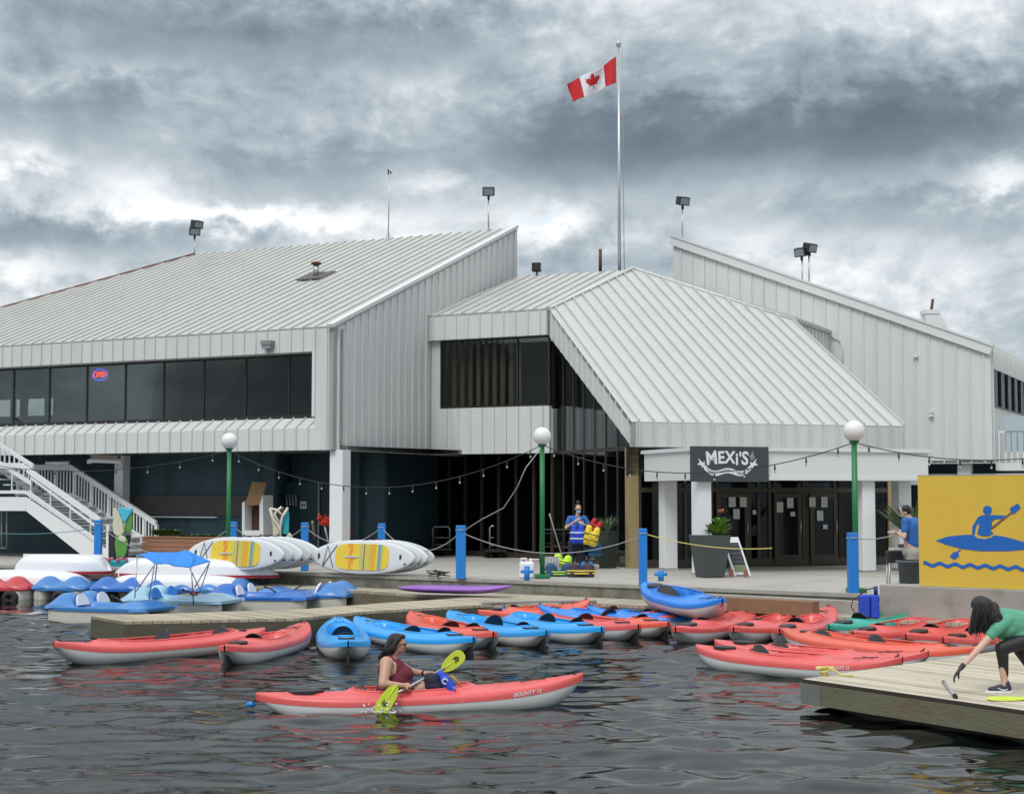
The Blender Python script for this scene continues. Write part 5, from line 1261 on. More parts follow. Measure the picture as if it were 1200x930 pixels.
pr += hand(wrN, unit(padA+pdir*.13-wrN)*.6+A3(.6,.2,.05), A3(0,.7,-.6), 1.5, 1.05); pr += hand(wrF, A3(1,.05,.05), A3(0,-.5,-.8), 1.5, 1.0, -1)
body('body', pr, skin, r, .0075, 3)
tp = [('e', chest+A3(.01,0,-.01), A3(.175,.190,.165)), ('e', q(464,797), A3(.20,.222,.175)), ('e', q(471,790), A3(.14,.18,.12)), ('e', q(459,808), A3(.19,.225,.14)), ('e', q(478,806), A3(.12,.19,.10))]
for s_ in (-.085,.085): tp.append(('c', chest+A3(.05,s_*1.1,.10), chest+A3(-.03,s_,.17), .03,.03)); tp.append(('c', chest+A3(-.03,s_,.17), chest+A3(-.11,s_,.08), .03,.03))
body('tank_top', tp, maroon, r, .010, 4)
body('shorts', [('c', pelv+A3(.08,-.07,.0), kn[0]+A3(-.08,0,.0), .10,.078), ('c', pelv+A3(.08,.11,.0), kn[1]+A3(-.08,0,.0), .10,.078)], mat('denim_blue',(.04,.10,.26),.8), r, .012)
hr = [('e', HP(-.025,0,.055), A3(.10,.088,.085)*.99, HB), ('c', HP(-.05,0,.05), HP(-.09,0,-.08), .085,.085), ('c', HP(-.07,0,-.04), HP(-.15,.0,-.17), .08,.055), ('c', HP(-.10,-.03,-.06), HP(-.20,-.03,-.16), .055,.035),
      ('c', HP(.01,.07,.06), HP(-.04,.085,-.06), .03,.035), ('c', HP(-.0,-.07,.065), HP(-.05,-.085,-.05), .028,.035), ('c', HP(-.05,-.08,-.03), HP(-.12,-.09,-.15), .035,.028), ('e', HP(.035,0,.10), A3(.05,.065,.035), HB)]
for k_ in range(9): a_ = HP(-.08-.01*(k_ % 3), -.09+.022*k_, -.05); hr.append(('c', a_, a_+A3(-.08-.03*(k_ % 4)*.5, 0, -.12-.02*((k_*7) % 3)), .022,.010))
body('hair', hr, hair, r, .008, 2)
mb = MB()
for k_ in range(90):
    sd_ = -1 if k_ % 3 else 1; a_ = HP(-.02-.07*rng.rand(), sd_*(.05+.04*rng.rand()), .07*rng.rand()); b_ = HP(-.12-.10*rng.rand(), sd_*.06+.03*rng.normal(), -.16-.06*rng.rand()); md = (a_+b_)/2+(HB @ A3(-.01,sd_*.045,0)); mb.tube([a_, md, b_], [.006,.006,.002], 4)
mb.build('hair_strands', hair, r)
mb = MB()
for s_ in (1,-1): mb.prism([HP(.092+.004*0, s_*(.012+.042*(.5+.5*math.cos(a))) , .006+.017*math.sin(a)) for a in np.linspace(0,6.28,13)[:-1]], HB @ A3(.006,0,0)); mb.tube([HP(.092,s_*.056,.012), HP(.03,s_*.081,.012), HP(-.01,s_*.084,.0)], .004, 5)
mb.tube([HP(.097,-.012,.01), HP(.097,.012,.01)], .004, 5); mb.build('sunglasses', black, r)
mb = MB(); d = unit(wrF-elF); mb.tube([wrF-d*.045, wrF-d*.012], .034, 12); mb.build('wristband', black, r)
# her paddle
bA, bB = q(455,817,-.47), q(531,777,.36)
pd = thing('kayak_paddle', 'kayak paddle with lime blades held by the woman, left blade dipping in the water', 'paddle', padA)
mb = MB(); mb.tube([bA+unit(bB-bA)*.16, bB-unit(bB-bA)*.16], .0155, 10); mb.build('shaft', metal, pd)
def blade(c, d, w_, L, nrm_, par, name='blade'):
    d = unit(d); s_ = unit(np.cross(d, nrm_)); mb = MB(); N = 22
    pts_ = []
    for k in range(N):
        a = 2*math.pi*k/N; ca, sa = math.cos(a), math.sin(a)
        pts_.append(c+d*(L/2*math.copysign(abs(ca)**.8, ca))+s_*w_/2*math.copysign(abs(sa)**.85, sa)*(1.05+.25*ca))
    mb.prism([p-unit(nrm_)*.005 for p in pts_], unit(nrm_)*.010); mb.tube([c-d*L*.5, c+d*L*.28], [.016,.006], 8); return mb.build(name, ygreen, par, bevel=.003)
udir = unit(bB-bA)
for c, d_, nn in ((q(454,819,-.47), q(449,832,-.47)-q(466,806,-.47), A3(.25,-1,.35)), (q(530.5,775,.36), q(541,766,.36)-q(517,786,.36), A3(.2,-1,.15))):
    bl = blade(c, d_, .165, .39 if nn[2] > .2 else .34, nn, pd)
    mb = MB(); dd = unit(d_); n3 = unit(nn-np.dot(nn, dd)*dd); xx = np.cross(n3, dd)
    for k_ in range(3): mb.tube([c+dd*(.02+.02*k_)+xx*(-.035)+n3*.008, c+dd*(.05+.02*k_)+n3*.008, c+dd*(.02+.02*k_)+xx*.03+n3*.008], .006, 4)
    mb.build('blade_mark', black, bl)
for c in (padA-udir*.12, q(509,788,.15)+udir*.05):
    mb = MB(); mb.tube([c-udir*.025, c+udir*.025], .03, 12); mb.build('drip_ring', black, pd)
# splash and bow ripples where the blade enters
mb = MB(); sc_ = G(448,836,.0)
for k_ in range(46):
    a = rng.rand()*6.28; rr = .16*rng.rand()**.6; mb.ball(sc_+A3(rr*math.cos(a)*1.5, rr*math.sin(a)-.05, .02+.13*rng.rand()**2), .006+.010*rng.rand(), 6, 5)
tag(mb.build('splash', mat('foam_white',(.75,.78,.78),.2)), 'small white splash where the lower paddle blade enters the water', 'splash', kind='stuff')
# blue life vest and dark bag on her foredeck
vc = q(527,797,.05); r = thing('life_vest', 'blue life vest with brown edging propped in front of the paddling woman', 'life vest', vc)
body('vest_body', [('c', q(521,797,-.10), q(528,807,-.10), .055,.06), ('c', q(517,790,-.05), q(531,806,-.05), .05,.05), ('c', q(517,791,.08), q(531,806,.08), .05,.05), ('e', q(525,803,0), A3(.10,.15,.07))], blueves, r, .010, 3)
mb = MB(); mb.tube([q(528,791,-.02), q(535,797,-.05), q(540,806,-.06)], .02, 8); mb.build('edging', mat('tan_strap',(.35,.22,.06),.7), r)
mb = MB(); mb.tube([q(532,804,-.14), q(533,810,-.14)], .018, 8); mb.build('buckle', mat('purple_tab',(.25,.16,.5),.6), r)
vc2 = q(521.5,798,-.165); mb = MB(); ring = [vc2+A3(.03*math.cos(a), 0, .03*math.sin(a)) for a in np.linspace(0,5.2,14)]; mb.tube(ring, .008, 5); mb.build('round_mark', signwhite, r)
r = thing('dry_bag', 'dark navy bag between her hands and the blue vest', 'bag', q(508,800))
body('bag_body', [('e', q(508,797,-.02), A3(.10,.13,.09)), ('e', q(510,803,-.02), A3(.14,.15,.07)), ('c', q(503,795,0), q(514,806,0), .07,.08)], mat('navy_fabric',(.012,.014,.035),.85,bump=.3,bscale=15), r, .012, 3)

# ------------------------------------------------------------ woman bending down on the right dock
Yw = 16.95
q = lambda x, y, dy=0: D(x, y, Yw+dy)
hipc = q(1226,741); r = thing('person', 'woman with long black hair and a green shirt bending to pick up a paddle piece', 'person', (hipc[0], hipc[1], .38))
chest = q(1179,727); neck = q(1163,720); hc = q(1150,713)
hp_, HP, HB = head(hc, unit(A3(-.75,-.12,-.62)), unit(A3(-.62,0,.75)), .98)
shN = q(1167,737,-.18); elN = q(1146,761,-.24); wrN = q(1125.5,783,-.26); shF = q(1168,727,.18); elF = q(1180,757,.26); wrF = q(1203,752,.18)
knA, anA = q(1174,759,-.13), q(1177,800,-.10); knB, anB = q(1196,762,.12), q(1224,812,.05)
pr = hp_+[('c', neck, hc+A3(.03,0,0), .05,.05), ('c', chest, hipc, .14,.15), ('e', hipc, A3(.17,.18,.16)), ('c', shN, elN, .047,.037), ('c', elN, wrN, .037,.023), ('c', shF, elF, .047,.037), ('c', elF, wrF, .037,.024), ('c', shN, neck, .05,.05), ('c', shF, neck, .05,.05),
  ('c', hipc+A3(0,-.1,0), knA, .095,.062), ('c', knA, anA, .060,.036), ('c', hipc+A3(0,.1,0), knB, .095,.062), ('c', knB, anB, .060,.036), ('c', anA, anA+A3(-.02,0,-.08), .035,.035), ('c', anA+A3(.0,0,-.09), anA+A3(-.16,0,-.10), .034,.024), ('c', anB+A3(.0,0,-.09), anB+A3(-.14,0,-.10), .034,.024)]
pr += hand(wrN, A3(-.62,-.05,-.75), A3(.6,-.3,-.5), .45, 1.0); pr += hand(wrF, A3(.7,.1,-.5), A3(0,-.8,.2), .8, 1.0)
body('body', pr, skinp, r, .0075, 3)
body('shirt', [('c', q(1176,728), q(1200,733), .155,.165), ('c', q(1200,733), q(1222,742), .165,.17), ('e', q(1178,735), A3(.15,.17,.14)), ('c', shN, shN*.7+elN*.3, .062,.058), ('c', shF, shF*.7+elF*.3, .06,.055), ('c', shN, q(1180,727,-.1), .07,.08), ('c', shF, q(1180,724,.1), .07,.08), ('e', q(1200,742), A3(.20,.17,.12))], tealshirt, r, .011, 4)
body('leggings', [('e', hipc, A3(.19,.20,.175)), ('c', hipc+A3(0,-.1,0), knA, .105,.073), ('c', knA, anA+A3(0,0,.09), .072,.046), ('c', hipc+A3(0,.1,0), knB, .105,.075), ('c', knB, anB+A3(0,0,.08), .074,.048)], leggings, r, .010, 3)
body('glove', [(a[0], a[1], a[2], a[3]*1.12, a[4]*1.12) for a in hand(wrN, A3(-.62,-.05,-.75), A3(.6,-.3,-.5), .45, 1.03)]+[('c', wrN+A3(.03,0,.035), wrN, .030,.026)], mat('dark_glove',(.045,.04,.055),.7), r, .005, 2)
hr = [('e', HP(-.02,0,.045), A3(.105,.092,.095), HB), ('c', HP(-.04,0,.04), q(1160,715), .09,.07), ('c', q(1150,706), q(1147,735,-.06), .075,.06), ('c', q(1155,708,-.05), q(1156,738,-.12), .08,.05), ('c', q(1163,712,-.05), q(1170,732,-.17), .075,.045), ('c', HP(.02,-.08,.03), q(1137,740,-.08), .03,.025), ('c', q(1146,722,.08), q(1138,742,.05), .04,.02)]
for k_ in range(22):
    a_ = q(1142+k_*1.5, 722+3*math.sin(k_*2.1), -.14-.03*math.sin(k_)); b_ = a_+A3(.03*math.sin(k_*3.3)-.02, -.02, -.12-.06*math.sin(k_*1.7)**2); hr.append(('c', a_, b_, .017,.006))
body('hair', hr, hair, r, .008, 1)
mb = MB()
for k_ in range(150):
    x0_ = 1139+30*rng.rand(); a_ = q(x0_, 705+6*rng.rand()+.28*(x0_-1139), -.13+.09*rng.rand()); ex = 1137+40*(x0_-1137)/36+4*rng.normal(); b_ = q(ex, 738+6*rng.normal(), -.20+.12*rng.rand()); md = (a_+b_)/2+A3(0,-.05,0)+rng.normal(size=3)*.012
    mb.tube([a_, (a_+md)/2+A3(0,-.02,0), md, (md+b_)/2+rng.normal(size=3)*.01, b_], [.004,.004,.0035,.003,.0015], 4)
mb.build('hair_strands', hair, r)
body('face_mask', [('e', HP(.065,0,-.045), A3(.045,.058,.045), HB)], maskw, r, .006, 2)
for nm, an in (('shoe', anA), ('shoe', anB)):
    g0 = A3(an[0], an[1], .38); o = body(nm, [('c', g0+A3(.03,0,.045), g0+A3(-.15,0,.035), .042,.030), ('c', g0+A3(.035,0,.05), g0+A3(.02,0,.10), .042,.04), ('c', g0+A3(-.02,0,.06), g0+A3(-.10,0,.045), .04,.032)], mat('dark_shoe',(.03,.03,.05),.6), r, .007, 2)
    mb = MB(); mb.prism([g0+A3(-.05+.15*math.copysign(abs(math.cos(a))**.7, math.cos(a))-.01, .047*math.sin(a), .002) for a in np.linspace(0,6.28,21)[:-1]], UP*.022); mb.build('sole', seatw, o)
    mb = MB(); mb.tube([g0+A3(.02,-.047,.045), g0+A3(-.02,-.05,.03), g0+A3(-.09,-.042,.055)], [.004,.009,.003], 6); mb.build('stripe', seatw, o)
# paddle pieces on the dock
pA, pB = G(1106,799,.40), G(1120,816,.40); r = thing('paddle_shaft', 'short grey paddle shaft lying on the dock under her gloved hand', 'paddle shaft', pA)
mb = MB(); mb.tube([pA, pB], .017, 10); mb.build('tube', metal, r); mb = MB(); d = unit(pB-pA); mb.tube([pB-d*.10, pB-d*.05], .026, 10); mb.build('collar', rubber, r); mb = MB(); mb.tube([pB-d*.03, pB+d*.02], .022, 10); mb.build('end_cap', rubber, r); mb = MB(); mb.tube([pA-d*.02, pA+d*.03], .021, 10); mb.build('end_cap', rubber, r)
pc_ = G(1180,818,.40); r = thing('paddle_half', 'lime paddle blade lying flat on the dock beside her shoe', 'paddle', pc_)
blade(pc_, A3(-1,-.05,0), .16, .42, A3(.02,-.12,1), r); mb = MB(); mb.tube([pc_+A3(.2,0,0), pc_+A3(.9,.05,0)], .0155, 8); mb.build('shaft', rubber, r)

# ------------------------------------------------------------ woman in blue on the terrace
Yb = 39.6; q = lambda x, y, dy=0: D(x, y, Yb+dy)
g0 = G(674,667,.65); r = thing('person', 'woman in a blue shirt with a face mask holding life vests on the terrace', 'person', g0)
hc = q(677.5,596,-.05); hp_, HP, HB = head(hc, unit(A3(.1,-1,-.30)), unit(A3(0,-.3,1)), 1.0)
pel = q(674,634); ch_ = q(676,613); shL, shR = q(667.5,607), q(685.5,607); elL, elR = q(663.5,618,-.05), q(692,618,-.05); wL, wR = q(675,610,-.28), q(684,614,-.28)
pr = hp_+[('c', q(676.5,606), hc-UP*.05, .055,.05), ('c', ch_, pel, .13,.14), ('c', shL, elL, .05,.04), ('c', elL, wL, .04,.026), ('c', shR, elR, .05,.04), ('c', elR, wR, .04,.026), ('c', shL, shR, .055,.055)]
for x, s_ in ((669,-1),(681,1)): kx = q(x+.5,650,-.04); pr += [('c', pel+A3(s_*.09,0,-.03), kx, .085,.06), ('c', kx, A3(q(x,666)[0], Yb, .74), .058,.04), ('c', A3(q(x,666)[0], Yb, .70), A3(q(x,666)[0], Yb-.15, .685), .035,.03)]
pr += hand(wL, A3(.7,-.2,.5), A3(0,1,0), 1.0)+hand(wR, A3(-.6,-.2,.3), A3(0,1,0), 1.0)
body('body', pr, skinp, r, .010, 3)
body('shirt', [('c', ch_+UP*.03, q(674.5,628), .150,.15), ('c', shL, shL*.35+elL*.65, .066,.058), ('c', shR, shR*.35+elR*.65, .066,.058), ('c', shL, shR, .07,.07)], blueshirt, r, .014, 4)
body('trousers', [('e', pel, A3(.17,.14,.15))]+[c_ for x, s_ in ((669,-1),(681,1)) for c_ in (('c', pel+A3(s_*.09,0,-.03), q(x+.5,650,-.04), .10,.08), ('c', q(x+.5,650,-.04), A3(q(x,664)[0], Yb, .76), .078,.065))], navy, r, .014, 3)
body('hair', [('e', HP(-.03,0,.05), A3(.10,.092,.09), HB), ('e', HP(-.02,0,.17), A3(.055,.055,.05)), ('c', HP(-.02,.0,.08), HP(-.02,0,.15), .06,.04)], brownhair, r, .009, 2)
mb = MB()
for s_ in (1,-1): mb.ball(HP(.085,s_*.034,.008), A3(.03,.03,.02), 10, 8)
mb.tube([HP(.09,-.06,.015), HP(.1,0,.016), HP(.09,.06,.015)], .006, 5); mb.build('sunglasses', black, r)
body('face_mask', [('e', HP(.07,0,-.045), A3(.042,.062,.048), HB)], maskm, r, .008, 2)
for x in (669,681): fx = q(x,666)[0]; body('shoe', [('c', A3(fx,Yb+.04,.70), A3(fx,Yb-.17,.69), .045,.036)], seatw, r, .012, 2)
def vest(c, sz, mt_, lab, strap=black, rot=0, flat=False):
    r = thing('life_vest', lab, 'life vest', c, 'life vests around the woman in blue'); a_, b_, h_ = sz
    c = np.array(c); cs, sn = math.cos(rot), math.sin(rot); u = A3(cs, 0, sn); v = A3(-sn, 0, cs)
    if flat: v = A3(0, 1, .15)
    pr = [('c', c-u*a_*.25-v*b_*.3, c-u*a_*.25+v*b_*.3, a_*.26, a_*.20), ('c', c+u*a_*.25-v*b_*.3, c+u*a_*.25+v*b_*.3, a_*.26, a_*.20), ('e', c-v*b_*.15, A3(a_*.45, h_, b_*.33))]
    body('vest_body', pr, mt_, r, .014, 3)
    for k_ in (-.22, .05):
        mb = MB(); p = c+v*b_*k_; mb.tube([p-u*a_*.52-A3(0,h_*.6,0), p-A3(0,h_+.09,0), p+u*a_*.52-A3(0,h_*.6,0)], .017, 6); mb.build('strap', strap, r)
    return r
vest(q(677,625,-.30), (.38,.56,.10), blueves, 'royal blue life vest held against her chest', seatw)
vest(q(693,627,-.30), (.42,.55,.11), yellowf, 'yellow life vest hanging from her left arm', mat('olive_strap',(.18,.14,.03),.8), -.28)
vest(q(697,617,.0), (.34,.45,.09), redf, 'red life vest behind the yellow one', redf, -.5); vest(q(697,643,-.05), (.36,.34,.09), mat('mid_blue_fabric',(.01,.16,.42),.7), 'mid blue life vest hanging below the red one')
c_ = G(659,668,.65)+UP*.22; vest(c_, (.52,.30,.2), limef, 'lime green life vest on top of the heap at her feet', mat('olive_strap',(.18,.14,.03),.8), -.2)
vest(G(655,675,.65)+UP*.10, (.75,.20,.12), mat('navy_teal_fabric',(.02,.07,.16),.8), 'dark blue life vest at the bottom of the heap', limef); vest(G(681,676,.65)+UP*.14, (.62,.22,.12), mat('plum_fabric',(.05,.03,.05),.8), 'dark plum life vest with yellow edging right of the heap', yellowf)
vest(G(688,671,.65)+UP*.14, (.36,.22,.12), mat('mid_blue_fabric',(.01,.16,.42),.7), 'small mid blue life vest behind the plum one', black)
c_ = G(646,672,.65); r = thing('mesh_crate', 'grey mesh crate behind the lime vest', 'crate', c_); mb = MB()
for k_ in range(6): mb.tube([c_+A3(-.18+.072*k_,0,0), c_+A3(-.18+.072*k_,0,.4)], .010, 4)
for k_ in range(5): mb.tube([c_+A3(-.18,0,.1*k_), c_+A3(.18,0,.1*k_)], .010, 4)
mb.par(c_+A3(-.18,.0,0), A3(.36,0,0), A3(0,.3,0), UP*.03); mb.par(c_+A3(-.18,.3,0), A3(.36,0,0), A3(0,.02,0), UP*.4); mb.build('mesh', metal, r)

# ------------------------------------------------------------ man at the right
Ym = 28.9; q = lambda x, y, dy=0: D(x, y, Ym+dy)
g0 = q(1068,690); g0[2] = .65; r = thing('person', 'man in a blue T-shirt and grey shorts standing beside the yellow billboard', 'person', g0)
hc = q(1061.5,600); hp_, HP, HB = head(hc, unit(A3(-.75,.35,-.45)), unit(A3(-.3,0,1)), 1.0)
pel = q(1069,646); ch_ = q(1068,618); shL, shR = q(1061,611,-.12), q(1073,611,.15); elL = q(1059.5,629,-.20); wL = q(1052.5,624.5,-.05); elR = q(1062,627,.28); wR = q(1053,625,.15)
pr = hp_+[('c', q(1067,609), hc-UP*.04, .06,.055), ('c', ch_, pel, .15,.15), ('c', shL, elL, .055,.045), ('c', elL, wL, .043,.03), ('c', shR, elR, .055,.045), ('c', elR, wR, .043,.03), ('c', shL, shR, .07,.07)]
for s_ in (-.1,.12): kx = q(1068,668,s_); fx = A3(kx[0]+.02, kx[1], .72); pr += [('c', pel+A3(0,s_,-.03), kx, .095,.065), ('c', kx, fx, .06,.04), ('c', fx+A3(0,0,-.03), fx+A3(-.15,0,-.04), .035,.03)]
pr += hand(wL, A3(-.8,.3,.1), A3(0,.5,.5), .8)+hand(wR, A3(-.8,-.3,.1), A3(0,-.5,.5), .8); body('body', pr, skinp, r, .010, 3)
body('t_shirt', [('c', ch_+UP*.02, q(1070,636), .172,.165), ('c', shL, shL*.4+elL*.6, .075,.065), ('c', shR, shR*.4+elR*.6, .075,.065), ('c', shL, shR, .085,.085)], blueshirt, r, .012, 4)
body('shorts', [('e', pel, A3(.19,.18,.16))]+[('c', pel+A3(0,s_,-.03), q(1068,664,s_), .12,.10) for s_ in (-.1,.12)], greyshorts, r, .014, 3)
body('hair', [('e', HP(-.028,0,.045), A3(.10,.088,.088), HB), ('e', HP(-.06,0,-.01), A3(.06,.075,.06), HB)], hair, r, .009, 2)
p = wL+A3(-.09,.05,.02); mb = MB(); mb.box(p, (.14,.12,.03), .3); tag(mb.build('notepad', paper), 'small white pad in the hands of the man by the billboard', 'notepad')

# ============================================================ CONCRETE BLOCK, BILLBOARD
b0 = G(1031,722,.38); b0[2] = 0; b1 = G2(1195,731,.38)
bd = unit(b1-b0); bnv = A3(-bd[1], bd[0], 0); zt_ = D(1031,684.5,b0[1])[2]
mb = MB(); mb.par(b0+UP*-.2, bd*3.6, bnv*.9, UP*(zt_+.2)); o = mb.build('concrete_block', conc, bevel=.02); tag(o, 'low weathered concrete block wall under the yellow billboard', 'wall')
mb = MB(); mb.par(b0+bd*-4.6+UP*0+bnv*.25, bd*4.5, bnv*.3, UP*.60); tag(mb.build('concrete_kerb', conc), 'pale concrete kerb left of the block wall', 'kerb')
tb0, tb1 = D(868,709,28.6), D(953,713,27.6); tb0[2] = tb1[2] = .38; td = unit(D(952,700,27.9)-D(830,690,29.4)); td[2] = 0; td = unit(td)
ts = D(952,713,27.7); mb = MB(); mb.par(A3(ts[0], ts[1], .36), -td*2.6, A3(td[1]*-1, td[0], 0)*.25, UP*.27); tag(mb.build('timber_beam', timber, bevel=.01), 'brown timber beam lying against the quay left of the blue sprayer', 'beam')
S0 = b0+bd*.62+bnv*.10+UP*zt_; W_ = 4.2
y0 = S0[1]; tz = PL(1077.5,558,S0,bnv)[2]; bz = zt_
pb0 = PL(1077.5,686,S0,bnv)
r = thing('billboard', 'yellow billboard with a blue kayaker emblem standing on the concrete block', 'billboard', pb0)
mb = MB(); mb.par(A3(pb0[0], pb0[1], bz+.005), bd*W_, bnv*.05, UP*(tz-bz)); mb.build('board', yellow, r)
mb = MB(); mb.par(A3(pb0[0], pb0[1], tz+.007)-bd*.01, bd*(W_+.02), bnv*.06, UP*.015); mb.build('top_edge', conc, r)
Pq = pb0-bnv*.004
def flat(pts_, th=.004): return MB().prism([PL(x, y, Pq, bnv) for x, y in pts_], -bnv*th)
zx = lambda x, y: (880+x/3.72, 490+y/3.72)
Kp = [(806,532),(860,514),(930,507),(968,507),(990,522),(1020,525),(1045,520),(1062,508),(1110,516),(1150,527),(1190,538)]
hull_ = [zx(*p) for p in Kp]+[(1212,639),(1232,647),(1212,652)]+[zx(*p) for p in [(1190,572),(1120,578),(1000,578),(920,568),(850,550)]]
mb = flat(hull_); mb.build('kayak_emblem', signblue, r)
tor = [(966,470),(990,430),(1010,421),(1060,421),(1108,423),(1104,438),(1066,438),(1050,450),(1052,478),(1045,490),(1058,500),(1036,514),(1005,512),(986,503),(995,470),(992,456),(984,466),(978,490),(974,508),(964,504)]
mb = flat([zx(*p) for p in tor]); hd = [zx(1031+19.5*math.cos(a), 400+20*math.sin(a)) for a in np.linspace(0,6.28,25)[:-1]]
mb.build('figure_emblem', signblue, r); flat(hd).build('head_emblem', signblue, r)
sh = [(1044,478),(1138,404),(1142,410),(1050,484)]; flat([zx(*p) for p in sh], .006).build('shaft_emblem', mat('brown_line',(.16,.10,.08),.6), r)
flat([zx(*p) for p in [(1132,408),(1130,390),(1164,370),(1176,390),(1150,414),(1138,416)]], .005).build('blade_emblem', signblue, r)
flat([zx(*p) for p in [(918,572),(904,580),(908,600),(886,616),(866,602),(884,582),(900,580),(908,570)]], .005).build('blade_emblem', signblue, r)
mb = MB(); top = []; bot = []
for k_ in range(70):
    x = 752+k_*7.6; w_ = math.sin((x-752)/66.*2*math.pi*1.0+1.0); yb_ = 634+(x-752)*.045
    top.append(zx(x, yb_-8.0-6*w_)); bot.append(zx(x, yb_+8.0-6*w_))
for i in range(69): mb.prism([PL(*p, Pq, bnv) for p in (top[i], top[i+1], bot[i+1], bot[i])], -bnv*.004)
mb.build('wave_emblem', signblue, r)
for o in list(r.children): pass

# ============================================================ TERRACE FURNITURE
# blue sprayer tank
p = G(1017,720,.38); p = D(1018,719,27.2); p[2] = .38
r = thing('sprayer_tank', 'royal blue sprayer canister with a hose against the concrete wall', 'sprayer', p)
mb = MB(); mb.box(p+A3(-.08,0,.20), (.17,.2,.40)); mb.box(p+A3(.10,0,.20), (.15,.2,.40)); mb.box(p+A3(.01,.03,.19), (.08,.12,.36)); mb.build('tank', blueves, r, bevel=.025)
mb = MB(); mb.tube([p+A3(.13,0,.38), p+A3(.13,0,.55)], .035, 10); mb.build('pump', mat('navy_plastic',(.01,.015,.12),.4), r)
mb = MB(); mb.tube([p+A3(-.14,0,.40), p+A3(-.10,0,.46), p+A3(0,0,.50), p+A3(.10,0,.52)], .012, 6); mb.tube([p+A3(-.16,0,.38), p+A3(-.28,-.05,.34), p+A3(-.32,-.05,.2), p+A3(-.26,-.05,.1)], .008, 6); mb.build('hose', black, r)
# bins beside the man
p = D(1066,686,27.9); zb_ = .65; p[2] = zb_; topz = D(1066,656,27.9)[2]
r = thing('waste_bin', 'grey tapered bin in front of the man beside the billboard', 'bin', p); mb = MB(); mb.lathe(p+UP*(topz-.5-.65), [(.17,0),(.205,.47),(.225,.47),(.225,.50)], 20); mb.build('tub', binm, r); mb = MB(); mb.lathe(p+UP*(topz-.05-.65), [(.228,0),(.24,.02),(.24,.045),(.23,.05)], 20); mb.build('rim', binm, r)
p = D(1048,652,29.3); r = thing('storage_tub', 'black tub with a white lid left of the man', 'tub', p); mb = MB(); mb.box(p+UP*-.0, (.30,.25,.22)); mb.build('tub_body', black, r, bevel=.02); mb = MB(); mb.box(p+UP*.13+A3(.04,0,.01), (.24,.25,.04)); mb.build('lid', paper, r)
mb = MB(); 
for dx in (-.12,.12):
    for dy in (-.1,.1): mb.tube([A3(p[0]+dx, p[1]+dy, .65), A3(p[0]+dx, p[1]+dy, p[2]-.1)], .015, 5)
mb.build('stand', metal, r)
# slate planter + leaves
def leaves(mb, c, rad, n, sz, up=.5, spread=1.0, blade_=False):
    for _ in range(n):
        a = rng.rand()*6.28; e = rng.rand()**.6; d = unit(A3(math.cos(a)*spread, math.sin(a)*spread, up+rng.rand()*.8)); b_ = c+A3(math.cos(a), math.sin(a), 0)*rad*rng.rand()*.6+(UP*rad*rng.rand()*.5 if not blade_ else 0)
        L = sz*(.6+.6*rng.rand()); w_ = L*(.28 if not blade_ else .045); s_ = unit(np.cross(d, UP)); mid = b_+d*L*.5+UP*.02*L; tip = b_+d*L-UP*L*(.15 if not blade_ else .18*rng.rand())
        mb.add([b_, mid+s_*w_, tip, mid-s_*w_], [(0,1,2,3)])
p = G(834,677,.65); r = thing('planter', 'tall square slate planter with green leaves in front of the white columns', 'planter', p)
mb = MB(); a0, a1, hh = .25, .37, .97; ca = R(18); u1, u2 = A3(math.cos(ca), math.sin(ca), 0), A3(-math.sin(ca), math.cos(ca), 0)
pc2 = p+A3(0,.3,0); V_ = [pc2+u1*x*a0+u2*y*a0 for x, y in ((-1,-1),(1,-1),(1,1),(-1,1))]+[pc2+u1*x*a1+u2*y*a1+UP*hh for x, y in ((-1,-1),(1,-1),(1,1),(-1,1))]
mb.add(V_, [(3,2,1,0),(0,1,5,4),(1,2,6,5),(2,3,7,6),(3,0,4,7),(4,5,6,7)]); mb.build('pot', slate, r, bevel=.015)
mb = MB(); leaves(mb, pc2+UP*hh+A3(.18,0,0), .30, 260, .22, .4); leaves(mb, pc2+UP*(hh+.2)+A3(.25,0,0), .16, 120, .2, .7); mb.build('foliage', leafb, r)
mb = MB(); leaves(mb, pc2+UP*(hh+.5)+A3(.30,0,0), .12, 24, .10, .9); mb.build('flowers', flowr, r)
p = G(713,666,.65)+A3(0,.3,0); r = thing('planter', 'dark green planter with a spiky plant behind the vests', 'planter', p)
mb = MB(); mb.lathe(p, [(.22,0),(.26,.90),(.28,.90),(.28,.97)], 4, False); mb.build('pot', planterg, r); mb = MB(); leaves(mb, p+UP*.95, .15, 80, .45, .9, .8, True); mb.build('spiky_leaves', mat('agave_green',(.09,.15,.07),.6,var=.3), r)
p = D(1070,600,37.5); p[2] = .65; r = thing('yucca_plant', 'spiky plant behind the man at the end of the canopy', 'plant', p); mb = MB(); mb.lathe(p, [(.3,0),(.38,.7)], 12); mb.build('pot', planterg, r); mb = MB(); leaves(mb, p+UP*.9, .25, 120, 1.0, .8, 1.0, True); mb.build('spiky_leaves', mat('agave_green',(.09,.15,.07),.6,var=.3), r)
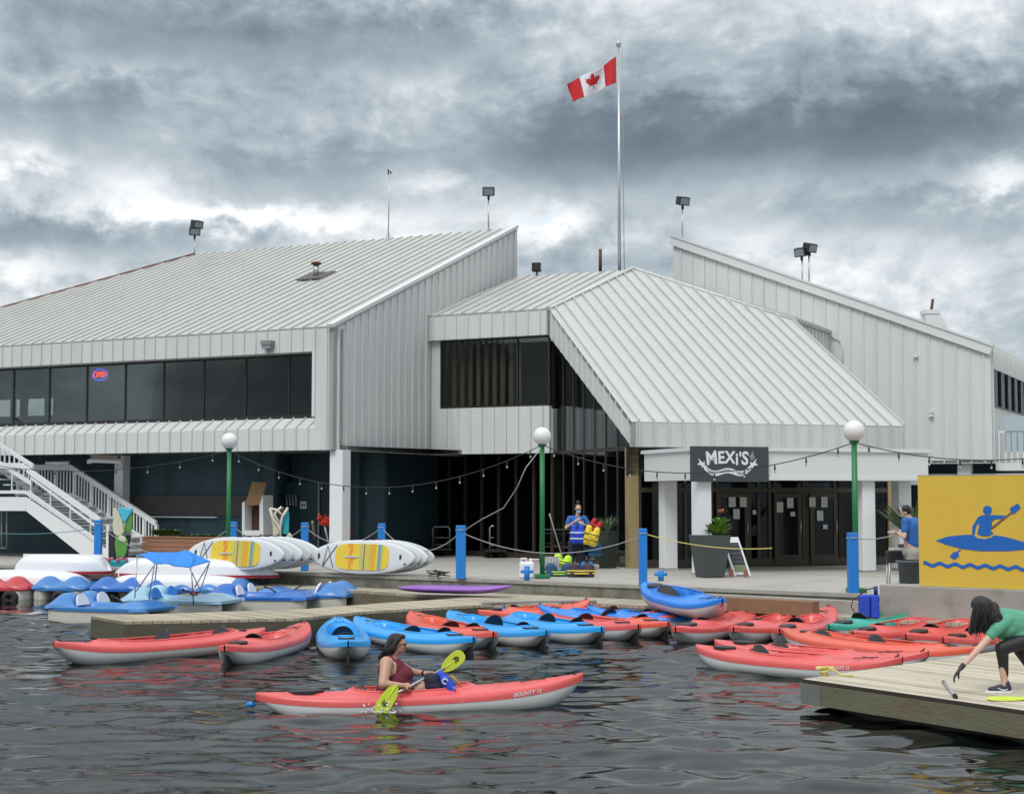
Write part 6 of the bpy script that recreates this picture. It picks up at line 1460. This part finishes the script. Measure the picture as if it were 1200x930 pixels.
# A-board
p = G(866,675,.65); r = thing('chalkboard_sign', 'white framed chalkboard A-sign leaning beside the slate planter', 'sign', p)
lean = unit(A3(-.28,.35,1.0)); u = unit(A3(.93,.25,0)); nn = unit(np.cross(u, lean)); nn = nn if nn[1] < 0 else -nn; hgt = .98; wd = .42
q0 = p-u*wd*.42+A3(.05,0,0)
mb = MB()
mb.par(q0, u*.045, lean*hgt, nn*.03); mb.par(q0+u*(wd-.045), u*.045, lean*hgt, nn*.03); mb.par(q0+u*.045+lean*(hgt-.14), u*(wd-.09), lean*.14, nn*.03); mb.par(q0+u*.045+lean*.04, u*(wd-.09), lean*.05, nn*.03); mb.build('frame', white, r)
mb = MB(); mb.par(q0+u*.045+lean*.28, u*(wd-.09), lean*.56, nn*.015); mb.build('slate', chalk, r); mb = MB(); mb.par(q0+u*.045+lean*.09, u*(wd-.09), lean*.19, nn*.014); mb.build('lower_panel', mat('grass_print',(.20,.24,.14),.7,var=.5,vscale=14), r)
for k_ in range(5):
    mb = MB(); c2 = q0+u*(.08)+lean*(.78-.105*k_)+nn*.018; n_s = 18
    mb.tube([c2+u*(.27*i_/n_s)+lean*.028*math.sin(i_*2.3+k_*1.7)*(1-.3*(k_ % 2)) for i_ in range(n_s+1)], .0045, 4); mb.build('chalk_line', mat('chalk',(.35,.37,.38),.9), r)
mb = MB(); mb.par(q0+A3(.05,.45,0)+A3(0,.1,0), u*wd*.9, unit(lean+A3(0,-.6,0))*hgt*.92, -nn*.02); mb.build('rear_panel', white, r)
for x in (857,874): c2 = G(x,676,.65)+UP*.09; mb = MB(); mb.prism([c2+A3(.055*math.cos(a), -.03, .11*math.sin(a)) for a in np.linspace(0,6.28,15)[:-1]], A3(0,.03,0)); mb.build('foot_weight', mat('terracotta',(.30,.12,.09),.8), r)
# white jug behind the small bollard
p = G(617.5,678,.65); p[1] += .25; r = thing('water_jug', 'white plastic jug behind a small blue bollard', 'jug', p); mb = MB(); mb.box(p+UP*.19, (.34,.25,.38)); mb.build('jug_body', seatw, r, bevel=.05); mb = MB(); mb.tube([p+A3(-.14,0,.36), p+A3(-.12,0,.45), p+A3(-.02,0,.45), p+A3(0,0,.36)], .022, 7); mb.tube([p+A3(.09,0,.36), p+A3(.09,0,.45)], .035, 9); mb.build('handle', seatw, r)
pw = G(626,657.5,.65); mb = MB(); mb.tube([pw+A3(-.12,0,.06), pw+A3(.75,0,.04)], .022, 7); tag(mb.build('white_pole', seatw), 'thin white pole lying on the paving behind the lamp', 'pole')
# hand trucks
def cart(px0, px1, pyt, pyb, lab):
    g = G((px0+px1)/2, pyb, .65); w_ = D(px1, pyb, g[1])[0]-D(px0, pyb, g[1])[0]; zt2 = D(px0, pyt, g[1])[2]
    r = thing('platform_cart', lab, 'cart', g, 'platform carts in the shade'); L, Rr2 = g-A3(w_/2,0,0), g+A3(w_/2,0,0); mb = MB()
    mb.tube([L+UP*.2, A3(L[0],L[1],zt2-.06), A3(L[0]+.06,L[1],zt2), A3(Rr2[0]-.06,L[1],zt2), A3(Rr2[0],L[1],zt2-.06), Rr2+UP*.2], .028, 7); mb.tube([A3(L[0],L[1],.65+(zt2-.65)*.62), A3(Rr2[0],L[1],.65+(zt2-.65)*.62)], .02, 6); mb.tube([A3(L[0],L[1],.65+(zt2-.65)*.36), A3(Rr2[0],L[1],.65+(zt2-.65)*.36)], .02, 6); mb.build('handle_frame', metal, r)
    mb = MB(); mb.box(g+A3(-.1,-.6,.22), (w_+.25,1.3,.06), .15); mb.build('platform', black, r)
    for dx in (-.3,.3):
        for dy in (-1.05,-.15): mb = MB(); c2 = g+A3(dx*w_*1.1,dy,.10); mb.tube([c2-A3(.025,0,0), c2+A3(.025,0,0)], .09, 12); mb.build('wheel', rubber, r)
cart(507,527,617,650,'left one of two platform carts parked in the shade'); cart(574,590,616,652,'right one of two platform carts, nearer the lamp')
# bench behind the lamp
g = G(655,660,.65)+A3(0,.2,0); r = thing('bench', 'dark scrolled metal bench behind the lamp pole', 'bench', g); W2 = .52
for s_ in (-1,1): mb = MB(); mb.tube([g+A3(s_*W2,0,0), g+A3(s_*W2,0,.45), g+A3(s_*W2,.1,.62), g+A3(s_*W2*.9,.3,.85)], .022, 7); mb.tube([g+A3(s_*W2,.4,0), g+A3(s_*W2,.38,.45)], .022, 7); mb.build('leg', black, r)
mb = MB(); mb.tube([g+A3(-W2,.3,.45), g+A3(-W2*.98,.3,.85), g+A3(-W2*.8,.32,.93), g+A3(W2*.8,.32,.93), g+A3(W2*.98,.3,.85), g+A3(W2,.3,.45)], .022, 7)
for c_ in (-.3,0,.3): mb.tube([g+A3(c_+.13*math.cos(a),.31,.68+.15*math.sin(a)) for a in np.linspace(0,6.28,17)[:-1]], .012, 5, closed=True)
mb.build('backrest', black, r); mb = MB(); mb.par(g+A3(-W2,0,.44), A3(2*W2,0,0), A3(0,.4,0), UP*.03); mb.build('seat', black, r)
pA, pB = G(662,662,.65), D(644,602,41); mb = MB(); mb.tube([pA, pB], .022, 6); tag(mb.build('long_pole', metal), 'thin grey pole leaning back behind the bench', 'pole')
# cable tangle
g = G(516,677,.65); mb = MB(); pts_ = [g+A3(.28*math.sin(a*1.0)*math.cos(a*.13)-.05, .15*math.cos(a*1.3), .06+.08*math.sin(a*.7+1)*math.sin(a*.31)+.05) for a in np.linspace(0,40,220)]; mb.tube(pts_, .010, 4); tag(mb.build('cable_coil', cable), 'tangle of dark cable on the paving left of the thick blue post', 'cable')
# wooden planter box with shrubs
p0, p1 = D(166,655,42.4), D(272,655,41.2); p0[2] = p1[2] = .65; d = unit(p1-p0); zt2 = D(166,629.5,42.4)[2]
r = thing('planter_box', 'long brown board planter with low shrubs below the stairs', 'planter', p0); n2_ = A3(-d[1], d[0], 0); mb = MB()
for k_ in range(6): mb.par(p0+UP*((zt2-.65)/6*k_+.003)+n2_*.004*(k_ % 2), d*np.linalg.norm(p1-p0), n2_*.7, UP*((zt2-.65)/6-.01))
mb.build('boards', cedar, r); mb = MB(); mb.par(p0+UP*(zt2-.65)-n2_*.02-d*.02, d*(np.linalg.norm(p1-p0)+.04), n2_*.75, UP*.03); mb.build('cap_rail', cedar, r)
mb = MB()
for k_ in range(7): leaves(mb, p0+d*(.25+.10*k_)+n2_*.35+UP*(zt2-.65+.05), .22, 220, .12, .4)
for k_ in range(10): leaves(mb, p0+d*(1.1+.12*k_)+n2_*.35+UP*(zt2-.65), .10, 60, .10, .3)
mb.build('foliage', leafm, r)
# painted sculpture by the stairs
Ys = 41.6; q = lambda x, y, dy=0: D(x, y, Ys+dy); zz = lambda x, y: (90+x/7.5, 550+y/7.5)
r = thing('painted_sculpture', 'tall cream, blue and green petal shaped sculpture before the stairs', 'sculpture', q(142,658))
def petal(pts_, mt_, nm, dy=0, th=.12): mb = MB(); mb.prism([q(*zz(*p), dy) for p in pts_], A3(0,th,0)); mb.build(nm, mt_, r, bevel=.02)
petal([(318,332),(345,345),(372,400),(400,470),(412,540),(395,575),(350,585),(322,560),(312,500),(320,420)], sculc, 'petal', -.1)
petal([(358,345),(400,325),(440,350),(480,335),(490,355),(455,410),(420,470),(400,440),(375,385)], sculb, 'petal', .0)
petal([(480,360),(487,430),(480,520),(450,560),(415,540),(415,490),(450,420)], sculg, 'petal', .05)
petal([(385,568),(425,590),(445,640),(435,720),(415,770),(350,770),(335,700),(332,630),(350,590)], sculg, 'body_panel', -.12); petal([(375,575),(420,592),(438,625),(400,640),(360,610)], sculc, 'face_panel', -.16, .05)
petal([(275,540),(330,540),(335,800),(300,815),(278,760)], mat('dark_back_panel',(.02,.022,.03),.6), 'back_panel', .1); petal([(428,575),(470,575),(440,770),(425,770)], mat('dark_back_panel',(.02,.022,.03),.6), 'back_panel', .1)
g = q(141,659); g[2] = .65; mb = MB(); mb.lathe(g-A3(0,.1,0), [(.42,0),(.42,.12),(.36,.16)], 10, False); mb.build('flower_base', tealp, r); mb = MB()
for k_ in range(9): a = k_*.7; mb.ball(g+A3(.38*math.cos(a), -.12+.2*math.sin(a)-.2, .18), .06, 8, 6)
mb.build('flowers', pinkp, r)
# leaning painted boards near the teal door
Ys = 41.0; q = lambda x, y, dy=0: D(x, y, Ys+dy); zz = lambda x, y: (250+x/7.5, 540+y/7.5)
r = thing('butterfly_sculpture', 'white outlined wing shaped sculpture between the plywood cabinet and the door', 'sculpture', q(328,642))
for pts_, m_, dy in (([(495,415),(520,430),(575,520),(590,640),(540,640),(515,540)], sculc, 0), ([(600,400),(625,410),(600,500),(585,570),(560,520),(540,450)], mat('plum_panel',(.12,.07,.12),.6), .02), ([(655,405),(665,470),(660,640),(610,640),(605,520),(625,460)], tealp, .03), ([(640,660),(670,625),(695,660),(695,705),(635,700)], sculc, -.03), ([(520,520),(560,560),(565,660),(525,660)], sculc, .01)):
    mb = MB(); mb.prism([q(*zz(*p), dy) for p in pts_], A3(0,.05,0)); mb.build('panel', m_, r)
for pts_ in ([(497,415),(520,500),(575,570),(590,650)], [(600,402),(555,440),(540,470),(590,560)], [(655,408),(605,490),(588,580),(590,680)], [(500,415),(560,430),(600,470)]):
    mb = MB(); mb.tube([q(*zz(*p), -.05) for p in pts_], .035, 6); mb.build('outline', mat('cream_outline',(.66,.62,.52),.6), r)
# plywood cabinet frame
Pw = Bc+aD*4.2+bD*1.3
q = lambda x, y, o_=0: PL(x, y, Pw+bD*o_, bD); zz = lambda x, y: (250+x/7.5, 540+y/7.5)
r = thing('plywood_cabinet', 'open plywood cabinet with a slanted lid beside the left lamp', 'cabinet', q(298,640))
mb = MB(); mb.prism([q(*zz(*p)) for p in [(340,182),(460,190),(410,385),(275,390)]], bD*.08); mb.build('slanted_lid', ply, r)
mb = MB(); mb.prism([q(*zz(*p)) for p in [(252,368),(275,350),(275,640),(252,655)]], bD*.5); mb.prism([q(*zz(*p)) for p in [(405,385),(435,300),(440,650),(405,640)]], bD*.5); mb.prism([q(*zz(*p)) for p in [(275,610),(405,610),(405,655),(275,655)]], bD*.5); mb.build('side_frame', white, r)
mb = MB(); mb.prism([q(*zz(*p), .35) for p in [(275,392),(405,392),(405,612),(275,612)]], bD*.05); mb.build('back_panel', mat('red_brown_panel',(.09,.035,.025),.8,var=.3), r)
# clutter by the column
p0, p1 = G(371,668,.65)+A3(0,1.5,0), D(366.5,611,41.5); mb = MB(); mb.tube([G(371.5,650,.65), D(366,611,44)], .035, 7); tag(mb.build('broom_pole', mat('bamboo',(.42,.27,.12),.7)), 'tan wooden pole leaning left of the white column', 'pole')
Yq = 43.6; r = thing('folded_umbrella', 'crumpled red umbrella cloth leaning behind the white column', 'umbrella', D(384,612,Yq)); mb = MB()
for k_ in range(26): c2 = D(375+rng.rand()*9, 606+rng.rand()*5+.3*k_*.3, Yq); d2 = rng.normal(size=3)*.09; d3 = rng.normal(size=3)*.06; mb.add([c2-d2, c2+d3, c2+d2, c2-d3], [(0,1,2,3)])
mb.build('cloth', mat('orange_red_cloth',(.62,.07,.03),.7), r); mb = MB(); mb.tube([D(379,610,Yq), D(386,640,Yq)], .03, 6); mb.build('pole', metal, r)
r = thing('shopping_trolley', 'red and silver wire trolley with a blue tub right of the white column', 'trolley', D(418,640,46)); mb = MB(); Yq = 46
for k_ in range(9): mb.tube([D(404+k_*3, 616+k_*.6, Yq), D(406+k_*2.6, 634, Yq)], .012, 4)
for k_ in range(5): mb.tube([D(403, 617+k_*4, Yq), D(432, 617+k_*4, Yq)], .012, 4)
mb.tube([D(403,613,Yq), D(412,620,Yq), D(424,640,Yq)], .03, 6); mb.build('basket', mat('red_metal',(.38,.04,.05),.5), r); mb = MB(); c2 = D(422,620,Yq+.2); mb.box(c2, (.42,.3,.30)); mb.build('blue_tub', mat('tub_blue',(.02,.16,.42),.5), r)
mb = MB()
for k_ in range(4): c2 = D(406+k_*8, 641, Yq); mb.tube([c2, c2+A3(.05,0,0)], .07, 10)
mb.build('wheels', rubber, r)
for k_ in range(4): mb = MB(); mb.tube([PL(335+k_*3.8, 579, Bc+bD*3.0, bD), PL(337+k_*3.3, 592, Bc+bD*2.96, bD)], .022, 5); tag(mb.build('wall_hook', mat('pale_edge',(.30,.36,.38),.5)), 'metal hook on the teal door, %s from the left' % ('first','second','third','fourth')[k_], 'hook', 'hooks on the teal door')
# pipes below the left wing
r = thing('drain_pipe', 'pale bent drain pipe under the eave of the left wing', 'pipe', PL(125,540,Bc+bD*1.0,bD)); qq = lambda x, y: PL(x, y, Bc+bD*.8, bD)
mb = MB(); mb.tube([qq(105,543), qq(105,540), qq(108,538.5), qq(143,540)], .085, 9); mb.build('lower_pipe', white, r); mb = MB(); mb.tube([qq(106,530), qq(110,533), qq(140,534.5)], .08, 9); mb.build('upper_pipe', mat('beige_pipe',(.40,.34,.26),.6), r); mb = MB(); mb.tube([qq(54,542), qq(80,542)], .05, 8); mb.build('fluorescent_tube', white, r)

# ============================================================ STAIRS
Sp = D(125,652,45.0); Sp[2] = 0
q = lambda x, y, o_=0: PL(x, y, Sp+bD*o_, bD)
r = thing('staircase', 'white wooden outdoor staircase climbing to the left from the terrace', 'staircase', A3(Sp[0], Sp[1], .65))
WS = 2.2
def beam(mb, a, b_, w_=.05, h_=.14): a, b_ = np.array(a), np.array(b_); mb.par(a-UP*h_/2, b_-a, bD*w_, UP*h_)
topz = q(30,582)[2]; P0 = q(30,590); P1 = q(122,655); P0a, P1a = A3(P0[0], P0[1], topz-.2), A3(P1[0], P1[1], .72)
for o_ in (0, WS):
    mb = MB(); mb.prism([q(30,582)+bD*o_, q(30,598)+bD*o_, A3(*q(103,648)[:2], .655)+bD*o_, A3(*q(124,655)[:2], .655)+bD*o_, q(124,643)+bD*o_], bD*.06); mb.build('stringer', white, r)
mb = MB(); st0, st1 = q(30,582), q(124,650); n = 9
for k_ in range(n):
    p = st0+(st1-st0)*((k_+.5)/n); o = MB(); o.par(p+bD*.06-UP*.03, -aD*.29, bD*(WS-.06), UP*.04); o.par(p+bD*.06-UP*.16, -aD*.02, bD*(WS-.06), UP*.10); o.build('tread', white, r)
lL = 5.0
mb = MB(); mb.par(st0, aD*lL, bD*(WS+.06), -UP*.06); mb.par(st0-UP*.06, aD*lL, bD*.06, -UP*.36); mb.build('landing', white, r)
def railing(pts_, o_, base, sp=.14, posts=True, nm='railing'):
    mb = MB(); pts_ = [p+bD*o_ for p in pts_]; base = [p+bD*o_ for p in base]
    for a, b_ in zip(pts_[:-1], pts_[1:]): mb.par(a-UP*.07, b_-a, bD*.10, UP*.17)
    for a, b_ in zip(base[:-1], base[1:]): mb.par(a, b_-a, bD*.05, UP*.09)
    for (a, b_), (c_, d_) in zip(zip(pts_[:-1], pts_[1:]), zip(base[:-1], base[1:])):
        L = np.linalg.norm(b_-a); n = max(1, int(L/sp))
        for k_ in range(n):
            t_ = (k_+.5)/n; w_ = .035 if not (posts and k_ % 6 == 0) else .09; p = a*(1-t_)+b_*t_; g_ = c_*(1-t_)+d_*t_; mb.par(A3(p[0], p[1], g_[2]-(.12 if w_ > .05 else 0))+bD*.02, -aD*w_, bD*w_*.9, UP*(p[2]-g_[2]-.02+(.12 if w_ > .05 else 0)))
    return mb.build(nm, white, r)
railing([q(-60,546), q(25,546), q(118,611)], -.04, [q(-60,578), q(30,578), q(120,640)], .75, False, 'front_railing')
for nm, a, b_ in (('middle_rail', q(37,560), q(118,620)), ('middle_rail', q(34,576), q(120,636))): mb = MB(); mb.par(a-UP*.03-bD*.05, b_-a, bD*.05, UP*.07); mb.build(nm, white, r)
bb = lambda x, y: PL(x, y, Sp+bD*WS, bD)
railing([bb(17,548), bb(83,548), bb(182,614)], 0, [bb(17,580), bb(85,581), bb(180,639)], .13, True, 'back_railing')
bc_ = lambda x, y: PL(x, y, Sp+bD*(WS+.9), bD)
mb = MB()
for a, b_ in (((-60,483),(38,546)), ((-60,505),(36,566))): mb.par(q(*a)-UP*.07, q(*b_)-q(*a), bD*.08, UP*.13)
for k_ in range(14): x = -40+k_*5.6; yt = 483+(x+60)*.643; a_ = q(x, yt); mb.par(a_-UP*.5, -aD*.035, bD*.035, UP*.5)
mb.build('upper_railing', white, r)
o = MB(); o.prism([bb(-60,500), bb(-60,512), bb(45,584), bb(52,579)], bD*.05)
for k_ in range(11): x = -50+k_*9; p = bb(x, 505+(x+60)*.70); o.par(p-bD*1.0, -aD*.26, bD*1.0, UP*.035)
o.build('upper_flight', white, r)
# treads seen as a screen of risers under the landing
mb = MB()
for k_ in range(7):
    for j_ in range(2): pass
mb.par(A3(*q(124,650)[:2], .655), -aD*.09, bD*.09, UP*1.05); mb.par(A3(*bb(181,640)[:2], .655), -aD*.09, bD*.09, UP*1.0); mb.build('newel_post', white, r)
mb = MB(); g = q(5,600,1.6)
for k_ in range(3): mb.tube([q(-4+k_*6,598,1.6), q(-4+k_*6,642,1.6)], .03, 6)
mb.tube([q(-4,598,1.6), q(8,598,1.6)], .03, 6); mb.tube([q(-4,642,1.6), q(8,642,1.6)], .03, 6); tag(mb.build('metal_gate', metal), 'pale tube gate under the stair landing at far left', 'gate')
